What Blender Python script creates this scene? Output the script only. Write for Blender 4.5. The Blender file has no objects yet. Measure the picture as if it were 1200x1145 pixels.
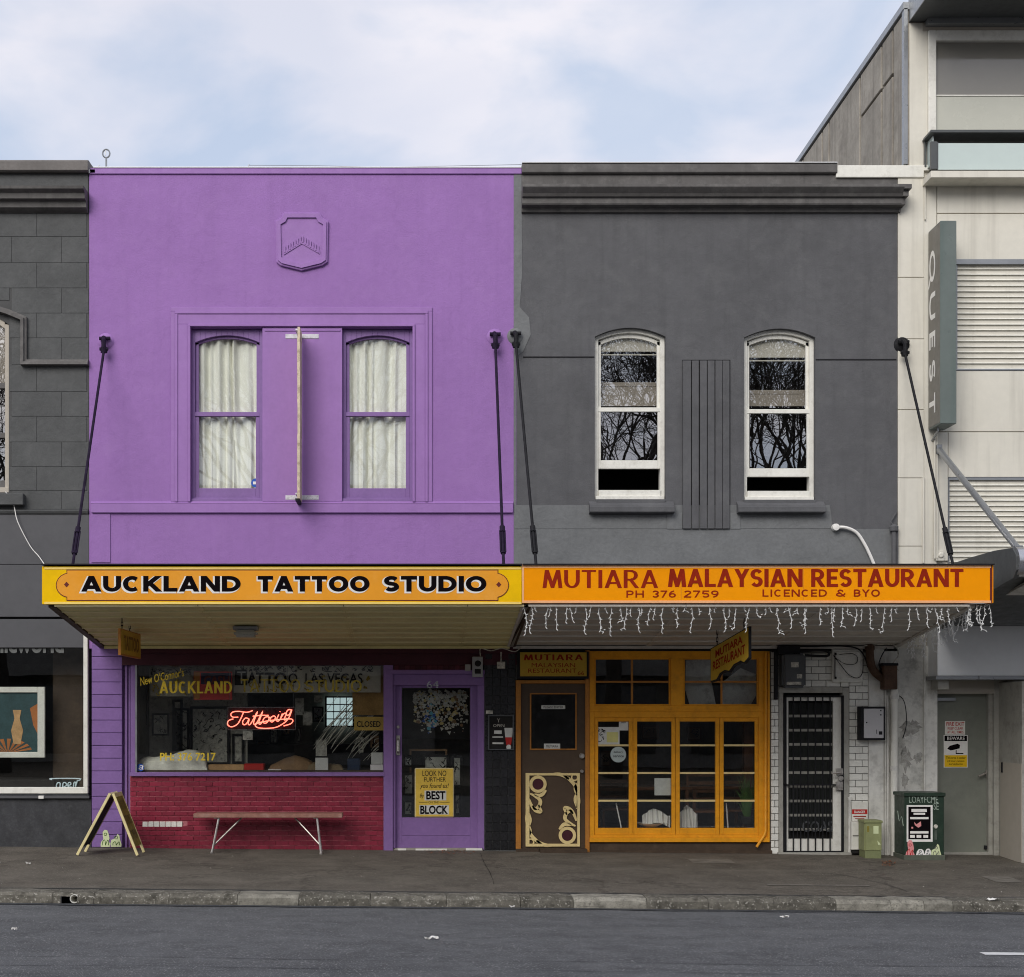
import bpy, bmesh, math, random
from mathutils import Vector, Matrix, noise
random.seed(7)
R = random.Random(11)
sc = bpy.context.scene
C = sc.collection
# ------------------------------------------------------------------ camera, world, sun, exposure
DC, F, VX, VY, EYE = 17.5, 1715.0, 490.0, 840.0, 1.6     # distance to facade, focal length in photo px, vanishing point, eye height
cam = bpy.data.cameras.new('camera'); co = bpy.data.objects.new('camera', cam); C.objects.link(co)
co.location = (0, -DC, EYE); co.rotation_euler = (math.pi/2, 0, 0)
cam.sensor_fit = 'HORIZONTAL'; cam.sensor_width = 36.0; cam.lens = 36.0*F/1200.0
cam.shift_x = (600-VX)/1200.0; cam.shift_y = (VY-572.5)/1200.0
cam.clip_start = 0.1; cam.clip_end = 2000
sc.camera = co
SUN_EL, SUN_AZ = math.radians(33), math.radians(205)
w = bpy.data.worlds.new('World'); sc.world = w; w.use_nodes = True
nt = w.node_tree; N = nt.nodes; L = nt.links; N.clear()
wo = N.new('ShaderNodeOutputWorld'); bg = N.new('ShaderNodeBackground'); L.new(bg.outputs[0], wo.inputs[0])
sky = N.new('ShaderNodeTexSky'); sky.sky_type = 'NISHITA'; sky.sun_disc = False
sky.sun_elevation = SUN_EL; sky.sun_rotation = SUN_AZ; sky.air_density = 1.0; sky.dust_density = 2.0; sky.ozone_density = 1.5
tc = N.new('ShaderNodeTexCoord'); mp = N.new('ShaderNodeMapping'); mp.inputs['Scale'].default_value = (1.0, 1.0, 1.9); mp.inputs['Location'].default_value = (3.1, 1.7, 0.4)
L.new(tc.outputs['Generated'], mp.inputs[0])
n1 = N.new('ShaderNodeTexNoise'); n1.inputs['Scale'].default_value = 4.2; n1.inputs['Detail'].default_value = 7; n1.inputs['Roughness'].default_value = .52; n1.inputs['Distortion'].default_value = .25
n2 = N.new('ShaderNodeTexNoise'); n2.inputs['Scale'].default_value = 5.5; n2.inputs['Detail'].default_value = 6; n2.inputs['Distortion'].default_value = .3
L.new(mp.outputs[0], n1.inputs[0]); L.new(mp.outputs[0], n2.inputs[0])
r1 = N.new('ShaderNodeValToRGB'); r1.color_ramp.elements[0].position = .36; r1.color_ramp.elements[0].color = (.74, .74, .74, 1); r1.color_ramp.elements[1].position = .6; r1.color_ramp.elements[1].color = (1, 1, 1, 1)
L.new(n1.outputs[0], r1.inputs[0])
cr = N.new('ShaderNodeValToRGB'); cr.color_ramp.elements[0].position = .42; cr.color_ramp.elements[0].color = (5.1, 5.35, 6.5, 1)
cr.color_ramp.elements[1].position = .58; cr.color_ramp.elements[1].color = (7.0, 6.9, 7.6, 1)
cr.color_ramp.elements[0].color = (.68, .76, .92, 1); cr.color_ramp.elements[1].color = (.96, .945, 1.02, 1)
L.new(n2.outputs[0], cr.inputs[0])
vm = N.new('ShaderNodeVectorMath'); vm.operation = 'SCALE'; vm.inputs['Scale'].default_value = 5.35
L.new(cr.outputs[0], vm.inputs[0])
mx = N.new('ShaderNodeMixRGB'); L.new(r1.outputs[0], mx.inputs[0]); L.new(sky.outputs[0], mx.inputs[1]); L.new(vm.outputs[0], mx.inputs[2])
L.new(mx.outputs[0], bg.inputs[0]); bg.inputs[1].default_value = 0.10
sl = bpy.data.lights.new('sun', 'SUN'); sl.energy = 1.5; sl.angle = math.radians(38); sl.color = (1, .965, .92)
so = bpy.data.objects.new('sun', sl); C.objects.link(so)
# direction TO the sun: behind the camera, slightly left, high
sd = Vector((-math.sin(math.radians(25))*math.cos(SUN_EL), -math.cos(math.radians(25))*math.cos(SUN_EL), math.sin(SUN_EL)))
so.rotation_euler = sd.to_track_quat('Z', 'Y').to_euler(); so.location = (-10, -20, 30)
sc.view_settings.view_transform = 'Standard'; sc.view_settings.look = 'None'; sc.view_settings.gamma = 1; sc.view_settings.use_curve_mapping = False
sc.view_settings.exposure = 0.80
sc.render.engine = 'CYCLES'; sc.cycles.use_denoising = True; sc.cycles.max_bounces = 8; sc.cycles.diffuse_bounces = 4; sc.cycles.glossy_bounces = 4; sc.cycles.transparent_max_bounces = 12
sc.cycles.filter_width = 1.05; sc.cycles.caustics_reflective = False; sc.cycles.caustics_refractive = False

# ------------------------------------------------------------------ helpers
def X(px, d=0.0): return (px-VX)*(DC-d)/F
def Z(py, d=0.0): return EYE+(VY-py)*(DC-d)/F
def gz(x, d): return 0.003-0.0092*x-0.0343*d          # footpath height
def lerp(a, b, t): return a+(b-a)*t

class MB:
    def __init__(s): s.v = []; s.f = []
    def add(s, vs, fs):
        o = len(s.v); s.v += [tuple(p) for p in vs]; s.f += [tuple(i+o for i in f) for f in fs]; return s
    def box(s, x0, x1, d0, d1, z0, z1):               # d = distance in front of the facade plane
        x0, x1 = min(x0, x1), max(x0, x1); ya, yb = -max(d0, d1), -min(d0, d1); z0, z1 = min(z0, z1), max(z0, z1)
        return s.add([(x0,ya,z0),(x1,ya,z0),(x1,yb,z0),(x0,yb,z0),(x0,ya,z1),(x1,ya,z1),(x1,yb,z1),(x0,yb,z1)],
                     [(0,3,2,1),(4,5,6,7),(0,1,5,4),(1,2,6,5),(2,3,7,6),(3,0,4,7)])
    def bp(s, px0, px1, py0, py1, df, db=0.0):         # box measured in photo pixels on the plane of its front face
        return s.box(X(px0,df), X(px1,df), df, db, Z(py0,df), Z(py1,df))
    def hexa(s, p):                                    # 8 corners in box order
        return s.add(p, [(0,3,2,1),(4,5,6,7),(0,1,5,4),(1,2,6,5),(2,3,7,6),(3,0,4,7)])
    def poly(s, pts): return s.add(pts, [tuple(range(len(pts)))])
    def prism(s, pts2, d0, d1):                        # polygon in (x,z), extruded from d0 (front) to d1 (back)
        n = len(pts2); a = [(x,-d0,z) for x,z in pts2]; b = [(x,-d1,z) for x,z in pts2]
        ar = sum(pts2[i][0]*pts2[(i+1)%n][1]-pts2[(i+1)%n][0]*pts2[i][1] for i in range(n))
        fr = list(range(n)); bk = list(range(2*n-1, n-1, -1)); sd_ = [(i, i+n, (i+1)%n+n, (i+1)%n) for i in range(n)]
        if ar < 0: fr = fr[::-1]; bk = bk[::-1]; sd_ = [q[::-1] for q in sd_]
        return s.add(a+b, [tuple(fr), tuple(bk)]+sd_)
    def prismx(s, pts2, x0, x1):                       # polygon in (d,z), extruded along x
        n = len(pts2)
        return s.add([(x0,-d,z) for d,z in pts2]+[(x1,-d,z) for d,z in pts2],
                     [tuple(range(n)), tuple(range(2*n-1, n-1, -1))]+[(i, i+n, (i+1)%n+n, (i+1)%n) for i in range(n)])
    def tube(s, pts, r, n=8, caps=True):
        P = [Vector(p) for p in pts]; m = len(P); rs = r if isinstance(r, (list, tuple)) else [r]*m
        base = len(s.v); up = None; vs = []
        for i in range(m):
            t = (P[min(i+1, m-1)]-P[max(i-1, 0)])
            t = t.normalized() if t.length > 1e-9 else Vector((0,0,1))
            if up is None:
                up = Vector((0,0,1)) if abs(t.z) < .9 else Vector((1,0,0))
            a = t.cross(up)
            if a.length < 1e-5: a = t.cross(Vector((0.3,1,0.2)))
            a.normalize(); b = t.cross(a).normalized(); up = a.cross(t)
            for k in range(n):
                an = 2*math.pi*k/n; vs.append(P[i]+(a*math.cos(an)+b*math.sin(an))*rs[i])
        fs = [(i*n+k, i*n+(k+1)%n, (i+1)*n+(k+1)%n, (i+1)*n+k) for i in range(m-1) for k in range(n)]
        if caps: fs += [tuple(range(n))[::-1], tuple((m-1)*n+k for k in range(n))]
        return s.add(vs, fs)
    def lathe(s, c, prof, axis='z', n=16):             # prof: (radius, height along axis)
        vs = []
        for r, h in prof:
            for k in range(n):
                a = 2*math.pi*k/n; u, v_ = r*math.cos(a), r*math.sin(a)
                vs.append({'z': (c[0]+u, c[1]+v_, c[2]+h), 'y': (c[0]+u, c[1]-h, c[2]+v_), 'x': (c[0]+h, c[1]+u, c[2]+v_)}[axis])
        m = len(prof)
        fs = [(i*n+k, i*n+(k+1)%n, (i+1)*n+(k+1)%n, (i+1)*n+k) for i in range(m-1) for k in range(n)]
        fs += [tuple(range(n))[::-1], tuple((m-1)*n+k for k in range(n))]
        return s.add(vs, fs)
    def ring(s, x0, x1, z0, z1, l, r, t, b, d0, d1):   # rectangular frame, butt jointed
        s.box(x0, x0+l, d0, d1, z0, z1); s.box(x1-r, x1, d0, d1, z0, z1)
        if t: s.box(x0+l, x1-r, d0, d1, z1-t, z1)
        if b: s.box(x0+l, x1-r, d0, d1, z0, z0+b)
        return s
    def arch_head(s, x0, x1, zs, rise, zt, d0, d1, n=12):   # solid with a segmental arch cut in its underside
        for i in range(n):
            a, b = i/n, (i+1)/n
            za, zb = zs+rise*(1-(2*a-1)**2), zs+rise*(1-(2*b-1)**2)
            s.prism([(lerp(x0,x1,a), za), (lerp(x0,x1,b), zb), (lerp(x0,x1,b), zt), (lerp(x0,x1,a), zt)], d0, d1)
        return s
    def arch_band(s, x0, x1, zs, rise, th, d0, d1, n=12):
        for i in range(n):
            a, b = i/n, (i+1)/n
            za, zb = zs+rise*(1-(2*a-1)**2), zs+rise*(1-(2*b-1)**2)
            s.prism([(lerp(x0,x1,a), za), (lerp(x0,x1,b), zb), (lerp(x0,x1,b), zb+th), (lerp(x0,x1,a), za+th)], d0, d1)
        return s

def locof(o): return Vector(o.get('_w', (0,0,0)))
def build(mb, name, mat, parent=None, bevel=0.0, smooth=False, label=None, seg=1, kind=None, weld=False, mats=None):
    if not mb.v: return None
    me = bpy.data.meshes.new(name)
    V = mb.v
    xs = [p[0] for p in V]; ys = [p[1] for p in V]; zs = [p[2] for p in V]
    c = Vector(((min(xs)+max(xs))/2, (min(ys)+max(ys))/2, min(zs)))
    me.from_pydata([(p[0]-c.x, p[1]-c.y, p[2]-c.z) for p in V], [], mb.f)
    if bevel or weld or True:
        bm = bmesh.new(); bm.from_mesh(me)
        if weld: bmesh.ops.remove_doubles(bm, verts=bm.verts, dist=1e-5)
        if bevel: bmesh.ops.bevel(bm, geom=[e for e in bm.edges if len(e.link_faces) == 2 and e.calc_face_angle(0) > .5], offset=bevel, segments=seg, affect='EDGES', clamp_overlap=True)
        bm.to_mesh(me); bm.free()
    if smooth:
        me.shade_smooth()
        try: me.set_sharp_from_angle(angle=math.radians(40))
        except Exception: pass
    me.materials.append(mat)
    o = bpy.data.objects.new(name, me); C.objects.link(o)
    o['_w'] = (c.x, c.y, c.z)
    if parent is not None:
        o.parent = parent; o.location = c-locof(parent)
    else: o.location = c
    if label: o['label'] = label
    if kind: o['kind'] = kind
    return o
def copyobj(o, off, parent=None):                     # copy of a part, shifted in world space, sharing mesh data
    c = o.copy(); C.objects.link(c); wv = locof(o)+Vector(off); c['_w'] = tuple(wv)
    c.parent = parent or o.parent
    c.location = wv-(locof(c.parent) if c.parent else Vector()); return c
def thing(name, label, cat, loc, group=None):
    o = bpy.data.objects.new(name, None); C.objects.link(o); o.empty_display_size = .1
    o.location = loc; o['_w'] = tuple(loc); o['label'] = label; o['category'] = cat
    if group: o['group'] = group
    return o
def solo(mb, name, mat, label, cat, group=None, **k):
    o = build(mb, name, mat, None, label=label, **k); o['category'] = cat
    if group: o['group'] = group
    return o

# ------------------------------------------------------------------ materials
def M(name, col, rough=.7, var=.12, scale=2.0, bump=.0, bscale=60, spec=.25, metal=0.0, dirt=None, streak=None, rnd=0.0, speck=None, trowel=0.0, emit=None, cracks=None, coat=0, hband=None):
    m = bpy.data.materials.new(name); m.use_nodes = True
    nt = m.node_tree; N = nt.nodes; L = nt.links; N.clear()
    out = N.new('ShaderNodeOutputMaterial'); b = N.new('ShaderNodeBsdfPrincipled'); L.new(b.outputs[0], out.inputs[0])
    g = N.new('ShaderNodeNewGeometry')
    def noise_(sc_, det=5, vec=None, rgh=.6, dist=0):
        n = N.new('ShaderNodeTexNoise'); n.inputs['Scale'].default_value = sc_; n.inputs['Detail'].default_value = det
        n.inputs['Roughness'].default_value = rgh; n.inputs['Distortion'].default_value = dist
        L.new(vec or g.outputs['Position'], n.inputs['Vector']); return n.outputs['Fac']
    def rng(s, a, b_, c, d):
        r = N.new('ShaderNodeMapRange'); r.inputs[1].default_value = a; r.inputs[2].default_value = b_; r.inputs[3].default_value = c; r.inputs[4].default_value = d
        L.new(s, r.inputs[0]); return r.outputs[0]
    def mixc(fac, a, b_, mode='MIX'):
        x = N.new('ShaderNodeMixRGB'); x.blend_type = mode
        for i, q in ((0, fac), (1, a), (2, b_)):
            if hasattr(q, 'links') or hasattr(q, 'is_linked'): L.new(q, x.inputs[i])
            elif i == 0: x.inputs[0].default_value = q
            else: x.inputs[i].default_value = (q[0], q[1], q[2], 1)
        return x.outputs[0]
    def sca(s, sc3):
        mpp = N.new('ShaderNodeMapping'); mpp.inputs['Scale'].default_value = sc3; L.new(s, mpp.inputs[0]); return mpp.outputs[0]
    lo = [c*(1-var) for c in col]; hi = [min(1, c*(1+var)) for c in col]
    f1 = rng(noise_(scale, 6), .3, .7, 0, 1)
    c = mixc(f1, lo, hi)
    f2 = rng(noise_(scale*9, 3), .3, .7, 1-var*.5, 1+var*.5)
    vmm = N.new('ShaderNodeVectorMath'); vmm.operation = 'SCALE'; L.new(c, vmm.inputs[0]); L.new(f2, vmm.inputs['Scale']); c = vmm.outputs[0]
    if rnd:
        oi = N.new('ShaderNodeObjectInfo'); rr = rng(oi.outputs['Random'], 0, 1, 1-rnd, 1+rnd)
        v2 = N.new('ShaderNodeVectorMath'); v2.operation = 'SCALE'; L.new(c, v2.inputs[0]); L.new(rr, v2.inputs['Scale']); c = v2.outputs[0]
    if streak:                                        # vertical weathering
        sv = sca(g.outputs['Position'], (7, 7, .45)); fs_ = rng(noise_(1.0, 5, sv), .5, .78, 0, streak[1]); c = mixc(fs_, c, streak[0])
    if hband:
        hv = sca(g.outputs['Position'], (.12, 2.6, 1)); c = mixc(rng(noise_(1.0, 5, hv), .45, .7, 0, hband[1]), c, hband[0])
    if dirt:
        fd = rng(noise_(dirt[2], 8, None, .7), .5, .72, 0, dirt[1]); c = mixc(fd, c, dirt[0])
    if speck:
        vo = N.new('ShaderNodeTexNoise'); vo.inputs['Scale'].default_value = speck[2]; vo.inputs['Detail'].default_value = 2; L.new(g.outputs['Position'], vo.inputs['Vector'])
        fs_ = rng(vo.outputs[0], .6, .68, 0, speck[1]); c = mixc(fs_, c, speck[0])
    if cracks:
        vv = N.new('ShaderNodeTexVoronoi'); vv.feature = 'DISTANCE_TO_EDGE'; vv.inputs['Scale'].default_value = cracks[2]
        wv = N.new('ShaderNodeVectorMath'); wv.operation = 'ADD'; nn = N.new('ShaderNodeTexNoise'); nn.inputs['Scale'].default_value = 3; nn.inputs['Detail'].default_value = 6
        L.new(g.outputs['Position'], nn.inputs['Vector']); L.new(nn.outputs['Color'], wv.inputs[0]); L.new(g.outputs['Position'], wv.inputs[1]); L.new(wv.outputs[0], vv.inputs['Vector'])
        fc = rng(vv.outputs[0], 0, .012, cracks[1], 0); c = mixc(fc, c, cracks[0])
    L.new(c, b.inputs['Base Color'])
    b.inputs['Metallic'].default_value = metal
    L.new(rng(noise_(scale*5, 4), .3, .7, max(0, rough-.1), min(1, rough+.1)), b.inputs['Roughness'])
    b.inputs['Specular IOR Level'].default_value = spec
    if coat: b.inputs['Coat Weight'].default_value = coat; b.inputs['Coat Roughness'].default_value = .15
    last = None
    if bump:
        bn = N.new('ShaderNodeBump'); bn.inputs['Strength'].default_value = min(1, bump); bn.inputs['Distance'].default_value = .004
        L.new(noise_(bscale, 4, None, .65), bn.inputs['Height']); last = bn.outputs[0]
    if trowel:
        bn = N.new('ShaderNodeBump'); bn.inputs['Strength'].default_value = 1; bn.inputs['Distance'].default_value = trowel
        L.new(noise_(5.5, 5, None, .55, .6), bn.inputs['Height'])
        if last: L.new(last, bn.inputs['Normal'])
        last = bn.outputs[0]
    if last: L.new(last, b.inputs['Normal'])
    if emit: b.inputs['Emission Color'].default_value = (*emit[0], 1); b.inputs['Emission Strength'].default_value = emit[1]
    return m
def glass(name, tint, refl, rough=0.0, wavy=0.0):
    m = bpy.data.materials.new(name); m.use_nodes = True
    nt = m.node_tree; N = nt.nodes; L = nt.links; N.clear()
    out = N.new('ShaderNodeOutputMaterial'); mx = N.new('ShaderNodeMixShader'); t = N.new('ShaderNodeBsdfTransparent'); gl = N.new('ShaderNodeBsdfGlossy')
    t.inputs[0].default_value = (*tint, 1); gl.inputs['Roughness'].default_value = rough; gl.inputs[0].default_value = (1, 1, 1, 1)
    lw = N.new('ShaderNodeLayerWeight'); lw.inputs[0].default_value = .5; pw = N.new('ShaderNodeMath'); pw.operation = 'POWER'; pw.inputs[1].default_value = 5; L.new(lw.outputs['Facing'], pw.inputs[0]); fr = N.new('ShaderNodeMath'); fr.operation = 'MULTIPLY_ADD'; fr.inputs[1].default_value = .93; fr.inputs[2].default_value = .035; L.new(pw.outputs[0], fr.inputs[0])
    ad = N.new('ShaderNodeMath'); ad.operation = 'ADD'; ad.inputs[1].default_value = refl; ad.use_clamp = True
    L.new(fr.outputs[0], ad.inputs[0]); L.new(ad.outputs[0], mx.inputs[0]); L.new(t.outputs[0], mx.inputs[1]); L.new(gl.outputs[0], mx.inputs[2]); L.new(mx.outputs[0], out.inputs[0])
    if wavy:
        g = N.new('ShaderNodeNewGeometry'); n = N.new('ShaderNodeTexNoise'); n.inputs['Scale'].default_value = 3; n.inputs['Detail'].default_value = 1; L.new(g.outputs['Position'], n.inputs['Vector'])
        bn = N.new('ShaderNodeBump'); bn.inputs['Strength'].default_value = 1; bn.inputs['Distance'].default_value = wavy; L.new(n.outputs[0], bn.inputs['Height']); L.new(bn.outputs[0], gl.inputs['Normal'])
    return m
BLK = (.02, .02, .02)
PUR = (.303, .160, .408); PURD = (.20, .10, .36)
m_pur = M('purple_render', PUR, .8, .05, 1.3, .9, 55, dirt=((.35,.20,.45), .35, 3.2), streak=((.23,.12,.31), .28), trowel=.006, cracks=((.19,.09,.26), .12, .4), spec=.15)
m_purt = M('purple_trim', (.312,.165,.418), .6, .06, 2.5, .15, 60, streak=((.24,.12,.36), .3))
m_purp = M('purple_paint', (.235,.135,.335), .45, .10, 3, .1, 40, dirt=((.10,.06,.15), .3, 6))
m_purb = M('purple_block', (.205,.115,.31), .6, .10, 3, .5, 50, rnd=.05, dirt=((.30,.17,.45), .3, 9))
m_pdk = M('dark_purple_paint', (.055,.028,.075), .5, .15, 3)
m_gry = M('charcoal_render', (.108,.108,.113), .85, .12, .9, .9, 55, dirt=((.17,.17,.17), .35, 3.0), streak=((.07,.07,.073), .45), trowel=.007, spec=.15, cracks=((.06,.06,.06), .12, .35))
m_gryl = M('patched_grey_render', (.165,.17,.172), .8, .15, 2.5, .5, 35, dirt=((.115,.118,.12), .5, 5), trowel=.014)
m_gryt = M('grey_cornice_paint', (.112,.106,.102), .7, .14, 1.8, .3, 60, dirt=((.22,.21,.20), .5, 6), streak=((.05,.05,.048), .6))
m_lft = M('dark_grey_block_render', (.088,.090,.090), .8, .12, 2.0, .7, 40, dirt=((.12,.12,.118), .3, 4), rnd=.025, trowel=.01)
m_lftj = M('dark_grey_joint', (.08,.08,.08), .9, .1, 3)
m_lfs = M('smooth_grey_panel', (.088,.088,.094), .55, .08, 1.2, .1, 80, dirt=((.12,.12,.125), .25, 2))
m_lfr = M('dark_stall_render', (.045,.046,.05), .75, .25, 5, 1, 45, dirt=((.12,.12,.12), .3, 14))
m_lfc = M('taupe_coping', (.15,.138,.13), .7, .14, 3, .4, 60, streak=((.07,.066,.06), .4))
m_wht = M('white_paint', (.76,.745,.68), .45, .06, 3, .1, 60, dirt=((.35,.32,.26), .35, 9))
m_whtd = M('weathered_white_render', (.70,.69,.64), .75, .10, 2, .4, 60, dirt=((.22,.21,.19), .6, 5), streak=((.30,.29,.25), .5))
m_flash = M('white_flashing', (.74,.74,.75), .4, .05, 3)
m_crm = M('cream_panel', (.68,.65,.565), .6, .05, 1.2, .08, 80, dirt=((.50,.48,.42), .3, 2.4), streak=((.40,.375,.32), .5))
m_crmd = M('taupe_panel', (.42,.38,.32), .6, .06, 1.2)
m_conc = M('board_marked_concrete', (.30,.275,.235), .85, .18, 2, .6, 40, dirt=((.16,.14,.12), .6, 3), streak=((.12,.105,.09), .8), rnd=.15)
m_dgm = M('dark_grey_metal', (.10,.105,.105), .4, .08, 2, metal=.3)
m_lgm = M('grey_metal', (.30,.31,.32), .35, .08, 3, metal=.6)
m_alu = M('satin_aluminium', (.55,.55,.57), .28, .06, 3, metal=.9)
m_stl = M('worn_chrome', (.5,.47,.43), .35, .25, 12, metal=.8, dirt=((.15,.09,.06), .7, 30))
m_blk = M('black_iron', (.010,.010,.012), .7, .3, 10, .3, 80)
m_rodp = M('purple_painted_iron', (.02,.013,.03), .7, .3, 10, .2, 80, spec=.1)
m_red = M('maroon_glazed_tile', (.235,.022,.045), .32, .12, 6, .1, 30, spec=.45, rnd=.16, dirt=((.09,.02,.025), .4, 9))
m_redg = M('pale_grout', (.62,.22,.25), .9, .35, 14, dirt=((.16,.03,.045), .95, 5))
m_redd = M('dark_maroon_paint', (.06,.014,.022), .5, .2, 4)
m_btl = M('black_glazed_tile', (.018,.018,.02), .3, .15, 6, .1, 30, spec=.4, rnd=.25)
m_bgr = M('grey_grout', (.11,.11,.105), .9, .3, 12)
m_brk = M('white_painted_brick', (.76,.75,.69), .6, .07, 5, .5, 60, rnd=.07, dirt=((.30,.29,.25), .45, 10))
m_brj = M('brick_joint', (.20,.195,.18), .9, .2, 8)
m_org = M('orange_paint', (.76,.32,.014), .45, .10, 3, .15, 60, dirt=((.36,.13,.012), .4, 8))
m_orgd = M('faded_orange_paint', (.42,.17,.03), .55, .15, 5, .2, 60, dirt=((.16,.07,.03), .6, 10))
m_brn = M('brown_board', (.060,.040,.026), .6, .2, 5, .3, 50, dirt=((.13,.09,.06), .4, 8))
m_brd = M('brown_door_paint', (.075,.050,.032), .5, .12, 3)
m_crw = M('cream_fretwork', (.74,.58,.27), .55, .08, 6, dirt=((.4,.25,.10), .4, 12))
m_yel = M('yellow_sign_paint', (.90,.54,.004), .7, .06, 1.4, spec=.06,  dirt=((.62,.34,.02), .25, 3))
m_yell = M('pale_yellow_edge', (.90,.66,.18), .4, .06, 4)
m_amb = M('amber_sign_paint', (.82,.34,.03), .7, .05, .8, spec=.06,  dirt=((.85,.42,.10), .6, 1.2))
m_osg = M('orange_sign_paint', (.95,.33,.002), .7, .04, 1.2, spec=.06,  dirt=((.78,.27,.012), .3, 3))
m_osgp = M('peach_sign_strip', (.88,.46,.22), .4, .06, 4)
m_let = M('black_lettering', (.006,.004,.005), .85, .1, 5, spec=.03)
m_letw = M('white_lettering', (.80,.78,.74), .45, .05, 5)
m_ltr = M('red_brown_lettering', (.28,.022,.008), .7, .12, 5, spec=.05)
m_mrn = M('maroon_outline', (.14,.02,.015), .5, .1, 5)
m_sgy = M('dull_yellow_sign', (.50,.31,.03), .5, .12, 4, dirt=((.30,.17,.03), .4, 8))
m_gold = M('gold_leaf_lettering', (.80,.58,.05), .4, .15, 8)
m_sof = M('cream_soffit_board', (.74,.66,.32), .6, .10, 3, .15, 40, rnd=.06, dirt=((.50,.42,.22), .4, 4))
m_sofg = M('grey_soffit_board', (.56,.53,.48), .6, .10, 3, .15, 40, rnd=.06, dirt=((.28,.26,.23), .4, 4))
m_cur = M('cream_curtain', (.86,.85,.77), .9, .05, 4, .2, 200)
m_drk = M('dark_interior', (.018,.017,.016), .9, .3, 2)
m_int = M('interior_wall', (.14,.13,.11), .9, .2, 2)
m_fleet = M('timber_floor', (.07,.04,.022), .5, .2, 3)
m_wood = M('varnished_timber', (.12,.05,.022), .4, .25, 8)
m_pale = M('pale_paper', (.62,.62,.58), .8, .1, 12)
m_flash_sheet = M('flash_sheet', (.55,.53,.46), .7, .35, 16, dirt=((.03,.03,.03), .9, 22))
m_gl = glass('clear_window_glass', (.97,.98,.97), .03, 0, .0003)
m_glup = glass('reflective_window_glass', (.985,.985,.98), .165, 0, .0005)
m_gldk = glass('dark_shop_glass', (.95,.96,.95), .02, 0, .0003)
m_glb = M('frosted_balustrade_glass', (.52,.60,.57), .12, .03, 1, spec=.6)
m_glq = M('tinted_glazing', (.20,.19,.165), .08, .05, .6, spec=.9)
m_glq2 = M('pale_obscure_glazing', (.50,.50,.43), .25, .04, .6, spec=.5)
m_asp = M('road_asphalt', (.108,.110,.114), .9, .22, 4, 1, 120, spec=.12, speck=((.34,.34,.33), .9, 75), dirt=((.06,.062,.065), .55, .8), hband=((.145,.147,.15), .55))
m_fp = M('footpath_asphalt', (.122,.108,.090), .9, .25, 2.5, 1, 110, spec=.1, speck=((.28,.26,.22), .8, 80), dirt=((.062,.055,.046), .6, 1.6), cracks=((.03,.027,.023), .4, .3), hband=((.165,.15,.125), .4))
m_krb = M('basalt_kerb', (.14,.13,.108), .9, .35, 12, 1, 35, dirt=((.035,.033,.026), .85, 9), rnd=.12, spec=.1, speck=((.40,.38,.33), .8, 45))
m_krl = M('pale_granite_kerb', (.26,.245,.205), .9, .3, 9, 1, 35, spec=.1, speck=((.1,.095,.08), .7, 50), dirt=((.09,.085,.07), .8, 12), rnd=.12)
m_grn = M('dark_green_cabinet_paint', (.022,.042,.028), .4, .2, 5, .1, 40, dirt=((.07,.08,.06), .4, 8), streak=((.05,.055,.045), .5))
m_sage = M('sage_plastic', (.26,.28,.13), .5, .1, 5, dirt=((.14,.14,.08), .4, 8))
m_dgn = M('grey_green_door_paint', (.21,.22,.185), .5, .06, 1.5, .08, 60, dirt=((.08,.085,.075), .35, 3))
m_dfr = M('grey_door_frame', (.36,.35,.31), .5, .1, 3, dirt=((.12,.11,.09), .5, 8))
m_wrp = M('white_metal_panel', (.82,.83,.83), .4, .04, 1.5)
m_rust = M('rusty_downpipe', (.085,.048,.030), .7, .3, 8, .6, 50)
m_olv = M('worn_yellow_board', (.26,.22,.04), .6, .2, 8, dirt=((.10,.08,.03), .6, 9))
m_ylp = M('pale_yellow_edge_paint', (.72,.62,.32), .6, .12, 12)
m_neon = M('lit_red_neon', (.9,.3,.25), .4, 0, 1, emit=((1.0, .15, .10), 2.3))
m_neoo = M('unlit_neon_tube', (.72,.86,.92), .25, .1, 5)
m_bulb = M('white_light_string', (.80,.80,.78), .4, .05, 5)
m_teal = M('painted_teal', (.035,.075,.08), .5, .2, 6)
m_terr = M('painted_terracotta', (.42,.15,.045), .6, .2, 8)
m_tan = M('painted_tan', (.55,.33,.15), .6, .2, 8)
m_blu = M('blue_sticker', (.03,.10,.42), .4, .1, 8)
m_pnk = M('pink_sticker', (.70,.28,.28), .5, .08, 9)
m_cyn = M('pale_blue_sticker', (.45,.60,.70), .5, .08, 9)
m_lim = M('pale_lime_sticker', (.62,.68,.40), .5, .08, 9)
m_rds = M('red_sign_paint', (.50,.025,.02), .45, .08, 6)
m_ysg = M('yellow_warning_paint', (.80,.50,.01), .45, .05, 6)
m_plant = M('leaf_green', (.09,.19,.04), .6, .3, 8)
m_mtr = M('meter_grey', (.10,.105,.11), .35, .15, 6)
m_brnp = M('brown_suede', (.26,.16,.085), .8, .2, 6)
m_plas = M('crumpled_plastic', (.68,.67,.58), .35, .2, 5, .5, 14)
m_bark = M('bare_tree_bark', (.05,.044,.038), .9, .3, 3)
m_blind = M('cream_roller_blind', (.80,.77,.66), .9, .04, 2)

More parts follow.
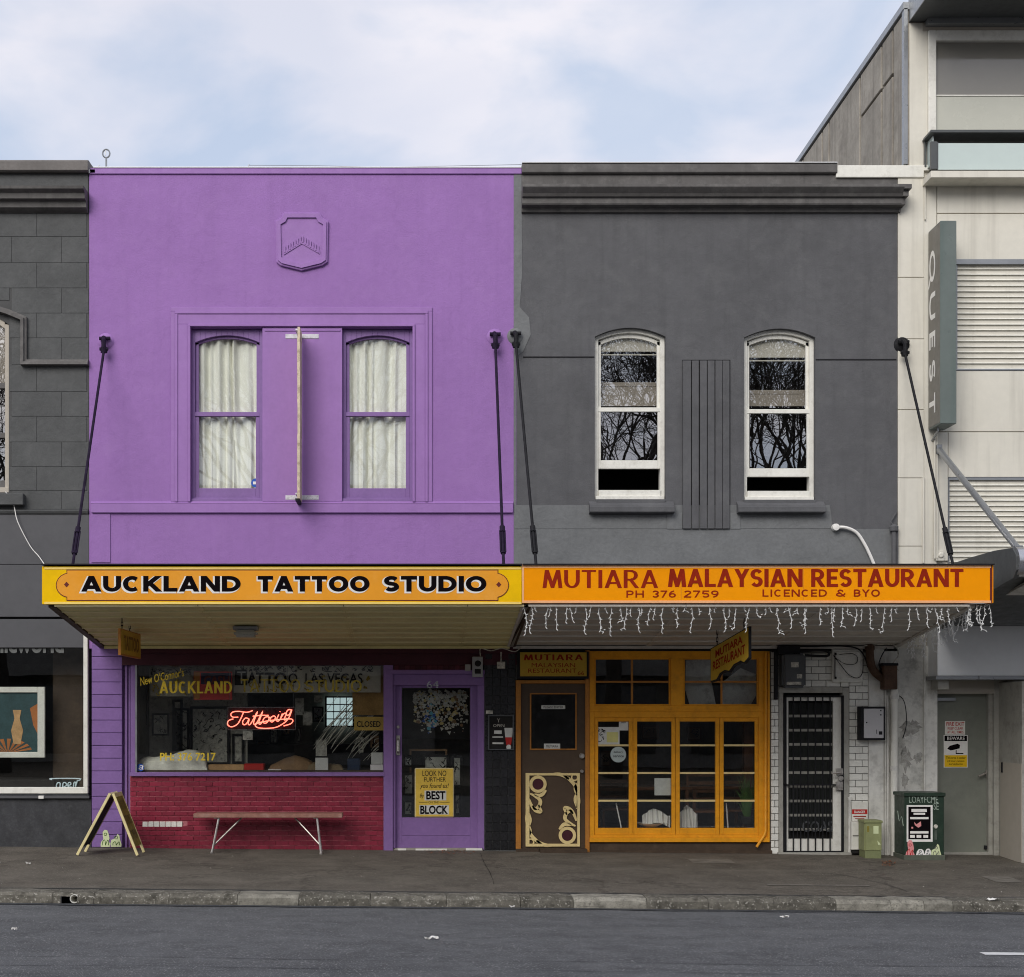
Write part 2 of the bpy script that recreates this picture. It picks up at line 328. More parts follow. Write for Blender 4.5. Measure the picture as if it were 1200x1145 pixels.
# ------------------------------------------------------------------ lettering
def arc(cx, cz, rx, rz, a0, a1, n=14):
    return [(cx+rx*math.cos(math.radians(lerp(a0,a1,i/n))), cz+rz*math.sin(math.radians(lerp(a0,a1,i/n)))) for i in range(n+1)]
GW = {'A':1.05,'B':.86,'C':.98,'D':1.0,'E':.76,'F':.72,'G':1.0,'H':.95,'I':.30,'K':.98,'L':.74,'M':1.2,'N':1.02,'O':1.12,'P':.82,'R':.94,'S':.82,'T':.88,'U':.96,'V':1.0,'Y':.98,'&':1.0,
      '0':.85,'1':.45,'2':.8,'3':.8,'4':.85,'5':.8,'6':.82,'7':.78,'9':.82,' ':.42,':':.3,'X':.95,'W':1.4}
def glyph(ch, W_, a, b):
    e = .25; w_ = W_
    def dg(x0,z0,x1,z1,e0=0,e1=0):
        dx, dz = x1-x0, z1-z0; return [(x0-dx*e0, z0-dz*e0), (x1+dx*e1, z1+dz*e1)]
    V = lambda x: [(x,-e),(x,1+e)]
    H_ = lambda x0,x1,z: [(x0,z),(x1,z)]
    if ch == 'A': return [dg(a*.95,0,w_/2,1,e,.0)+[], dg(w_-a*.95,0,w_/2,1,e,.0), H_(w_*.27,w_*.73,.28)]
    if ch == 'B': return [V(a), H_(a,w_*.5,1-b)+arc(w_*.5,(1.5-b)/2,w_*.46-a,(.5-b)/2,90,-90,8)[1:]+[(a,.5)], H_(a,w_*.5,.5)+arc(w_*.5,(.5+b)/2,w_*.5-a,(.5-b)/2,90,-90,8)[1:]+[(a,b)]]
    if ch == 'C': return [arc(w_/2,.5,w_/2-a,.5-b,48,312,22)]
    if ch == 'G': return [arc(w_/2,.5,w_/2-a,.5-b,48,335,22)+[(w_-a,.48)], H_(w_*.55,w_-a*.2,.46)]
    if ch == 'D': return [V(a), H_(a,w_*.4,1-b)+arc(w_*.4,.5,w_*.6-a,.5-b,90,-90,16)[1:]+[(a,b)]]
    if ch == 'E': return [V(a), H_(a,w_,1-b), H_(a,w_*.9,.5), H_(a,w_,b)]
    if ch == 'F': return [V(a), H_(a,w_,1-b), H_(a,w_*.9,.5)]
    if ch == 'H': return [V(a), V(w_-a), H_(a,w_-a,.5)]
    if ch == 'I': return [V(w_/2)]
    if ch == 'K': return [V(a), dg(a,.36,w_-a*1.2,1,0,e), dg(w_*.36,.55,w_-a*1.0,0,0,e)]
    if ch == 'L': return [V(a), H_(a,w_,b)]
    if ch == 'M': return [dg(a*.9,0,w_*.17+a*.4,1,e,e), dg(w_-a*.9,0,w_*.83-a*.4,1,e,e), dg(w_*.17+a*.4,1,w_/2,.05,.0,.04), dg(w_*.83-a*.4,1,w_/2,.05,.0,.04)]
    if ch == 'N': return [V(a), V(w_-a), dg(a*1.1,1,w_-a*1.1,0,.0,.0)]
    if ch == 'O' or ch == '0': return [arc(w_/2,.5,w_/2-a,.5-b,0,360,28)]
    if ch == 'P': return [V(a), H_(a,w_*.5,1-b)+arc(w_*.5,(1.44-b)/2,w_*.5-a,(.56-b)/2,90,-90,8)[1:]+[(a,.44)]]
    if ch == 'R': return [V(a), H_(a,w_*.45,1-b)+arc(w_*.45,(1.46-b)/2,w_*.48-a,(.54-b)/2,90,-90,8)[1:]+[(a,.46)], dg(w_*.42,.5,w_-a*1.05,0,0,e)]
    if ch == 'S': return [arc(w_/2,(1.5-b)/2,w_/2-a,(.5-b)/2,25,270,14)+arc(w_/2,(.5+b)/2,w_/2-a,(.5-b)/2,90,-155,14)[1:]]
    if ch == 'T': return [V(w_/2), H_(0,w_,1-b)]
    if ch == 'U': return [[(a,1+e)]+arc(w_/2,.42,w_/2-a,.42-b,180,360,14)+[(w_-a,1+e)]]
    if ch == 'V': return [dg(a,1,w_/2,0,e,0), dg(w_-a,1,w_/2,0,e,0)]
    if ch == 'W': return [dg(a,1,w_*.28,0,e,0), dg(w_/2,1,w_*.28,0,0,0), dg(w_/2,1,w_*.72,0,0,0), dg(w_-a,1,w_*.72,0,e,0)]
    if ch == 'X': return [dg(a,1,w_-a,0,e,e), dg(w_-a,1,a,0,e,e)]
    if ch == 'Y': return [dg(a,1,w_/2,.45,e,0), dg(w_-a,1,w_/2,.45,e,0), [(w_/2,.5),(w_/2,-e)]]
    if ch == '1': return [V(w_*.6), dg(0,.75,w_*.6,1,0,0)]
    if ch == '2': return [arc(w_/2,.72,w_/2-a,.28-b,170,-40,12)+[(a*.8,b*1.6)], H_(0,w_,b)]
    if ch == '3': return [arc(w_/2,(1.5-b)/2,w_/2-a,(.5-b)/2,155,-90,12), arc(w_/2,(.5+b)/2,w_/2-a,(.5-b)/2,90,-155,12)]
    if ch == '4': return [V(w_*.7), H_(0,w_,.25), dg(a*.6,.25,w_*.7,1,0,0)]
    if ch == '5': return [H_(w_*.15,w_*.95,1-b), dg(w_*.18,.98,w_*.12,.5,0,0), arc(w_/2,.33,w_/2-a,.33-b,130,-150,14)]
    if ch == '6': return [arc(w_/2,.32,w_/2-a,.32-b,0,360,18), arc(w_*.78,.4,w_*.78-a,.6-b,180,95,10)]
    if ch == '9': return [arc(w_/2,.68,w_/2-a,.32-b,0,360,18), arc(w_*.22,.6,w_*.78-a,.6-b,0,-85,10)]
    if ch == '7': return [H_(0,w_,1-b), dg(w_*.3,0,w_-a,1-b,e,0)]
    if ch == '&': return [arc(w_*.45,.76,w_*.26-a*.6,.24-b,-30,220,12)+[(w_*.92,-.02)], arc(w_*.42,.28,w_*.42-a,.28-b,95,330,14)+[(w_*.95,.45)]]
    if ch == ':': return [[(0,.15),(w_,.15)], [(0,.7),(w_,.7)]]
    return []
def clipz(poly, lo=0.0, hi=1.0):
    for sgn, lim in ((1, lo), (-1, -hi)):
        out = []
        for i in range(len(poly)):
            p, q = poly[i], poly[(i+1)%len(poly)]
            fp, fq = sgn*p[1]-lim, sgn*q[1]-lim
            if fp >= 0: out.append(p)
            if (fp >= 0) != (fq >= 0):
                t = fp/(fp-fq); out.append((lerp(p[0],q[0],t), lerp(p[1],q[1],t)))
        poly = out
        if len(poly) < 3: return None
    return poly
class Face:                                            # a writing surface: origin, right, up
    def __init__(s, o, u=(1,0,0), v=(0,0,1)): s.o = Vector(o); s.u = Vector(u).normalized(); s.v = Vector(v).normalized(); s.n = s.u.cross(s.v).normalized()
    def at(s, a, b, e=0.0): return s.o+s.u*a+s.v*b+s.n*e
def front(d): return Face((0,-d,0))
def sign_text(mb, face, text, u0, u1, v0, v1, tv=.2, th=.16, track=.12, e=.0012, grow=0.0, du=0, dv=0):
    hgt = v1-v0
    nat = sum(GW.get(c, .8) for c in text)+track*(len(text)-1)
    k = (u1-u0)/hgt/nat                                # horizontal stretch
    x = 0.0; n = 0
    for c in text:
        w_ = GW.get(c, .8)*k
        a, b = tv/2, th/2
        for st in glyph(c, w_, a, b):
            m = len(st); Lf = []; Rt = []
            closed = m > 3 and abs(st[0][0]-st[-1][0]) < 1e-6 and abs(st[0][1]-st[-1][1]) < 1e-6
            for i in range(m):
                def nrm(p, q):
                    dx, dz = q[0]-p[0], q[1]-p[1]; l = math.hypot(dx, dz) or 1; return (-dz/l, dx/l)
                if closed and i in (0, m-1): n0, n1 = nrm(st[m-2], st[m-1]), nrm(st[0], st[1])
                else:
                    n0 = nrm(st[i-1], st[i]) if i else nrm(st[0], st[1]); n1 = nrm(st[i], st[i+1]) if i < m-1 else n0
                nx, nz = n0[0]+n1[0], n0[1]+n1[1]; l = math.hypot(nx, nz) or 1; nx, nz = nx/l, nz/l
                cs = max(.45, nx*n0[0]+nz*n0[1])
                hw = (math.hypot(nx*(a+grow), nz*(b+grow)))/cs
                Lf.append((st[i][0]+nx*hw, st[i][1]+nz*hw)); Rt.append((st[i][0]-nx*hw, st[i][1]-nz*hw))
            n += 1
            for i in range(m-1):
                q = clipz([Rt[i], Rt[i+1], Lf[i+1], Lf[i]], -grow, 1+grow)
                if not q: continue
                mb.poly([face.at(u0+du+(x+p[0])*hgt, v0+dv+p[1]*hgt, e+(n%4)*.0004) for p in q])
        x += w_+track*k
    return mb
def btext(mb, face, text, u0, u1, v0, v1, e=.0015, offset=0.0, shear=0.0, rot=0.0):
    cu = bpy.data.curves.new('t', 'FONT'); cu.body = text; cu.size = 1; cu.offset = offset; cu.shear = shear; cu.resolution_u = 3
    ob = bpy.data.objects.new('t', cu); C.objects.link(ob)
    dg_ = bpy.context.evaluated_depsgraph_get(); me = bpy.data.meshes.new_from_object(ob.evaluated_get(dg_))
    bpy.data.objects.remove(ob)
    vs = [v.co.copy() for v in me.vertices]
    if not vs: return mb
    xa, xb = min(v.x for v in vs), max(v.x for v in vs); ya, yb = min(v.y for v in vs), max(v.y for v in vs)
    cr_, sr = math.cos(rot), math.sin(rot); uc, vc = (u0+u1)/2, (v0+v1)/2
    out = []
    for v in vs:
        uu = (v.x-xa)/(xb-xa)*(u1-u0)-(u1-u0)/2; vv = (v.y-ya)/(yb-ya)*(v1-v0)-(v1-v0)/2
        out.append(face.at(uc+uu*cr_-vv*sr, vc+uu*sr+vv*cr_, e))
    mb.add(out, [tuple(p.vertices) for p in me.polygons]); bpy.data.meshes.remove(me); return mb
def T(text, px0, px1, py0, py1, d, mb=None, **k):     # default font, measured in photo pixels
    return btext(mb or MB(), front(d), text, X(px0,d), X(px1,d), Z(py1,d), Z(py0,d), **k)
def S(text, px0, px1, py0, py1, d, mb=None, **k):
    return sign_text(mb or MB(), front(d), text, X(px0,d), X(px1,d), Z(py1,d), Z(py0,d), **k)
def pipe_px(pts, r, n=6, mb=None):                    # (px,py,d) triples
    return (mb or MB()).tube([(X(a,d),-d,Z(b,d)) for a,b,d in pts], r, n)
def smoothpath(pts, k=4):
    P = [Vector(p) for p in pts]; out = []
    for i in range(len(P)-1):
        p0, p1, p2, p3 = P[max(i-1,0)], P[i], P[i+1], P[min(i+2,len(P)-1)]
        for j in range(k):
            t = j/k; out.append(.5*((2*p1)+(p2-p0)*t+(2*p0-5*p1+4*p2-p3)*t*t+(3*p1-p0-3*p2+p3)*t**3))
    out.append(P[-1]); return out
# ------------------------------------------------------------------ ground
def sheet(xs, ds, zf, name, mat, kind='structure'):
    mb = MB(); n = len(ds)
    for x in xs:
        for d in ds: mb.v.append((x, -d, zf(x, d)))
    for i in range(len(xs)-1):
        for j in range(n-1): mb.f.append((i*n+j, i*n+j+1, (i+1)*n+j+1, (i+1)*n+j)[::-1])
    return build(mb, name, mat, kind=kind, smooth=True)
KD = 3.5
def nz(x, d, s=1.0, a=.006): return a*noise.noise(Vector((x*s, d*s, 3.3)))
xs_ = [-70,-40,-20,-12]+[-8+.4*i for i in range(41)]+[12,20,40,70]
fpz = lambda x, d: gz(x, d)+nz(x, d, .9, .008)
sheet(xs_, [-.8,0]+[.35*i for i in range(1,10)]+[KD-.3], fpz, 'footpath', m_fp)
def rz(x, d):
    c = 9.9; t = min(abs(d-c)/6.4, 1.0)
    return gz(x, KD)-.105+.09*(1-t*t)+nz(x, d, .7, .005)
sheet(xs_, [KD-.05]+[KD+.3*i for i in range(1,14)]+[8.5,9.9,11.5,13.5,16.3], rz, 'road', m_asp)
opz = lambda x, d: gz(x, KD)+.015
sheet(xs_, [16.3, 21.5, 60], opz, 'opposite_footpath', m_fp)
oh = MB(); oh.box(-70,70,16.32,16.0,-.6,0)
build(oh, 'opposite_kerb', m_krb, kind='structure')
g0 = MB(); g0.poly([(-900,-900,-1.3),(900,-900,-1.3),(900,900,-1.3),(-900,900,-1.3)]); build(g0, 'ground', m_fp, kind='structure')
# kerb of separate stones
kerb = bpy.data.objects.new('kerb', None); C.objects.link(kerb); kerb['kind'] = 'structure'; kerb.location = (0,-KD,gz(0,KD)-.1); kerb['_w'] = (0,-KD,gz(0,KD)-.1)
js = [-2000,-1800,-1600,-1400,-1250,-1130,-1000,-900,-790,-700,-600,-500,-400,-300,-210,-120,-30,61,110,198,278,350,434,523,610,672,758,830,907,980,1044,1083,1117,1192,1280,1370,1460,1550,1650,1750,1900,2000,2100,2250,2400,2600]
pale = {278,672,980,1044,1083}
for a, b in zip(js[:-1], js[1:]):
    xa, xb = X(a,KD)+.0022, X(b,KD)-.0022
    mb = MB(); nx_ = 5; rr = random.Random(a)
    hole = a == 61
    top = [KD-.29+rr.uniform(-.004,.004), KD-.02]
    for i in range(nx_+1):
        x = lerp(xa, xb, i/nx_); zt = gz(x, KD)+rr.uniform(-.005,.003)-( .004 if i in (0,nx_) else 0)
        for d, z in ((KD-.3, zt+.004), (KD-.035, zt+.002), (KD, zt-.03+rr.uniform(-.006,.006)), (KD+rr.uniform(-.004,.012), zt-.075), (KD+.005, zt-.22)):
            mb.v.append((x,-d,z))
    for i in range(nx_):
        for j in range(4):
            if hole and j in (2,3) and i in (1,2): continue
            mb.f.append((i*5+j, (i+1)*5+j, (i+1)*5+j+1, i*5+j+1)[::-1])
    mb.f.append((0,1,2,3,4)); mb.f.append(tuple(nx_*5+k for k in range(5))[::-1])
    st = build(mb, 'kerb_stone', m_krl if a in pale else m_krb, kerb)
x0 = X(87,KD)
dr = MB()
for rr_, dd in ((.052, .0), ):
    seg = 18
    for k in range(seg):
        a0, a1 = 2*math.pi*k/seg, 2*math.pi*(k+1)/seg
        zc = gz(x0,KD)-.055
        p = [(x0+r_*math.cos(a_), -(KD+dq), zc+r_*math.sin(a_)) for r_, dq in ((.036,.0),(.042,.0),(.042,-.25),(.036,-.25)) for a_ in (a0,a1)]
        dr.add(p, [(0,1,3,2),(2,3,5,4),(4,5,7,6),(6,7,1,0)])
build(dr, 'drain_pipe', m_wht, kerb, label='white plastic drain pipe mouth in the kerb')
db_ = MB(); db_.box(x0-.17, x0+.1, KD-.24, KD-.2, gz(x0,KD)-.2, gz(x0,KD)-.01); build(db_, 'drain_recess', m_drk, kerb)
# gutter strip, seams and markings
mb = MB()
for i in range(60):
    a, b = -9+.3*i, -9+.3*(i+1)
    for (xx0, xx1) in ((a,b),):
        w0 = .16+.03*math.sin(i*1.7); w1 = .16+.03*math.sin((i+1)*1.7)
        mb.poly([(a,-(KD+.012),rz(a,KD+.01)+.006),(a,-(KD+w0),rz(a,KD+w0)+.006),(b,-(KD+w1),rz(b,KD+w1)+.006),(b,-(KD+.012),rz(b,KD+.01)+.006)])
m_gut = M('gutter_dirt', (.052,.054,.058), .8, .3, 5, 1, 90, speck=((.2,.19,.17), .7, 40))
build(mb, 'gutter', m_gut, kind='structure')
def strip(name, pts, wid, zf, mat, lift=.005, kind='structure'):
    mb = MB(); P = smoothpath([(x,-d,0) for x,d in pts], 6)
    rr = random.Random(len(pts)); prev = None
    for i, p in enumerate(P):
        t = (P[min(i+1,len(P)-1)]-P[max(i-1,0)]).normalized(); s = Vector((-t.y,t.x,0))*wid*(.35+rr.random()*.9)/2
        jx = Vector((rr.uniform(-1,1), rr.uniform(-1,1),0))*wid*.7
        a, b = p+s+jx, p-s+jx; a.z = zf(a.x,-a.y)+lift; b.z = zf(b.x,-b.y)+lift
        if prev: mb.poly([prev[0], a, b, prev[1]])
        prev = (a, b)
    o = build(mb, name, mat); o['kind'] = kind; return o
m_crk = M('crack_shadow', (.018,.017,.016), .95, .2, 8)
m_seam = M('road_seam', (.045,.046,.05), .9, .2, 4)
def gd(py, d0=1.5):                                     # depth of a ground point from its photo row (footpath, x ~ 0)
    d = d0
    for _ in range(30):
        z = EYE-(py-VY)*(DC-d)/F; d = max(0, min(3.4, (0.003-z)/.0343)) if False else d
        f = lambda q: EYE-(gz(0,q)) - (py-VY)*(DC-q)/F
        lo, hi = -1.0, 3.5
        for _ in range(40):
            m_ = (lo+hi)/2
            if f(m_) < 0: lo = m_
            else: hi = m_
        return (lo+hi)/2
def gp(px, py):
    d = gd(py); return (X(px,d), d)
strip('pavement_crack', [gp(563,999), gp(567,1010), gp(574,1022), gp(579,1036)], .006, fpz, m_crk)
strip('pavement_crack', [gp(920,1018), gp(985,1021), gp(1045,1034), gp(1092,1050)], .007, fpz, m_crk)
def rd(py):
    lo, hi = 3.5, 12
    for _ in range(40):
        m_ = (lo+hi)/2
        if EYE-rz(0,m_)-(py-VY)*(DC-m_)/F < 0: lo = m_
        else: hi = m_
    return (lo+hi)/2
for (ya, yb, wd) in ((1124,1128,.012),(1134,1139,.010)):
    d0_, d1_ = rd(ya), rd(yb)
    strip('road_seam', [(-7+1.0*i, lerp(d0_,d1_,i/13)+.03*math.sin(i*2.1)) for i in range(14)], wd, rz, m_seam)
dm = rd(1112)
mb = MB()
for k in range(-2, 4):
    xa = X(1151,dm)+k*12.0; ww = .06
    for i in range(6):
        a, b = xa+i*.5, xa+(i+1)*.5
        mb.poly([(a,-(dm+ww),rz(a,dm)+.005),(b,-(dm+ww),rz(b,dm)+.005),(b,-(dm-ww),rz(b,dm)+.005),(a,-(dm-ww),rz(a,dm)+.005)])
m_mark = M('road_marking', (.72,.72,.70), .6, .1, 6, dirt=((.25,.25,.26), .4, 14))
build(mb, 'lane_marking', m_mark, kind='structure')
# ------------------------------------------------------------------ walls
def wall(mb, x0, x1, z0, z1, d, openings, depth=.25):
    """front skin with openings (xa, xb, za, z_shoulder, rise) and their reveals"""
    q = lambda xa, xb, za, zb: mb.poly([(xa,-d,za),(xb,-d,za),(xb,-d,zb),(xa,-d,zb)])
    cx = x0
    for (xa, xb, za, zs, rise) in sorted(openings):
        if xa > cx: q(cx, xa, z0, z1)
        if za > z0: q(xa, xb, z0, za)
        n = 12 if rise else 1
        A = [(lerp(xa,xb,i/n), zs+rise*(1-(2*i/n-1)**2)) for i in range(n+1)]
        for (p, r) in zip(A[:-1], A[1:]):
            if z1 > min(p[1],r[1]): mb.poly([(p[0],-d,p[1]),(r[0],-d,r[1]),(r[0],-d,z1),(p[0],-d,z1)])
            mb.poly([(p[0],-d,p[1]),(p[0],-d+depth,p[1]),(r[0],-d+depth,r[1]),(r[0],-d,r[1])])
        mb.poly([(xa,-d,za),(xa,-d+depth,za),(xa,-d+depth,zs),(xa,-d,zs)])
        mb.poly([(xb,-d,zs),(xb,-d+depth,zs),(xb,-d+depth,za),(xb,-d,za)])
        mb.poly([(xa,-d,za),(xb,-d,za),(xb,-d+depth,za),(xa,-d+depth,za)])
        cx = xb
    if x1 > cx: q(cx, x1, z0, z1)
    mb.poly([(x0,-d,z0),(x0,-d,z1),(x0,-d+depth,z1),(x0,-d+depth,z0)]); mb.poly([(x1,-d,z0),(x1,-d+depth,z0),(x1,-d+depth,z1),(x1,-d,z1)])
    mb.poly([(x0,-d,z1),(x1,-d,z1),(x1,-d+depth,z1),(x0,-d+depth,z1)])
    return mb
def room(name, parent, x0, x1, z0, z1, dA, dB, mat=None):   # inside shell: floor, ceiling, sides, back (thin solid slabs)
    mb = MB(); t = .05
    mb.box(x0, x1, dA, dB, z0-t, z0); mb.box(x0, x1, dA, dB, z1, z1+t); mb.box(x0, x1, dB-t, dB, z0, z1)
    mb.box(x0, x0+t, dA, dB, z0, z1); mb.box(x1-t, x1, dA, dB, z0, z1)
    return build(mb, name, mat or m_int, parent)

# --- left building
LB = thing('shop_building', 'dark grey block-marked shop building at the left edge with a framed picture in its window', 'building', (X(-60), 0, gz(-5,0)))
mb = MB(); op_l = (X(-78), X(10), Z(577), Z(380), Z(364)-Z(380))
wall(mb, X(-300), X(104), Z(601), Z(188), -.012, [op_l]); build(mb, 'wall', m_lftj, LB)
# block-marked render: separate blocks proud of the joints
rows = [248]+[277.3+29.4*i for i in range(0, 12)]
ys = [248, 277.3, 308, 337.5, 367, 396, 427, 459, 488, 518, 547, 575, 597]
OX0, OX1, OY0, OY1 = -80, 11, 352, 579
for r_ in range(len(ys)-1):
    y0, y1 = ys[r_], ys[r_+1]
    off = 43 if r_ % 2 == 0 else 72
    edges = sorted(set([-300]+[off-58.6*k for k in range(-3, 7) if -300 < off-58.6*k < 104]+[104]))
    for a, b in zip(edges[:-1], edges[1:]):
        cells = [(a, b, y0, y1)]
        if y1 > OY0 and y0 < OY1:
            cells = []
            if a < OX0: cells.append((a, min(b,OX0), y0, y1))
            if b > OX1: cells.append((max(a,OX1), b, y0, y1))
            if y0 < OY0 and not (b <= OX0 or a >= OX1): cells.append((max(a,OX0), min(b,OX1), y0, OY0))
        for (ca, cb, cy0, cy1) in cells:
            if cb-ca < 3 or cy1-cy0 < 2: continue
            q = MB(); q.bp(ca+.15, cb-.15, cy0+.15, cy1-.15, -.006, -.011)
            build(q, 'block', m_lft, LB, bevel=.0025)
# parapet, cornice
mb = MB()
prof = [(.0,Z(250)),(.05,Z(248)),(.09,Z(246)),(.10,Z(239)),(.16,Z(238)),(.17,Z(232)),(.23,Z(229)),(.24,Z(226)),(.0,Z(225))]
mb.prismx(prof, X(-300), X(103)); build(mb, 'cornice', m_gryt, LB)
mb = MB(); mb.box(X(-300), X(103), .0, -.25, Z(225), Z(201)); build(mb, 'parapet', m_lft, LB)
mb = MB(); mb.prismx([(.06,Z(201,.06)),(.08,Z(199,.08)),(.08,Z(189,.08)),(.05,Z(187.5,.05)),(-.3,Z(187.5)),(-.3,Z(201))], X(-300), X(104.5)); build(mb, 'coping', m_lfc, LB)
# hood mould around the window head
def mould(pts, prof, name, parent, mat, tilt=None):    # sweeps a stepped profile (offset outward, depth) along a polyline in photo px
    P = [Vector((X(a), 0, Z(b))) for a, b in pts]; mb = MB(); n = len(P); sec = []
    for i, p in enumerate(P):
        t0 = (P[i]-P[i-1]).normalized() if i else (P[1]-P[0]).normalized(); t1 = (P[i+1]-P[i]).normalized() if i < n-1 else t0
        n0 = Vector((-t0.z,0,t0.x)); n1 = Vector((-t1.z,0,t1.x)); m_ = (n0+n1).normalized(); m_ /= max(.5, m_.dot(n0))
        sec.append([p+m_*o_+Vector((0,-d_,0)) for o_, d_ in prof])
    k = len(prof)
    for i in range(n-1):
        for j in range(k-1): mb.poly([sec[i][j], sec[i+1][j], sec[i+1][j+1], sec[i][j+1]])
    mb.poly(sec[0][::-1]); mb.poly(sec[-1]); return build(mb, name, mat, parent)
hp = [(-172,425),(-98,425),(-98,374),(-80,366),(-58,361),(-34,357.5),(-10,360),(10,366),(29,374),(29,425),(104,425)]
mould(hp, [(.03,.0),(.03,.035),(.0,.045),(.0,.065),(-.035,.07),(-.04,.0)], 'hood_mould', LB, m_gryt)
mb = MB(); mb.prismx([(.0,Z(603)),(.02,Z(602)),(.035,Z(599.5)),(.035,Z(598)),(.0,Z(597))], X(-300), X(103.5)); build(mb, 'string_course', m_lft, LB)
mb = MB(); mb.bp(-92, 27, 578, 591.5, .09, 0); build(mb, 'sill', m_lft, LB, bevel=.006)
# window of the left building
def sash(parent, mat, ox0, ox1, oy0, oys, oyb, rise_px, fr, y_meet, glz, d=-.1, rail=4.5, bot=10, name='window', raised=None, matg=None, sashw=4.0, head=None):
    """double-hung window; ox: opening px, oy0 apex, oys shoulder, oyb bottom; returns the window part"""
    W0, W1 = X(ox0), X(ox1); rise = Z(oy0)-Z(oys)
    f = MB(); t = fr*.01024
    zs = Z(oys); zb = Z(oyb)
    f.box(W0, W0+t, d+.07, d-.02, zb+t*1.2, zs); f.box(W1-t, W1, d+.07, d-.02, zb+t*1.2, zs)
    f.box(W0, W1, d+.09, d-.02, zb, zb+t*1.2)
    if rise > 0: f.arch_head(W0+t, W1-t, zs-t*.9, rise, zs+rise+.01, d+.07, d-.02) if head is None else None
    if rise > 0 and head is None:
        f.box(W0, W0+t, d+.069, d-.02, zs, zs+.01); f.box(W1-t, W1, d+.069, d-.02, zs, zs+.01)
    if rise <= 0: f.box(W0+t, W1-t, d+.07, d-.02, zs-t, zs)
    wn = build(f, name, mat, parent, bevel=.003)
    return wn
wl = sash(LB, m_crmd, -78, 10, 364, 380, 577, 0, 5, 460, None)
mb = MB()
for (a,b) in ((-74,6),):
    for (y0,y1) in ((384,449),(455,507),(513,563)):
        mb.bp(a, b, y0, y1, -.09, -.094)
build(mb, 'pane', m_glup, wl)
mb = MB(); mb.bp(-74,6,449,455,-.05,-.1); mb.bp(-74,6,507,513,-.05,-.1); mb.bp(-74,6,563,572,-.04,-.1); build(mb, 'glazing_bar', m_gryt, wl)
mb = MB(); mb.bp(-74,6,378,450,-.13,-.14); build(mb, 'blind', m_crmd, wl)
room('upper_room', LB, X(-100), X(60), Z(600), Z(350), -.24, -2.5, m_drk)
# lower front of left building
mb = MB(); mb.bp(-300, 104, 603, 661, .002, -.2); build(mb, 'lower_wall', m_lfs, LB)
mb = MB(); mb.bp(-300, 104, 662, 723, .03, -.2); build(mb, 'fascia_panel', m_lfs, LB, bevel=.004)
mb = MB(); mb.bp(-300, 104, 661, 662.5, .012, -.2); mb.bp(-300, 104, 723, 725.5, -.02, -.2); build(mb, 'shadow_gap', m_blk, LB)
mb = MB(); mb.bp(-300, 98, 725.5, 759, .02, -.1); build(mb, 'header_panel', m_lfs, LB, bevel=.004)
mb = MB(); zb0 = -.06
mb.box(X(-300), X(107), .0, -.3, -.25, Z(936)); build(mb, 'stall_riser', m_lfr, LB)
mb = MB(); mb.box(X(-300), X(105.5), .045, -.1, Z(935.5), Z(932.5)); build(mb, 'ledge', m_lfs, LB, bevel=.003)
mb = MB(); mb.box(X(-300), X(104), .015, -.05, Z(932.4), Z(930)); build(mb, 'lower_ledge', m_lfr, LB)
mb = MB(); x0_, x1_ = X(-290), X(103.5)
mb.box(X(98.3), x1_, .03, -.06, Z(922.5), Z(727)); mb.box(x0_, x1_, .03, -.06, Z(930), Z(922.5))
sw = build(mb, 'shop_window', m_wht, LB, bevel=.006)
mb = MB(); mb.box(x0_, X(98.3), -.02, -.028, Z(922.5), Z(759)); build(mb, 'pane', m_gldk, sw)
mb = MB(); mb.bp(104, 107.5, 727, 992, -.05, -.3); build(mb, 'downpipe_recess', m_blk, LB)
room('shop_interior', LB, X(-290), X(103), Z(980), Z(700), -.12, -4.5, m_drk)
mb = MB(); mb.bp(62, 97, 700, 925, -.5, -.8); build(mb, 'inner_column', m_brn, LB)
mb = MB(); mb.box(X(-290), X(60), -.15, -1.0, Z(940), Z(915)); build(mb, 'window_shelf', m_drk, LB)
mb = MB(); T('comicworld', -36, 75, 743, 765.5, .0-.01, mb=mb, offset=.03)
m_sgl = M('silver_window_lettering', (.13,.135,.13), .5, .1, 5)
build(mb, 'lettering', m_sgl, sw, label='grey shop name lettering half hidden behind the header panel')
mb = MB(); mb.box(X(-300), X(104), -.3, -9, Z(202), Z(206)); build(mb, 'roof', m_lgm, LB)
mb = MB(); mb.box(X(-300)-.3, X(-300), 0, -9, -.5, Z(190)); build(mb, 'side_wall', m_lft, LB)
# --- purple building
PB = thing('shop_building', 'purple painted two storey tattoo shop building between the two grey ones', 'building', (X(350), 0, gz(-1,0)))
mb = MB()
opA = (X(223.5), X(307.5), Z(588), Z(384), 0); opB = (X(401), X(484), Z(588), Z(384), 0)
wall(mb, X(104.5), X(605), Z(760), Z(203.5), 0, [opA, opB], .22); build(mb, 'wall', m_pur, PB, weld=True)
mb = MB(); mb.prismx([(.012,Z(204.5)),(.02,Z(204)),(.02,Z(197.6)),(-.3,Z(197.6)),(-.3,Z(204.5))], X(106), X(611)); build(mb, 'coping', m_purt, PB)
mb = MB(); mb.box(X(110), X(611), .03, -.32, Z(197.6), Z(196.2)); mb.box(X(104), X(112), .02, -.2, Z(203.5), Z(199)); build(mb, 'roof_flashing', m_flash, PB, bevel=.003)
mb = MB(); mb.bp(107, 601, 590, 600.5, .035, 0); mb.prismx([(.035,Z(590.2)),(.0,Z(587.5)),(.0,Z(590.2))], X(107), X(601)); build(mb, 'string_course', m_purt, PB)
mb = MB(); mb.bp(107, 129, 602, 659, .012, 0); build(mb, 'plaster_strip', m_pur, PB)
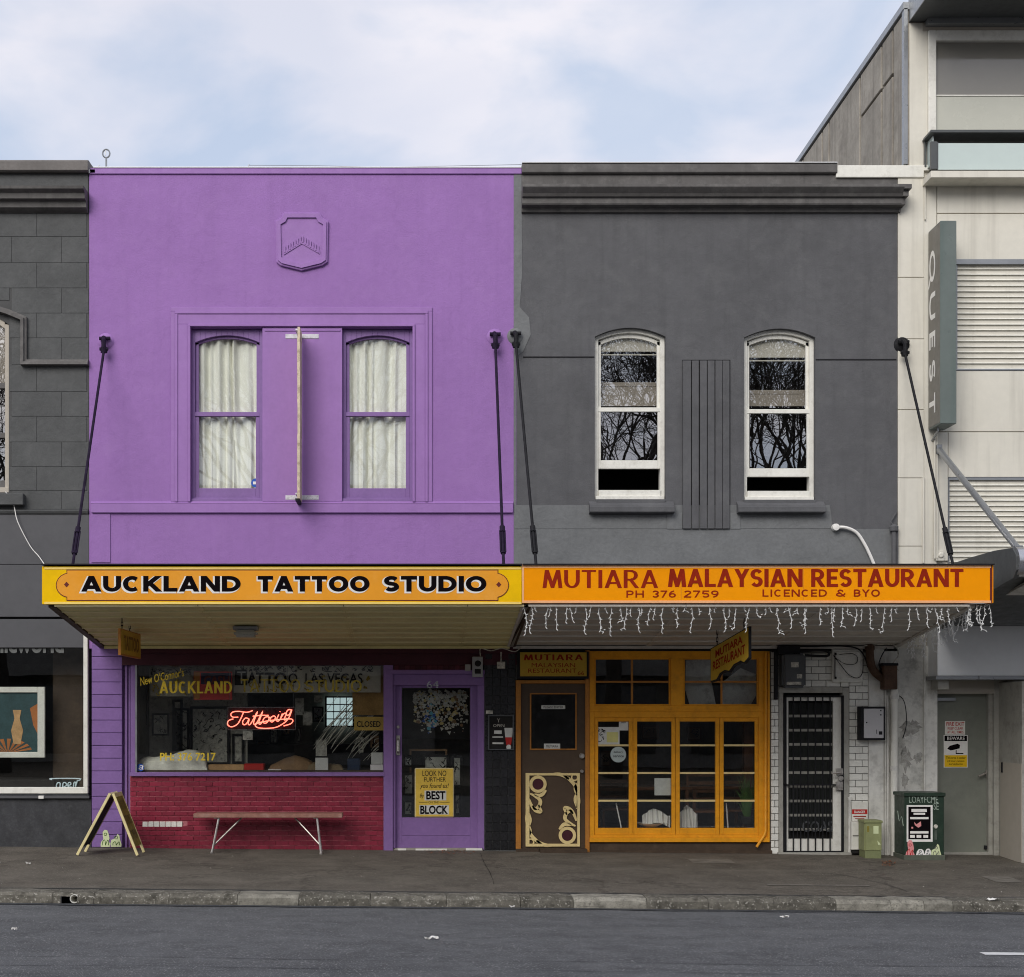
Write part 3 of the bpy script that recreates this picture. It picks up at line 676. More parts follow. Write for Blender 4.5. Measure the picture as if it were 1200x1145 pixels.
def surround(name, steps):
    mb = MB()
    for (l,r,t,th,d) in steps:
        zb = Z(588.5)
        mb.box(X(l), X(l+th), d, 0, zb, Z(t+th)); mb.box(X(r-th), X(r), d, 0, zb, Z(t+th)); mb.box(X(l), X(r), d, 0, Z(t+th), Z(t))
    return build(mb, name, m_purt, PB, bevel=.004)
surround('window_surround', [(200.5,506.5,360.3,5,.018),(205.5,501.5,365.3,3.2,.034),(208.7,498.3,368.5,12,.022),(220.7,486.3,380.5,2.8,.04)])
mb = MB(); mb.bp(307.5, 401, 384, 588, .012, -.1); mb.bp(310, 399, 386.5, 388, .022, 0); build(mb, 'pier_panel', m_purt, PB, bevel=.004)
# crest
def rp(pts): return [(X(a), Z(b)) for a, b in pts]
cr1 = [(333,250),(375,250),(378,256),(385,260),(384,308),(378,312),(353.5,318),(329,312),(324,308),(323,260),(330,256)]
def insets(pts, c, k): return [(c[0]+(a-c[0])*k, c[1]+(b-c[1])*k) for a, b in pts]
mb = MB(); mb.prism(rp(cr1), .035, 0); cr_o = build(mb, 'crest', m_purt, PB, bevel=.006, label='shield shaped plaster plaque')
c_ = (354, 283)
mb = MB(); A_, B_ = rp(insets(cr1, c_, .93)), rp(insets(cr1, c_, .80))
for i in range(len(A_)):
    j = (i+1) % len(A_)
    p = [(*A_[i],), (*A_[j],), (*B_[j],), (*B_[i],)]
    mb.prism(p, .055, .03)
build(mb, 'crest_rim', m_purt, cr_o)
mb = MB(); mb.prism(rp([(333,300),(354,287),(375,299),(375,295),(354,283.5),(333,296)]), .045, .034)
build(mb, 'chevron', m_purt, cr_o)
for i in range(14):
    px = 333+i*3.0; off = abs(px+1-354)*.62
    q = MB(); q.bp(px, px+1.6, 276+off, 283.5+off, .050, .034); build(q, 'crest_rib', m_purt, cr_o)
# purple sash windows
def purple_window(x0, x1):
    zt, zb = Z(384.5), Z(588); d = -.06
    f = MB(); t = X(4)-X(0)
    f.box(X(x0), X(x0+4), d, -.2, zb, zt); f.box(X(x1-4), X(x1), d, -.2, zb, zt)
    f.box(X(x0+4), X(x1-4), d, -.2, zb, Z(581.5)); f.box(X(x0-0.2), X(x1+.2), -.01, d-.001, zb, Z(584))
    f.arch_head(X(x0+4), X(x1-4), Z(400), Z(391.5)-Z(400), zt, d, -.2)
    wn = build(f, 'window', m_purp, PB, bevel=.003)
    s = MB(); dd = -.10
    s.box(X(x0+4), X(x0+8), dd, dd-.04, Z(482), Z(399)); s.box(X(x1-8), X(x1-4), dd, dd-.04, Z(482), Z(399))
    s.arch_band(X(x0+4), X(x1-4), Z(399.5), Z(391.5)-Z(399.5), -.03, dd, dd-.04); s.box(X(x0+4), X(x1-4), dd, dd-.04, Z(486), Z(482))
    build(s, 'upper_sash', m_purp, wn, bevel=.003)
    s = MB(); dd = -.075
    s.box(X(x0+4), X(x0+8.5), dd, dd-.04, Z(581.5), Z(486)); s.box(X(x1-8.5), X(x1-4), dd, dd-.04, Z(581.5), Z(486))
    s.box(X(x0+8.5), X(x1-8.5), dd, dd-.04, Z(581.5), Z(571)); s.box(X(x0+3.9), X(x1-3.9), dd+.012, dd-.04, Z(486.5), Z(481.5))
    build(s, 'lower_sash', m_purp, wn, bevel=.003)
    p = MB(); p.bp(x0+7, x1-7, 391, 483, -.118, -.121); p.bp(x0+8, x1-8, 486, 572, -.095, -.098); build(p, 'pane', m_gl, wn)
    return wn
wa = purple_window(223.5, 307.5); wb = purple_window(401, 484)
st = MB(); st.lathe((X(299.6,-.09), .09, Z(566,-.09)), [(.0,0.0),(.055,0.0),(.055,.0012),(.0,.0012)], 'y', 20); build(st, 'sticker', m_blu, wa, label='round blue sticker in the lower corner')
st = MB(); st.bp(296.5,303,564.3,567.6,-.0868,-.088); build(st, 'sticker_mark', m_letw, wa)
room('upper_room', PB, X(150), X(560), Z(610), Z(350), -.22, -3.2, M('upper_room_wall', (.6,.58,.5), .9))
mb = MB(); mb.box(X(104.6), X(604.5), -.3, -9, Z(210), Z(206)); build(mb, 'roof', m_lgm, PB)
mb = MB(); mb.box(X(104.6), X(104.6)+.2, -.22, -9, Z(760), Z(203.5)); mb.box(X(604.5)-.2, X(604.5), -.22, -9, Z(760), Z(203.5)); build(mb, 'side_wall', m_whtd, PB)
def curtain(x0, x1, label, seed, part_at=None):
    r_ = random.Random(seed); mb = MB(); n = 90; m_ = 14
    xa, xb = X(x0), X(x1); zt, zb = Z(386), Z(582)
    ph = [r_.uniform(0, 6.28) for _ in range(4)]
    for i in range(n+1):
        u = i/n
        for j in range(m_+1):
            v = j/m_
            sp = 1+.06*v
            x = lerp(xa, xb, u); 
            u0_ = u; u = u+.045*math.sin(u*7+ph[1])+.022*math.sin(u*19+ph[2])
            y = .165+.022*math.sin(u*44+ph[0]+.6*math.sin(v*3+ph[2]))+.018*math.sin(u*23+ph[1]+v*1.2)+.01*math.sin(u*91+ph[3])*v
            if part_at is not None: y += .05*math.exp(-((u-part_at-.12*(v-.5))/.03)**2)
            u = u0_; mb.v.append((x, y, lerp(zt, zb, v)))
    for i in range(n):
        for j in range(m_): k = i*(m_+1)+j; mb.f.append((k, k+m_+1, k+m_+2, k+1)[::-1])
    return solo(mb, 'curtain', m_cur, label, 'curtain', 'cream curtains in the purple building', smooth=True)
curtain(226, 306, 'cream pleated curtain behind the purple window with the blue round sticker', 3, .62)
curtain(403, 482, 'cream pleated curtain behind the right hand purple window', 5)
# --- ground floor of the purple building
PD = 0.0
gl_ = lambda px: gz(X(px), 0)
# pillar of painted blocks
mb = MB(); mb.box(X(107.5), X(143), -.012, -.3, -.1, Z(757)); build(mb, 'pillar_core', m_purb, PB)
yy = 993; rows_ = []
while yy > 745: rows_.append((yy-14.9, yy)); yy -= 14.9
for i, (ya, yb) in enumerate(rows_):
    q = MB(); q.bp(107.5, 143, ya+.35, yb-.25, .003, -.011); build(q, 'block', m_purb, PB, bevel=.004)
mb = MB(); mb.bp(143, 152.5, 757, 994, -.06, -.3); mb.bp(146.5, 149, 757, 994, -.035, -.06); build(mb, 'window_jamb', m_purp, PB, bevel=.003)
mb = MB(); mb.box(X(143), X(606), .0, -.3, Z(779.5), Z(740)); mb.box(X(143), X(606), .03, 0, Z(766), Z(757)); build(mb, 'shop_lintel', m_redd, PB)
# shop window
mb = MB(); d0 = -.02
mb.box(X(152.5), X(451), d0+.06, -.12, Z(909.5), Z(905)); mb.box(X(152.5), X(158.5), d0, -.1, Z(905), Z(779.5)); mb.box(X(449.5), X(460.5), .03, -.12, -.02, Z(779.5))
swn = build(mb, 'shop_window', m_purp, PB, bevel=.003)
mb = MB(); mb.bp(158.5,160.3,779.5,905,.0,-.05); build(mb, 'glazing_bead', m_lgm, swn)
mb = MB(); mb.bp(160, 449.5, 779.5, 905, -.05, -.056); build(mb, 'pane', m_gldk, swn)
# tiled stall riser
mb = MB(); mb.box(X(152.5), X(449.5), -.012, -.15, -.1, Z(909.6)); tw = build(mb, 'stall_riser', m_redg, PB)
tr, tc_ = 15, 20
tz0, tz1 = Z(996.5), Z(910); th_ = (tz1-tz0)/tr; tw_ = (X(449.3)-X(152.7))/tc_
q = MB(); q.box(0, tw_-.004, 0, -.011, 0, th_-.0085); t0 = build(q, 'tile', m_red, tw, bevel=.0022)
first = True
for i in range(tr):
    for j in range(tc_):
        px = 152.7+(j+.5*(i%2))*(449.3-152.7)/tc_; py = 996.5-i*(996.5-910)/tr
        if 167 <= px+4 <= 212 and 962 < py < 969: continue
        if i % 2 and j == tc_-1: continue
        tgt = (X(152.7)+(j+.5*(i%2))*tw_+.002, R.uniform(-.0012,.0012), tz0+i*th_+.002)
        base = Vector((0, 0, 0)); off = Vector(tgt)
        if first: t0.location = Vector(t0.location)+off; t0['_w'] = tuple(locof(t0)+off); t0off = off; first = False
        else: copyobj(t0, off-t0off)
for i in range(1, tr, 2):
    for (xa_, xb_) in ((X(152.7)+.002, X(152.7)+tw_*.5-.004), (X(152.7)+tw_*(tc_-.5)+.002, X(449.3)-.004)):
        q = MB(); q.box(xa_, xb_, 0, -.011, tz0+i*th_+.002, tz0+(i+1)*th_-.0042); build(q, 'tile', m_red, tw, bevel=.0022)
for k in range(7):
    q = MB(); q.bp(167+k*6.75, 173.1+k*6.75, 962.8, 969, .001, -.011); build(q, 'patch_tile', m_wht, tw, bevel=.002, label='unpainted white tile in the patch')
# door 64
DK = -.10
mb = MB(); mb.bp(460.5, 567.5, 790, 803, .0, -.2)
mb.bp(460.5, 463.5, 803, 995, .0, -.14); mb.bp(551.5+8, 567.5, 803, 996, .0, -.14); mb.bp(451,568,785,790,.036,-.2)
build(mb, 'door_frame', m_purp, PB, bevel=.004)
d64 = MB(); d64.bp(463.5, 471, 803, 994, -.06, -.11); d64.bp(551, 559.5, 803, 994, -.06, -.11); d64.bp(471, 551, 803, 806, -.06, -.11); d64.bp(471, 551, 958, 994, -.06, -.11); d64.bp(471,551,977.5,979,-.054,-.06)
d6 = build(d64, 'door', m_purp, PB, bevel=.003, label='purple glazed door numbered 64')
mb = MB(); mb.bp(471, 551, 806, 958, -.08, -.086); build(mb, 'pane', m_gldk, d6)
mb = MB(); mb.bp(464.3,468.7,862,885,-.045,-.06); mb.tube([(X(466.5),.06-.02,Z(866)),(X(466.5),.06-.075,Z(868)),(X(466.5),.06-.08,Z(880)),(X(466.5),.06-.02,Z(882))], .011, 8); build(mb, 'handle', m_stl, d6, smooth=True)
mb = MB(); mb.lathe((X(466.5),.06,Z(852)), [(0,.012),(.018,.012),(.018,0)], 'y', 14); build(mb, 'lock', m_stl, d6)
mb = MB(); T('64', 500, 514, 798, 806.5, .002, mb=mb); build(mb, 'house_number', m_alu, PB)
mb = MB(); mb.bp(461,566,994,997,-.0,-.3); build(mb, 'threshold', m_conc, PB)
mb = MB(); mb.box(X(466),X(476),.012,0,Z(996.5),Z(994.3)); mb.box(X(487),X(524),.012,0,Z(996.5),Z(994.5)); mb.box(X(546),X(565),.012,0,Z(996.5),Z(994)); build(mb, 'threshold_strip', m_wht, PB)
# maroon mosaic over the door
mb = MB(); mb.bp(461, 553, 765, 790, -.012, -.2); mz = build(mb, 'mosaic_panel', m_redd, PB)
q = MB(); q.box(0,.058,0,-.01,0,.05); tt = build(q, 'tile', M('dark_maroon_tile', (.09,.018,.026), .35, .3, 8, rnd=.4), mz, bevel=.002); first = True
for i in range(5):
    for j in range(14):
        off = Vector((X(461.5)+j*.0665, .001, Z(790)+i*.0515))
        if X(461.5)+j*.0665+.06 > X(551): continue
        if first: tt.location = Vector(tt.location)+off; tt['_w'] = tuple(locof(tt)+off); o0 = off; first = False
        else: copyobj(tt, off-o0)
# black tiled pier
mb = MB(); mb.box(X(567.5), X(606), -.012, -.2, -.1, Z(760)); bp_ = build(mb, 'tiled_pier', m_bgr, PB)
cols, rows2 = 4, 22; tw2 = (X(604.5)-X(568.5))/cols; th2 = (Z(762)-Z(996))/rows2
q = MB(); q.box(0, tw2-.005, 0, -.012, 0, th2-.005); tt = build(q, 'tile', m_btl, bp_, bevel=.003); first = True
for i in range(rows2):
    for j in range(cols):
        off = Vector((X(568.5)+j*tw2, R.uniform(-.001,.001), Z(996)+i*th2))
        if first: tt.location = Vector(tt.location)+off; tt['_w'] = tuple(locof(tt)+off); o0 = off; first = False
        else: copyobj(tt, off-o0)
room('shop_interior', PB, X(146), X(600), Z(990), Z(745), -.13, -3.2, M('tattoo_shop_wall', (.22,.21,.18), .9, .3, 3))
# --- grey restaurant building
GB = thing('shop_building', 'charcoal restaurant building with two white arched sash windows and a moulded cornice', 'building', (X(830), 0, gz(3.5,0)))
mb = MB()
oA = (X(697), X(780), Z(585), Z(394.5), Z(384)-Z(394.5)); oB = (X(872), X(955.5), Z(586), Z(395.5), Z(385)-Z(395.5))
wall(mb, X(605), X(1051.5), Z(620), Z(250), 0, [oA, oB], .22)
build(mb, 'wall', m_gry, GB, weld=True)
mb = MB(); wall(mb, X(602), X(1051.5), Z(760), Z(620.01), .004, [], .22); build(mb, 'lower_wall', m_gryl, GB)
mb = MB(); mb.prism(rp([(602,619),(602,200),(611,204),(612,318),(609,360),(620,372),(622,392),(613,412),(604.5,418),(604.5,592),(690,592),(690,603),(783,603),(783,619.6),(602,619.6)]), .005, 0); build(mb, 'render_patch', m_gryl, GB)
mb = MB(); mb.prism(rp([(789,619.5),(782,601),(782,592),(870,592),(972,592),(974,603),(975,619.5)]), .0045, 0); build(mb, 'render_patch', m_gryl, GB)
for (a,b,y) in ((613,696.5,418.6),(956,1050.5,421.5)):
    mb = MB(); mb.bp(a, b, y-.9, y+.5, .006, 0); build(mb, 'groove_line', m_blk, GB)
mb = MB(); mb.box(X(605),X(1051.5),0,-.25,Z(250),Z(204)); build(mb, 'parapet', m_gryt, GB)
mb = MB(); mb.prismx([(.03,Z(204.3)),(.045,Z(203)),(.045,Z(194)),(.03,Z(192.5)),(-.3,Z(192.5)),(-.3,Z(204.3))], X(611.5), X(980)); build(mb, 'coping', m_gryt, GB)
mb = MB(); mb.box(X(611.5),X(980),.055,-.32,Z(192.5),Z(191.6)); build(mb, 'roof_flashing', m_flash, GB)
def cornice_prof(dx):
    return [(0,Z(250.5)),(.04,Z(249.5)),(.055,Z(245.5)),(.13,Z(244.5)),(.14,Z(243)),(.14,Z(237)),(.17,Z(236)),(.19,Z(233)),(.235,Z(229)),(.25,Z(227.5)),(.25,Z(224.5)),(0,Z(223.5))]
mb = MB(); mb.prismx(cornice_prof(0), X(611), X(1052)); 
# returned end: mitred steps
for (d1, z0, z1, ex) in ((.055,250,245.6,.02),(.14,244.4,236.5,.045),(.20,236.3,230,.065),(.25,229.5,224.5,.085)):
    mb.box(X(1052), X(1052)+ex, d1, -.1, Z(z0), Z(z1))
build(mb, 'cornice', m_gryt, GB)
mb = MB(); mb.bp(799.6, 855.8, 421.6, 620, .004, 0); build(mb, 'panel_recess', m_blk, GB)
for i, px in enumerate((800.2, 811, 820.5, 829.5, 838.5, 847)):
    q = MB(); q.bp(px, px+ (9.7 if i == 0 else 8.0), 422.5, 619.5, .03, .004); build(q, 'panel_rib', m_gry, GB, bevel=.003)
mb = MB(); mb.bp(781.5, 799.5, 601.5, 620, .012, 0); build(mb, 'panel_foot', m_gryl, GB, bevel=.003); mb = MB(); mb.bp(856, 868, 601.5, 620, .012, 0); build(mb, 'panel_foot', m_gryl, GB, bevel=.003)
for (a,b) in ((690,789),(863,965)):
    mb = MB(); mb.prismx([(0,Z(602.5)),(.10,Z(602)),(.11,Z(601)),(.11,Z(595)),(.085,Z(593.8)),(.085,Z(592.8)),(0,Z(587.5))], X(a), X(b)); mb.bp(a+9,b-9,585.5,589,.03,-.1); build(mb, 'sill', m_gry, GB, bevel=.003)
def white_window(x0, x1, ya, ys_, yb, ymeet, ylb0, ylb1, ygap, seed):
    zs = Z(ys_); rise = Z(ya)-zs; d = -.07; f = MB()
    f.box(X(x0), X(x0+5), d, -.2, Z(yb), zs+.02); f.box(X(x1-5), X(x1), d, -.2, Z(yb), zs+.02)
    f.arch_band(X(x0), X(x1), zs-.045, rise, .055, d+.002, -.2)
    f.box(X(x0+5), X(x1-5), d+.02, -.2, Z(yb), Z(ygap+.5)); f.box(X(x0+1), X(x1-1), d+.05, -.1, Z(yb), Z(yb-4))
    wn = build(f, 'window', m_wht, GB, bevel=.003)
    s = MB(); dd = -.11
    s.box(X(x0+5), X(x0+8.5), dd, dd-.04, Z(ymeet), zs-.03); s.box(X(x1-8.5), X(x1-5), dd, dd-.04, Z(ymeet), zs-.03); s.arch_band(X(x0+5), X(x1-5), zs-.085, rise-.01, .05, dd, dd-.04)
    s.box(X(x0+5), X(x1-5), dd, dd-.04, Z(ymeet+4), Z(ymeet-.8)); build(s, 'upper_sash', m_wht, wn, bevel=.003)
    s = MB(); dd = -.08
    s.box(X(x0+5), X(x0+8), dd, dd-.035, Z(ylb1), Z(ymeet+5)); s.box(X(x1-8), X(x1-5), dd, dd-.035, Z(ylb1), Z(ymeet+5)); s.box(X(x0+8), X(x1-8), dd, dd-.035, Z(ylb1), Z(ylb0)); s.box(X(x0+4.5), X(x1-4.5), dd+.006, dd-.035, Z(ymeet+5), Z(ymeet))
    build(s, 'lower_sash', m_wht, wn, bevel=.003)
    p = MB(); p.bp(x0+7, x1-7, ya+3, ymeet, -.125, -.128); p.bp(x0+7, x1-7, ymeet+3, ylb0+1, -.095, -.098); build(p, 'pane', m_glup, wn)
    return wn
white_window(697, 780, 384, 394.5, 585, 476, 538, 548, 573, 1)
wG2 = white_window(872, 955.5, 385, 395.5, 586, 478, 547.5, 557.5, 574, 2)
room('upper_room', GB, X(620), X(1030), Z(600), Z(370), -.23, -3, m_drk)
for (a, b, y1, lb) in ((703,774,412,'left'),(878,950,419,'right')):
    mb = MB(); mb.bp(a, b, 384, y1, -.16, -.165); mb.tube([(X(a),.165,Z(y1)),(X(b),.165,Z(y1))], .009, 8)
    solo(mb, 'roller_blind', m_blind, 'cream roller blind at the top of the '+lb+' white arched window', 'blind', 'roller blinds')
    mb = MB(); y2 = 448 if lb == 'left' else 457
    mb.bp(a, b, y2, 476, -.20, -.204); mb.tube([(X(a),.2,Z(y2)),(X(b),.2,Z(y2))], .007, 8)
    solo(mb, 'net_curtain', m_crmd, 'pale half height net behind the middle of the '+lb+' white arched window', 'net curtain', 'half height nets')
mb = MB(); mb.box(X(605), X(1051), -.3, -9, Z(212), Z(208)); build(mb, 'roof', m_lgm, GB)
mb = MB(); mb.box(X(1051)-.2, X(1051), -.22, -9, Z(760), Z(212)); mb.box(X(606), X(606)+.2, -.22, -9, Z(760), Z(212)); build(mb, 'side_wall', m_whtd, GB)
# ground floor of the restaurant
room('restaurant_interior', GB, X(608), X(903), Z(992), Z(745), -.16, -4.2, M('restaurant_wall', (.10,.07,.05), .8, .3, 2))
mb = MB(); mb.bp(606,1052,742,763,.0,-.2); build(mb, 'shop_lintel', m_drk, GB)
# brown door
mb = MB(); mb.bp(604.5, 610.5, 797, 995, .02, -.15); mb.bp(686, 691, 762, 1000, .02, -.15); mb.bp(610.5,686,797,801,.015,-.15)
build(mb, 'door_frame', m_orgd, GB, bevel=.003)
mb = MB(); mb.bp(610.5, 686, 801, 994, -.02, -.08); dB = build(mb, 'door', m_brd, GB, bevel=.002, label='brown door with cream fretwork panel')
mb = MB(); mb.bp(622.5, 674.5, 813.5, 877.5, -.014, -.02); build(mb, 'pane', M('black_door_glass', (.012,.012,.012), .08, .1, 2, spec=.7), dB)
mb = MB(); mb.ring(X(621), X(676), Z(879), Z(812), .017, .017, .017, .017, -.004, -.02); build(mb, 'glass_bead', m_orgd, dB, bevel=.002)
mb = MB(); mb.box(X(634.5),X(662.5),-.002,-.014,Z(831),Z(826.5)); build(mb, 'plate', m_pale, dB, bevel=.004)
mb = MB(); mb.box(X(637.5),X(656.5),-.005,-.014,Z(877.5),Z(871.5)); build(mb, 'sticker', m_pale, dB)
mb = MB(); T('PLEASE ENTER', 637, 660, 827.6, 830, .001, mb=mb); T('MUTIARA', 640, 654, 873.2, 876, .001, mb=mb); build(mb, 'lettering', m_let, dB)
for y in (886, 904):
    mb = MB(); r_ = .034 if y == 886 else .02
    mb.lathe((X(682),.02,Z(y)), [(0,.045),(r_*.8,.045),(r_,.03),(r_*.5,.016),(r_*.5,.008),(r_,.006),(r_,0)], 'y', 14); build(mb, 'knob' if y == 886 else 'lock', m_stl, dB, smooth=True)
# fretwork
mb = MB(); q0, q1, qy0, qy1 = 616, 679.5, 906, 992
mb.ring(X(q0), X(q1), Z(qy1), Z(qy0), .045, .03, .028, .032, .004, -.02)
def annulus(mb, cx, cy, r0, r1, d0, d1, a0=0, a1=360, n=20):
    for i in range(n):
        t0, t1 = math.radians(lerp(a0,a1,i/n)), math.radians(lerp(a0,a1,(i+1)/n)); sx = 1/98.
        P_ = [(X(cx)+r*sx*math.cos(t), Z(cy)+r*sx*math.sin(t)) for r, t in ((r0,t0),(r1,t0),(r1,t1),(r0,t1))]
        mb.prism(P_, d0, d1)
def blade(mb, pts, d0, d1, wmax=3.2):
    P = smoothpath([(X(a),0,Z(b)) for a, b in pts], 5); n = len(P)
    for i in range(n-1):
        def off(k):
            t = (P[min(k+1,n-1)]-P[max(k-1,0)]).normalized(); s = Vector((-t.z,0,t.x)); w_ = wmax/98./2*(.35+.65*math.sin(math.pi*min(1,(k+.6)/n)))
            return P[k]+s*w_, P[k]-s*w_
        a, b = off(i); c, d = off(i+1); mb.prism([(b.x,b.z),(d.x,d.z),(c.x,c.z),(a.x,a.z)], d0, d1)
for fl in (0, 1):
    f_ = (lambda p: p) if not fl else (lambda p: (2*647.7-p[0], 2*949-p[1]))
    c = f_((630.5, 919)); annulus(mb, c[0], c[1], 6.6, 10.2, .002, -.02)
    c = f_((673.5, 911)) ; annulus(mb, c[0], c[1], 2.8, 4.4, .002, -.02)
    for bl in ([(621,930),(627,933),(633,938),(632,944),(627,948),(624,944)], [(620,936),(623,944),(628,950),(634,951),(631,943)], [(640,926),(634,932),(626,931)], [(618,950),(621,960),(620,968)], [(660,908),(668,914),(674,921),(677,932)], [(648,907),(658,908),(667,913)], [(677,930),(678,940),(676,948)], [(619,966),(621,974),(619,980)]):
        blade(mb, [f_(p) for p in bl], .0015, -.02, 4.2)
build(mb, 'fretwork', m_crw, dB)
mb = MB()
for fl in (0,1):
    c = (630.5,919) if not fl else (664.9,979); mb.lathe((X(c[0]),.02,Z(c[1])), [(0,.012),(.067,.012),(.067,0)], 'y', 20); build(mb, 'fret_rosette', m_redd, dB); mb = MB()
mb = MB(); mb.box(X(632), X(687), .12, -.02, gz(1.7,.1)-.05, Z(994)); mb.box(X(604.5),X(632),.02,-.1,-.1,Z(994)); build(mb, 'step', m_brn, GB, bevel=.004)
# orange window front
d = .0
mb = MB()
mb.bp(691, 902, 763, 771, .01, -.15)
mb.bp(691, 696.5, 771, 987, .008, -.15); mb.bp(889.5, 902, 771, 987, .008, -.15)
mb.bp(786, 801, 771, 827, .008, -.13)
mb.bp(696.5, 889.5, 827, 841, .008, -.13); mb.bp(691, 902, 831.5, 834, .022, .0); mb.bp(691,902,981.5,987,.03,-.15); mb.bp(696.5,889.5,978,981.5,.008,-.13)
og = build(mb, 'window_front', m_org, GB, bevel=.003)
mb = MB(); mb.bp(691, 905, 987, 1001, -.005, -.15); mb.bp(691,905,996.5,1002,.02,-.05); build(mb, 'base_board', m_brn, GB, bevel=.003)
def lights(name, x0, x1, y0, y1, fr, cx, cy, parent, dd=-.01, bot=0):
    f = MB(); t = fr/98.
    f.ring(X(x0), X(x1), Z(y1), Z(y0), t, t, t, t+bot/98., dd, dd-.045); wn = build(f, name, m_org, parent, bevel=.0025)
    b = MB(); gx0, gx1, gy0, gy1 = x0+fr, x1-fr, y0+fr, y1-fr-bot
    for c in cx: b.box(X(c-1.1), X(c+1.1), dd-.008, dd-.04, Z(gy1), Z(gy0))
    for c in cy:
        es = [gx0]+[q for c2 in cx for q in (c2-1.1, c2+1.1)]+[gx1]
        for i in range(0, len(es), 2): b.box(X(es[i]), X(es[i+1]), dd-.009, dd-.04, Z(c+1.1), Z(c-1.1))
    build(b, 'glazing_bar', m_crw if not cx else m_orgd, wn)
    xsv = [gx0]+list(cx)+[gx1]; ysv = [gy0]+list(cy)+[gy1]
    for i in range(len(xsv)-1):
        for j in range(len(ysv)-1):
            p = MB(); p.bp(xsv[i], xsv[i+1], ysv[j], ysv[j+1], dd-.022, dd-.026); o = build(p, 'pane', m_gldk, wn)
    return wn
lights('window', 696.5, 786, 771, 827, 1.8, (741,), (799,), GB)
lights('window', 801, 889.5, 771, 827, 1.8, (846,), (799,), GB)
for (a,b) in ((696.5,741.8),(742.2,791.8),(792.2,843.3),(843.7,889.5)):
    lights('casement', a, b, 841, 978, 4.6, (), (873.5,906,938.5), GB, bot=3)
# --- white painted brick bay with security door
mb = MB(); mb.box(X(903), X(917), -.012, -.2, -.15, Z(760)); mb.box(X(917), X(995), -.012, -.2, Z(806), Z(760)); mb.box(X(995), X(1018), -.012, -.2, -.15, Z(760)); bw = build(mb, 'brick_wall', m_brj, GB)
bh = 7.9; 
def bricks(x0, x1, y0, y1, bwid, par):
    y = y1; k = 0
    while y > y0+2:
        x = x0-(bwid/2 if k % 2 else 0)
        while x < x1-1:
            a, b = max(x, x0), min(x+bwid, x1)
            if b-a > 2: q = MB(); q.bp(a+.35, b-.35, max(y-bh,y0)+.35, y-.35, R.uniform(0,.003), -.011); build(q, 'brick', m_brk, par, bevel=.003)
            x += bwid
        y -= bh; k += 1
bricks(903.3, 912.7, 764, 1001, 9.4, bw); bricks(917, 995, 764, 805, 17, bw); bricks(995, 1017.6, 764, 946, 15.5, bw)
mb = MB(); mb.bp(912.7, 918, 812, 1000, .012, -.12); mb.bp(987.5, 995, 806, 1000, .012, -.12); mb.bp(912.7, 987.5, 805, 812, .012, -.12); build(mb, 'door_frame', m_dfr, GB, bevel=.004)
mb = MB(); mb.bp(918, 987.5, 812, 999, -.04, -.08)
mb2 = MB(); mb2.ring(X(920.5), X(986.5), Z(998), Z(817), .04, .10, .045, .15, -.02, -.075); sd_o = build(mb2, 'door', m_wht, GB, bevel=.003, label='white framed glass door behind a security grille')
mb = MB(); mb.bp(912,995,806,1004,-.125,-.15); build(mb, 'door_backing', m_drk, sd_o)
for i in range(9):
    y = 824+i*16.6
    q = MB(); q.bp(924.5, 977, y, y+13.6, -.05, -.055); build(q, 'pane', M('grille_door_glass%d'%i, (.02,.022,.02), .12, .2, 3, spec=.6) if i == 0 else bpy.data.materials['grille_door_glass0'], sd_o)
    q = MB(); q.bp(924.5, 977, y+13.6, y+16.6, -.046, -.055); build(q, 'glazing_bar', m_dfr, sd_o)
mb = MB()
for k in range(7): mb.box(X(920.5)+k*.088, X(920.5)+k*.088+.012, .005, -.012, Z(998), Z(815))
for k in range(6): mb.box(X(920.5)+k*.088+.05, X(920.5)+k*.088+.056, .005, -.012, Z(982), Z(919))
for y in (815, 919, 997): mb.box(X(918), X(987), .018, .005, Z(y+1.6), Z(y))
mb.box(X(986),X(988.5),.018,-.012,Z(998),Z(815)); mb.box(X(918),X(920.3),.018,-.012,Z(998),Z(815)); build(mb, 'security_grille', m_blk, sd_o)
mb = MB(); mb.tube([(X(984.5),-.02,Z(905)),(X(984.5),-.075,Z(905)),(X(972),-.08,Z(906))], .01, 8); mb.bp(980.5,988,900.5,908,.02,.0); mb.lathe((X(984.5),-.01,Z(912)), [(0,.03),(.03,.03),(.03,0)], 'y', 14); mb.bp(980,988,916,926,.025,0); build(mb, 'handle', m_stl, sd_o, smooth=True)
mb = MB(); T('COAS', 940, 976, 962, 975, -.0445, mb=mb, offset=.02); build(mb, 'lettering', m_mtr, sd_o)
mb = MB(); mb.bp(912, 998, 999, 1003, .05, -.2); build(mb, 'threshold', m_dfr, GB)
mb = MB(); mb.bp(1018, 1036, 758, 1004, .012, -.2); mb.bp(1036, 1052, 758, 1006, .0, -.2); build(mb, 'pilaster', m_whtd, GB, bevel=.004)
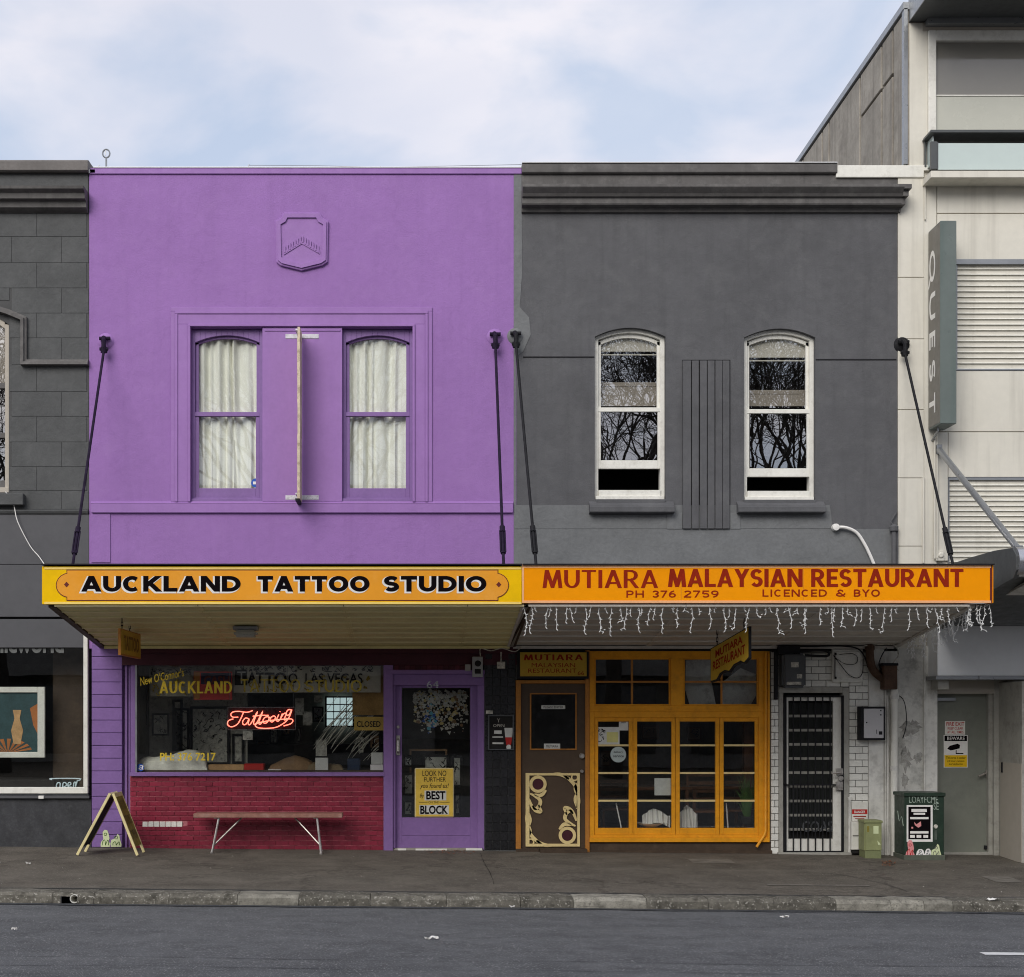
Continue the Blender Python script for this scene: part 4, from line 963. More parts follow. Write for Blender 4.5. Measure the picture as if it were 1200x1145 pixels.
# ------------------------------------------------------------------ apartment building on the right
QB = thing('apartment_building', 'cream panelled apartment building with louvred windows and concrete side wall at the right', 'building', (X(1140), 0, gz(6.5,0)))
mb = MB(); jy = [208, 325, 397, 480, 560, 640, 757]
mb.bp(1052, 1083, 208, 760, -.005, -.3)
build(mb, 'pilaster', m_crm, QB)
for a, b in zip(jy[:-1], jy[1:]):
    q = MB(); q.bp(1052.3, 1082.6, a+.5, b-.3, .01, -.005); build(q, 'panel', m_crm, QB, bevel=.002)
mb = MB(); mb.bp(980, 1083, 193.5, 207.8, .03, -.4); build(mb, 'parapet_cap', m_wht, QB, bevel=.006)
mb = MB(); mb.bp(1065.8, 1087, 27, 194, .008, -.25); build(mb, 'corner_wall', m_crm, QB)
# receding concrete side wall with boarded panels and metal capping
xw = X(1063.5); zt = Z(10)
mb = MB(); mb.box(xw, xw+.2, -.0, -9.5, Z(215), zt); build(mb, 'side_wall', m_conc, QB)
bounds = [0, .42, .85, 1.75, 3.2, 3.55, 4.6, 6.2, 8.0, 9.5]
for i, (a, b) in enumerate(zip(bounds[:-1], bounds[1:])):
    if i == 3: segs = [(Z(215), zt-.05)]
    elif i in (1,2): segs = [(Z(215), zt-.62), (zt-.58, zt-.05)]
    else: segs = [(Z(215), zt-.05)]
    for (za, zb) in segs:
        q = MB(); q.box(xw-.04, xw, -(a+.03), -(b-.03), za, zb); build(q, 'concrete_panel', m_conc, QB, bevel=.006)
mb = MB(); mb.box(xw-.06, xw+.22, .02, -9.6, zt-.02, zt+.07); mb.box(xw-.05,xw-.001,.02,-.06,Z(193),zt); build(mb, 'capping', m_lgm, QB, bevel=.004)
# eave
ze = Z(26); xe = X(1065.8)
mb = MB(); mb.box(xe, X(1330), .95, .0, ze, ze+.30); build(mb, 'eave', m_dgm, QB, bevel=.004)
mb = MB(); mb.box(xe-.012, xe, .97, .0, ze-.002, ze+.34); build(mb, 'eave_capping', m_lgm, QB)
mb = MB(); mb.bp(1088, 1330, 18, 27, .12, -.2); build(mb, 'eave_beam', m_lgm, QB)
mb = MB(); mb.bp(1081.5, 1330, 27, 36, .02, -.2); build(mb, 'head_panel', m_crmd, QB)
mb = MB(); mb.box(X(1087), X(1096), .04, -.12, Z(162), Z(37)); mb.box(X(1096), X(1330), .04, -.12, Z(49), Z(37)); mb.box(X(1194),X(1200),.03,-.12,Z(49),Z(162)) if False else None
qw = build(mb, 'window', m_wht, QB, bevel=.006)
mb = MB(); mb.box(X(1096), X(1330), -.02, -.04, Z(111), Z(49)); build(mb, 'pane', m_glq, qw)
mb = MB(); mb.box(X(1096), X(1330), -.015, -.04, Z(165), Z(112)); build(mb, 'lower_pane', m_glq2, qw)
mb = MB(); mb.box(X(1096), X(1330), -.005, -.03, Z(112.2), Z(110.8)); build(mb, 'transom', m_wht, qw)
# juliet balustrade
mb = MB(); mb.box(X(1080), X(1330), .30, .02, Z(167), Z(165)); br = build(mb, 'balustrade', m_dgm, QB, bevel=.003)
mb = MB(); mb.box(X(1081), X(1330), .29, .03, Z(165), Z(163.4)); build(mb, 'top_rail', m_dgm, br)
mb = MB(); mb.box(X(1096.5,.25)-.002, X(1330), .255, .24, Z(199,.25), Z(168,.25)); mb.box(X(1085.5), X(1086.5), .22, .03, Z(199), Z(168)); build(mb, 'glass_panel', m_glb, br)
mb = MB(); mb.box(X(1088), X(1090), .27, .2, Z(199,.25), Z(167,.25)); mb.box(X(1090,.25), X(1096.5,.25), .285, .235, Z(199,.25), Z(167,.25)); mb.box(X(1082), X(1084), .05, .0, Z(197), Z(167)); build(mb, 'post', m_dgm, br)
mb = MB(); mb.box(X(1091,.3), X(1330), .3, .0, Z(208,.3), Z(200,.3)); build(mb, 'balcony_ledge', m_crm, QB, bevel=.004)
mb = MB(); mb.bp(1083, 1089.5, 193, 199.5, .04, 0); build(mb, 'ledge_cap', m_wht, QB)
# main cladding: panels with joints
mb = MB(); mb.box(X(1083), X(1330), -.03, -.3, Z(700), Z(204)); build(mb, 'wall', m_crm, QB)
mb = MB(); mb.bp(1083, 1097.5, 200, 700, .0, -.03); build(mb, 'corner_strip', m_crm, QB, bevel=.002)
for (xa, xb, ya, yb) in ((1098.4,1330,209,249.6),(1098.4,1330,250.6,304),(1098.4,1120.5,305,434),(1098.4,1330,435,505.5),(1111.5,1330,506.5,559),(1098.4,1110.8,506.5,657)):
    q = MB(); q.bp(xa, xb, ya, yb, -.001, -.03); build(q, 'panel', m_crm, QB, bevel=.002)
def louvre(x0, x1, y0, y1, n, name='louvre_window'):
    mb = MB(); mb.box(X(x0), X(x1), -.10, -.14, Z(y1), Z(y0)); o = build(mb, name, m_drk, QB)
    f = MB(); f.ring(X(x0), X(x1), Z(y1), Z(y0), .012, .03, .03, .02, .0, -.1); build(f, 'frame', m_lgm, o)
    hh = (y1-y0-5)/n
    for i in range(n):
        y = y0+4+i*hh
        q = MB(); q.prismx([(-.008,Z(y+hh*.86)),(-.018,Z(y+hh*.9)),(-.085,Z(y+hh*.18)),(-.075,Z(y+hh*.1))], X(x0)+.014, X(x1)-.032)
        build(q, 'slat', m_wht, o)
louvre(1120.8, 1330, 305.5, 434, 19); louvre(1111.5, 1330, 559.5, 690, 21)
mb = MB(); mb.box(X(1114),X(1330),.02,-.02,Z(310),Z(304.3)); build(mb, 'window_head', m_lgm, QB)
mb = MB()
for x in (1094.5, 1097.2): mb.tube([(X(x),-.03,Z(508)),(X(x),-.03,Z(655))], .012, 6)
mb.tube([(X(1081.5),-.02,Z(560)),(X(1081.5),-.02,Z(660))], .012, 6); mb.tube([(X(1083.5),-.02,Z(210)),(X(1083.5),-.02,Z(258))], .01, 6)
build(mb, 'service_pipe', m_crm, QB)
mb = MB(); mb.bp(1097, 1106, 645, 657, .03, 0); mb.lathe((X(1101.5),-.03,Z(651)), [(0,.02),(.022,.02),(.035,.008),(.035,0)], 'y', 14); build(mb, 'junction_box', m_crm, QB, bevel=.002)
# lower: patchy column, header sign panel, recessed fire door
mb = MB(); mb.bp(1052, 1083, 757, 1008, -.006, -.3); build(mb, 'lower_pilaster', M('stained_render', (.62,.61,.56), .8, .12, 3, .5, 40, dirt=((.11,.105,.09), .75, 3.4), streak=((.16,.15,.13), .7)), QB)
for i_, (pa, pb, pc, pd) in enumerate(((1053,1082,843,862),(1054,1080,862,868),(1053,1070,876,905),(1070,1082,880,896),(1056,1066,905,925))):
    q = MB(); r_ = random.Random(i_); P_ = [((pa+pb)/2+(pb-pa)/2*math.cos(k/28*6.283)*r_.uniform(.45,1.05), (pc+pd)/2+(pd-pc)/2*math.sin(k/28*6.283)*r_.uniform(.4,1.15)) for k in range(28)]; q.prism(rp(P_), -.003, -.006); build(q, 'render_stain', M('scrubbed_patch%d'%i_, (.60,.59,.55) if i_ == 1 else (.34,.33,.30), .9, .3, 14, dirt=((.60,.59,.55), .95, 16)), QB)
mb = MB(); mb.bp(1083, 1098.5, 757, 1008, .012, -.3); mb.tube([(X(1083),-.02,Z(700)),(X(1083),-.02,Z(940))], .014, 6); build(mb, 'lower_strip', m_whtd, QB)
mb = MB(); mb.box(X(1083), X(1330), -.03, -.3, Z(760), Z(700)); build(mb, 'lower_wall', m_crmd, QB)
dd = .32
mb = MB(); mb.bp(1098.5, 1330, 725, 792, dd, -.1); build(mb, 'header_panel', m_wrp, QB, bevel=.004)
mb = MB(); mb.bp(1097, 1330, 792, 796.5, dd+.03, -.1); mb.bp(1097,1330,722,725,dd+.01,-.1); build(mb, 'panel_lip', m_lgm, QB, bevel=.003)
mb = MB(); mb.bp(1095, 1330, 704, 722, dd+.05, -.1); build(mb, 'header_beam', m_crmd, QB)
for (a,b) in ((1099,1112),(1187,1200)):
    q = MB(); q.bp(a, b, 796.5, 808, .25, .0); build(q, 'bracket', m_dfr, QB, bevel=.003)
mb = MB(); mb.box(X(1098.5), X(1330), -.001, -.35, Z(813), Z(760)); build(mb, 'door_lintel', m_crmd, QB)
mb = MB(); mb.bp(1158.5, 1165, 812, 1002, -.05, -.3); mb.bp(1165,1171,796,1004,-.0,-.3); mb.bp(1098.5,1158.5,999,1003,-.05,-.3); build(mb, 'door_frame', m_dfr, QB, bevel=.004)
mb = MB(); mb.bp(1095, 1159, 812, 999, -.12, -.17); qd = build(mb, 'door', m_dgn, QB, bevel=.002, label='grey green steel fire exit door')
mb = MB(); mb.bp(1097, 1120, 817.5, 821.5, -.07, -.12); build(mb, 'door_closer', m_lgm, qd, bevel=.003)
mb = MB(); mb.tube([(X(1158),.10,Z(906)),(X(1158),.06,Z(906)),(X(1149),.055,Z(910))], .012, 8); mb.bp(1155.5,1159.5,902,911,-.10,-.12); build(mb, 'handle', m_stl, qd, smooth=True)
mb = MB(); mb.bp(1154,1158,991,995,-.09,-.12); build(mb, 'door_bolt', m_blk, qd)
mb = MB(); mb.box(X(1171), X(1171)+.05, .66, -.25, gz(7,.5)-.05, Z(800)); build(mb, 'return_wall', m_dfr, QB, bevel=.004)
mb = MB(); mb.box(X(1171)-.006, X(1171), .66, .05, gz(7,.5), Z(893)); build(mb, 'return_panel', m_crmd, QB)
mb = MB(); mb.box(X(1171)-.02, X(1171)-.006, .12, .10, Z(905), Z(893)); build(mb, 'hinge', m_blk, QB)
mb = MB(); mb.box(X(1171)+.05, X(1400), .66, .6, -.3, Z(800)); build(mb, 'front_panel', m_dfr, QB)
mb = MB(); mb.box(X(1098), X(1175), .0, -.4, -.25, Z(1003)); build(mb, 'door_step', m_conc, QB)
mb = MB(); mb.box(X(1083), X(1330), -.3, -9.5, zt-.1, zt); mb.box(X(1330), X(1330)+.2, .0, -9.5, -.3, zt); build(mb, 'roof', m_lgm, QB)
mb = MB(); mb.box(X(1083), X(1330), -.18, -.3, -.3, Z(700)); build(mb, 'backing_wall', m_drk, QB)
# its canopy with a rounded metal nose
QC = thing('canopy', 'grey metal canopy with a rounded aluminium nose on the cream apartment building', 'canopy', (6.1, 0, 3.2))
xc = 6.1
mb = MB(); prof = [(0,3.34),(1.33,3.36),(2.0,3.36),(2.48,3.335),(2.58,3.24),(2.58,3.10),(2.50,3.02),(1.95,2.94),(.8,2.66),(0,2.60)]
mb.prismx(prof, xc, xc+.05); build(mb, 'end_plate', m_dgm, QC, bevel=.003)
mb = MB(); mb.prismx([(0,3.30),(2.3,3.32),(2.3,3.06),(1.95,2.98),(.8,2.70),(0,2.64)], xc+.05, xc+4); build(mb, 'canopy_deck', m_dgm, QC)
mb = MB(); mb.tube([(xc+.02,-2.46,3.19),(xc+4,-2.46,3.19)], .155, 24); build(mb, 'nose_tube', m_alu, QC, smooth=True)
mb = MB(); mb.prismx([(2.3,3.03),(.35,2.74),(.35,2.73),(2.3,3.0)], xc+.25, xc+4); build(mb, 'lining', m_whtd, QC)
ST = thing('strut', 'round grey metal strut running down to the nose of the right hand canopy', 'strut', (X(1098),0,Z(527)))
mb = MB(); mb.tube([(X(1099),-.05,Z(528)),(6.17,-2.44,3.33)], .036, 14); build(mb, 'strut_bar', m_lgm, ST, smooth=True)
mb = MB(); mb.box(X(1096),X(1102),.07,0,Z(533),Z(522)); mb.box(6.13,6.21,2.48,2.40,3.29,3.36); build(mb, 'bracket', m_lgm, ST, bevel=.004)
# QUEST blade sign
QS = thing('blade_sign', 'tall grey projecting sign with white letters spelling QUEST down its side', 'sign', (X(1100), -.3, Z(500)))
sA, sB = .02, .42
xs0 = X(1102,sB); xs1 = X(1121,sB); zq1, zq0 = Z(258.5,sB), Z(496.5,sB)
m_sgq = M('grey_green_sign', (.135,.16,.15), .35, .08, 1.5, streak=((.08,.12,.11), .5)); m_sgq2 = M('grey_sign_face', (.17,.16,.14), .4, .06, 2)
mb = MB(); mb.box(xs0, xs1, sB, sA, zq0, zq1); build(mb, 'sign_box', m_sgq, QS, bevel=.006)
mb = MB(); mb.box(xs0-.004, xs0, sB-.012, sA+.012, zq0+.02, zq1-.02); build(mb, 'sign_face', m_sgq2, QS)
# the letters read upwards/downwards along the face: each is turned a quarter clockwise
fq = Face((xs0-.005, -sA, zq1), (0,0,-1), (0,-1,0))   # u runs down, v runs towards the street
fq = Face((xs0-.005, -(sA+.03), zq1), (0,0,-1), (0,1,0))
fq = Face((xs0-.005, -(sA+.06), zq1), (0,0,-1), (0,-1,0))
Hq = zq1-zq0
for ch, (a, b) in zip('QUEST', ((.115,.27),(.325,.46),(.52,.605),(.665,.765),(.83,.93))):
    c = 'O' if ch == 'Q' else ch; mb = MB()
    sign_text(mb, fq, c, a*Hq, b*Hq, -.01, .19, .30, .20)
    if ch == 'Q': mb.poly([fq.at(.215*Hq,.04,.001), fq.at(.285*Hq,-.045,.001), fq.at(.30*Hq,-.03,.001), fq.at(.24*Hq,.06,.001)])
    build(mb, 'letter', m_letw, QS)
mb = MB(); mb.box(xs0+.03, xs0+.08, .1, 0, zq1-.3, zq1-.25); build(mb, 'sign_bracket', m_lgm, QS); mb = MB(); mb.box(xs0+.03, xs0+.08, .1, 0, zq0+.2, zq0+.25); build(mb, 'sign_bracket', m_lgm, QS); mb = MB(); mb.tube([(xs0+.05,-.2,zq0),(xs0+.05,-.2,zq0-.04),(xs0+.05,0,zq0-.12)], .012, 6); build(mb, 'sign_bracket', m_lgm, QS)

# ------------------------------------------------------------------ canopies over the footpath
FD = 2.45
m_bead = M('pale_cream_bead', (.86,.78,.45), .6, .06, 4); m_beadg = M('pale_grey_bead', (.72,.69,.62), .6, .06, 4)
def sofz(d): return lerp(Z(757,0), Z(709,FD), d/FD)
def canopy(label, xa0, xa1, xb0, xb1, mat, cuts, nb, edge):
    """xa: fascia ends, xb: soffit ends"""
    t = thing('canopy', label, 'canopy', ((xb0+xb1)/2, 0, 2.6))
    # roof deck and fascia frame
    mb = MB(); mb.prismx([(0,2.98),(FD-.09,3.10),(FD-.09,3.02),(0,2.90)], xa0+.03, xa1-.03); build(mb, 'roof_deck', m_lgm, t)
    mb = MB(); mb.box(xa0+.01, xa1-.01, FD-.02, FD-.10, Z(708,FD), Z(663,FD)); build(mb, 'fascia_frame', m_brn, t, bevel=.003)
    mb = MB(); mb.box(xa0, xa1, FD+.06, FD-.1, Z(662.6,FD), Z(661.2,FD)); build(mb, 'top_flashing', m_blk, t)
    # soffit boards, each a board between the cross battens
    dcut = [0]+[FD*(i+1)/nb for i in range(nb)]
    for i in range(nb):
        da, db = dcut[i]+.009, dcut[i+1]-.009
        for xa, xb in zip([xb0]+cuts, cuts+[xb1]):
            q = MB(); z0, z1 = sofz(da), sofz(db); j = R.uniform(-.004,.003)
            q.hexa([(xa+.004,-db,z1+j),(xb-.004,-db,z1+j),(xb-.004,-da,z0+j),(xa+.004,-da,z0+j),(xa+.004,-db,z1+.018+j),(xb-.004,-db,z1+.018+j),(xb-.004,-da,z0+.018+j),(xa+.004,-da,z0+.018+j)])
            build(q, 'soffit_board', mat, t)
            q = MB(); q.hexa([(xa+.004,-db-.012,z1-.014),(xb-.004,-db-.012,z1-.014),(xb-.004,-db+.012,z1-.016),(xa+.004,-db+.012,z1-.016),(xa+.004,-db-.012,z1+.004),(xb-.004,-db-.012,z1+.004),(xb-.004,-db+.012,z1+.004),(xa+.004,-db+.012,z1+.004)]); build(q, 'cover_bead', m_bead if mat is m_sof else m_beadg, t)
    q = MB()
    q.hexa([(xb0,-FD+.02,sofz(FD)+.012),(xb1,-FD+.02,sofz(FD)+.012),(xb1,0,sofz(0)+.012),(xb0,0,sofz(0)+.012),(xb0,-FD+.02,sofz(FD)+.03),(xb1,-FD+.02,sofz(FD)+.03),(xb1,0,sofz(0)+.03),(xb0,0,sofz(0)+.03)])
    build(q, 'soffit_lining', m_crmd if mat is m_sofg else m_brn, t)
    for c in cuts:
        q = MB(); q.hexa([(c-.03,-FD+.05,sofz(FD)-.012),(c+.03,-FD+.05,sofz(FD)-.012),(c+.03,0,sofz(0)-.008),(c-.03,0,sofz(0)-.008),(c-.03,-FD+.05,sofz(FD)+.005),(c+.03,-FD+.05,sofz(FD)+.005),(c+.03,0,sofz(0)+.005),(c-.03,0,sofz(0)+.005)])
        build(q, 'batten', mat, t)
    for xe_, s in ((xb0, -1), (xb1, 1)):
        q = MB(); w_ = .07
        q.prismx([(0,sofz(0)-.02),(FD-.05,sofz(FD)-.02),(FD-.05,3.0),(0,2.95)], xe_ if s > 0 else xe_-w_, xe_+w_ if s > 0 else xe_); build(q, 'side_board', edge, t)
    q = MB(); q.box(xb0, xb1, .05, .0, sofz(0)-.035, sofz(0)-.002); build(q, 'wall_bead', mat, t)
    q = MB(); q.box(xb0, xb1, FD-.0, FD-.10, Z(708,FD)-.02, Z(708,FD)); build(q, 'drip_bead', m_brn if mat is m_sof else m_sofg, t)
    return t
xm = X(612,FD); xl = X(50,FD); xr = X(1163,FD)
CA = canopy('flat canopy with cream boarded soffit over the tattoo shop front', xl, xm-.004, X(123), X(597), m_sof, [X(268),X(415),X(540)], 8, m_brn)
CB = canopy('flat canopy with grey boarded soffit over the restaurant front', xm+.004, xr, X(601), X(1048)-.02, m_sofg, [X(760),X(905)], 7, m_sofg)
# fascia signs
def fascia(label, x0, x1, y0, y1, mat, edge, nm='fascia_sign'):
    t = thing(nm, label, 'sign', ((x0+x1)/2, -FD, Z(y1,FD)))
    mb = MB(); mb.box(x0, x1, FD+.03, FD-.018, Z(y1,FD), Z(y0,FD)); build(mb, 'sign_board', mat, t, bevel=.004)
    return t
d1 = FD+.03
S1 = fascia('yellow fascia sign reading AUCKLAND TATTOO STUDIO', xl, xm-.006, 664, 708.5, m_yel, m_yell)
mb = MB(); mb.bp(52, 611, 664.6, 667.2, d1+.004, d1); mb.bp(52, 611, 705.4, 708, d1+.004, d1); build(mb, 'edge_strip', m_yell, S1)
# plaque with notched rounded ends
def plaque(g):
    y0, y1 = 668.6-g, 703.2+g; cx0, cx1 = 82, 580; ry = (y1-y0)/2-3.4+.0; cy = (y0+y1)/2
    P = [(79-g, y0), (583+g, y0), (583+g, y0+3.4)]
    P += [(cx1+ (15.5+g)*math.cos(a), cy+ry*math.sin(a)) for a in [math.radians(q) for q in range(-80, 81, 16)]]
    P += [(583+g, y1-3.4), (583+g, y1), (79-g, y1), (79-g, y1-3.4)]
    P += [(cx0+ (15.5+g)*math.cos(a), cy+ry*math.sin(a)) for a in [math.radians(q) for q in range(100, 261, 16)]]
    P += [(79-g, y0+3.4)]
    return [(X(a,d1), Z(b,d1)) for a, b in P]
mb = MB(); mb.prism(plaque(1.0), d1+.004, d1); build(mb, 'plaque_outline', m_mrn, S1)
mb = MB(); mb.prism(plaque(0.0), d1+.006, d1+.003); build(mb, 'plaque', m_amb, S1)
dl = d1+.007
for (tx, a, b) in (('AUCKLAND',95.5,282),('TATTOO',302,433),('STUDIO',450,570)):
    bk, wh = MB(), MB(); u0, u1, v0, v1 = X(a,dl), X(b,dl), Z(693.3,dl), Z(675,dl)
    sign_text(wh, front(dl), tx, u0, u1, v0, v1, .33, .235, .10, e=0, grow=.05, du=-.012, dv=-.010)
    sign_text(bk, front(dl), tx, u0, u1, v0, v1, .33, .235, .10, e=.002)
    build(wh, 'letter_shading', m_letw, S1); build(bk, 'lettering', m_let, S1)
mb = MB()
for cx in (78, 584.5): mb.prism([(X(cx-3,dl),Z(685,dl)),(X(cx,dl),Z(681.7,dl)),(X(cx+3,dl),Z(685,dl)),(X(cx,dl),Z(688.3,dl))], dl+.001, dl-.001)
build(mb, 'diamond', m_mrn, S1)
S2 = fascia('orange fascia sign reading MUTIARA MALAYSIAN RESTAURANT', xm+.002, xr, 661.5, 707, m_osg, m_osgp)
mb = MB(); mb.bp(612.5, 1161.5, 662.2, 665.6, d1+.004, d1); mb.bp(612.5, 1161.5, 703.8, 706.6, d1+.004, d1); mb.bp(611.8,614,662,706.6,d1+.005,d1); build(mb, 'edge_strip', m_osgp, S2)
mb = MB(); mb.bp(1160.2,1162.8,662,706.6,d1+.003,d1); build(mb, 'end_strip', m_mrn, S2)
for px in (798, 941):
    mb = MB(); mb.bp(px, px+.4, 665.6, 703.8, d1+.0008, d1-.001); build(mb, 'panel_seam', m_orgd, S2)
dl = d1+.001
def st(tx, a, b, ya, yb, tv, th, tr=.12): lt = MB(); build(sign_text(lt, front(dl), tx, X(a,dl), X(b,dl), Z(yb,dl), Z(ya,dl), tv, th, tr), 'lettering', m_ltr, S2)
st('MUTIARA', 636, 771, 668.0, 689.0, .215, .10, .12)
st('MALAYSIAN', 783, 940.5, 666.8, 687.8, .235, .17, .10); st('RESTAURANT', 950.5, 1129, 666.8, 687.8, .235, .17, .10)
st('PH', 734, 754.5, 692, 700.3, .22, .17, .2); st('376', 764, 792, 692, 700.3, .22, .17, .2); st('2759', 801.5, 842, 692, 700.3, .22, .17, .2)
st('LICENCED', 893.5, 969, 690.8, 699.2, .22, .17, .2); st('&', 979.5, 991, 690.8, 699.2, .2, .17, .2); st('BYO', 1000.5, 1031, 690.8, 699.2, .22, .17, .2)
# tie rods
def tie_rod(label, pxa, pya, xe_, mat, rose, grp='tie rods holding up the canopies', turn=None):
    x0, z0 = X(pxa), Z(pya); t = thing('tie_rod', label, 'tie rod', (x0, 0, z0), grp)
    e = Vector((xe_, -1.7, 3.06)); s = Vector((x0, -.10, z0-.10))
    mb = MB(); mb.lathe((x0, 0, z0+.02), [(0,.028),(.06,.026),(.085,.014),(.10,.0)], 'y', 18); build(mb, 'wall_plate', rose, t, smooth=True)
    mb = MB(); mb.tube([(x0-.012,-.02,z0+.05),(x0-.01,-.07,z0+.045),(x0,-.12,z0+.0),(x0,-.12,z0-.09)], .028, 8); mb.tube([(x0-.065,-.06,z0+.04),(x0+.065,-.06,z0+.04)], .022, 8)
    mb.tube([(x0-.05,-.11,z0-.1),(x0+.05,-.11,z0-.1)], .02, 8); mb.lathe((x0,-.10,z0-.13), [(0,-.01),(.04,-.01),(.045,.04),(.03,.06),(0,.06)], 'z', 10); build(mb, 'eye_bolt', mat, t, smooth=True)
    mb = MB(); mb.tube([s, lerp(s,e,.5), e], .0165, 8); build(mb, 'rod', mat, t, smooth=True)
    a, b = lerp(s,e,.80), lerp(s,e,.885); mb = MB()
    for o in (-.026, .026): mb.tube([a+Vector((o,0,0)), b+Vector((o,0,0))], .010, 6)
    mb.tube([a+(s-a)*.02, a+(e-a)*.03], .03, 8); mb.tube([b, b+(e-b)*.05], .03, 8)
    build(mb, 'turnbuckle', mat, t); return t
tie_rod('purple black tie rod at the left end of the purple wall', 124, 402, X(124)-.02, m_rodp, m_purt)
tie_rod('dark purple tie rod at the right end of the purple wall', 580, 397, .93, m_rodp, m_purt)
tie_rod('dark iron tie rod where the charcoal wall meets the purple one', 604, 396, 1.29, m_blk, m_gryl)
tie_rod('black iron tie rod at the right end of the charcoal wall by the QUEST sign', 1057, 406, X(1057)+.03, m_blk, m_blk)
# soffit light
SL = thing('bulkhead_light', 'unlit oblong bulkhead light under the cream soffit', 'light fitting', (X(288,1.3), -1.3, sofz(1.3)-.1))
xx0, xx1 = X(273.5,1.3), X(302.5,1.3); zc = sofz(1.3)
mb = MB(); mb.box(xx0, xx1, 1.36, 1.2, zc-.05, zc-.004); build(mb, 'housing', m_lgm, SL, bevel=.008)
mb = MB(); mb.box(xx0+.012, xx1-.012, 1.385, 1.18, zc-.125, zc-.05); build(mb, 'diffuser', M('milky_diffuser', (.42,.41,.36), .3, .1, 6), SL, bevel=.025, seg=2)
# hanging signs
def hang(label, xa, da, za, xb, db, zb, hgt, mat, words, edge, wavy=False, lm=None, scol=None):
    """board from near street end (xa,da) to the wall end (xb,db); z are the top corners"""
    t = thing('hanging_sign', label, 'sign', ((xa+xb)/2, -(da+db)/2, min(za,zb)-hgt))
    A = Vector((xa,-da,za)); B = Vector((xb,-db,zb)); u = (B-A).normalized(); nrm = u.cross(Vector((0,0,1))).normalized()*.018
    Lg = (B-A).length
    def slab(poly, off, th, name, m_):
        mb = MB(); n = len(poly); P = [A+u*a+Vector((0,0,b)) for a, b in poly]
        f = [p+nrm/.018*(off+th) for p in P]; b = [p+nrm/.018*off for p in P]
        mb.add([tuple(p) for p in f+b], [tuple(range(n)), tuple(range(2*n-1,n-1,-1))]+[(i,i+n,(i+1)%n+n,(i+1)%n) for i in range(n)])
        return build(mb, name, m_, t)
    bot = [(0,-hgt),(Lg,-hgt)]
    if wavy: bot = [(0,-hgt*.86),(Lg*.12,-hgt*.93),(Lg*.2,-hgt*.84),(Lg*.38,-hgt*.84),(Lg*.5,-hgt*.95),(Lg*.62,-hgt*.86),(Lg*.75,-hgt*.88),(Lg*.84,-hgt*1.0),(Lg,-hgt*.97)]
    slab([(0,0)]+bot+[(Lg,0)], -.014, .028, 'sign_board', edge)
    slab([(.015,-.012)]+[(min(max(a,.015),Lg-.015), b+.018) for a, b in bot]+[(Lg-.015,-.012)], -.017, .034, 'sign_face', mat)
    for f_ in (.12, .5, .88) if not wavy else (.15, .85):
        p = A+u*(Lg*f_); d_ = -p.y; q = Vector((p.x, p.y, sofz(d_)-.005))
        mb = MB(); nn = max(2, int((q.z-p.z)/.035))
        for k in range(nn):
            c = lerp(p, q, (k+.5)/nn); h2 = (q.z-p.z)/nn*.62
            ax = Vector((.009,0,0)) if k % 2 else Vector((0,.009,0))
            mb.tube([c+ax+Vector((0,0,-h2)), c+ax+Vector((0,0,h2))], .004, 5); mb.tube([c-ax+Vector((0,0,-h2)), c-ax+Vector((0,0,h2))], .004, 5)
        if nn: build(mb, 'chain', m_blk, t)
    for sgn in (1, -1):
        uu = u*sgn if (u.cross(Vector((0,0,1))).dot(nrm)*sgn > 0) else -u
        uu = u if sgn > 0 else -u; org = (A if sgn > 0 else B)
        fc = Face(org, tuple(uu), (0,0,1)); 
        mb = MB()
        for (tx, a, b, c, dd_, off) in words: btext(mb, fc, tx, a*Lg, b*Lg, -dd_*hgt, -c*hgt, e=.0215, offset=off)
        build(mb, 'lettering', lm or m_ltr, t)
    return t
hang('small mustard hanging sign near the left end of the tattoo canopy', -3.19, 1.87, 2.545, -3.19, .75, 2.545, .285, m_sgy, [('TATTOO',.12,.88,.22,.78,.03)], m_orgd, lm=M('faded_brown_lettering', (.22,.11,.02), .6, .15, 6))
hang('yellow hanging sign with a scalloped lower edge outside the restaurant', 3.54, 1.9, 2.565, 3.33, .9, 2.374, .40, m_sgy, [('MUTIARA',.15,.85,.14,.36,.02),('RESTAURANT',.08,.92,.42,.68,.02)], m_blk, wavy=True)
# icicle lights
IL = thing('icicle_lights', 'white icicle string lights hanging along the orange fascia', 'string lights', (3.5, -FD, 2.5))
rl = random.Random(5)
strands = [(613,36),(622,34),(628,8),(641,28),(646,14),(652,30),(664,22),(667,21),(676,10),(685,35),(692,15),(702,32),(708,10),(717,37),(727,20),(733,29),(740,14),(748,33),(752,13),(764,24),(769,18),(778,34),(788,9),(793,27),(802,8),(811,33),(820,12),(832,29),(840,9),(848,32),(854,15),(862,28),(873,8),(878,32),(888,14),(897,12),(903,9),(911,34),(922,8),(926,28),(935,11),(942,34),(946,24),(960,24),(970,10),(975,38),(979,20),(987,26),(992,12),(1002,25),(1009,20),(1020,28),(1026,10),(1035,32),(1045,20),(1050,10),(1066,30),(1076,18),(1084,27),(1089,8),(1096,33),(1104,18),(1112,24),(1122,8),(1134,20),(1138,24),(1144,22),(1150,30),(1155,28),(1159,26)]
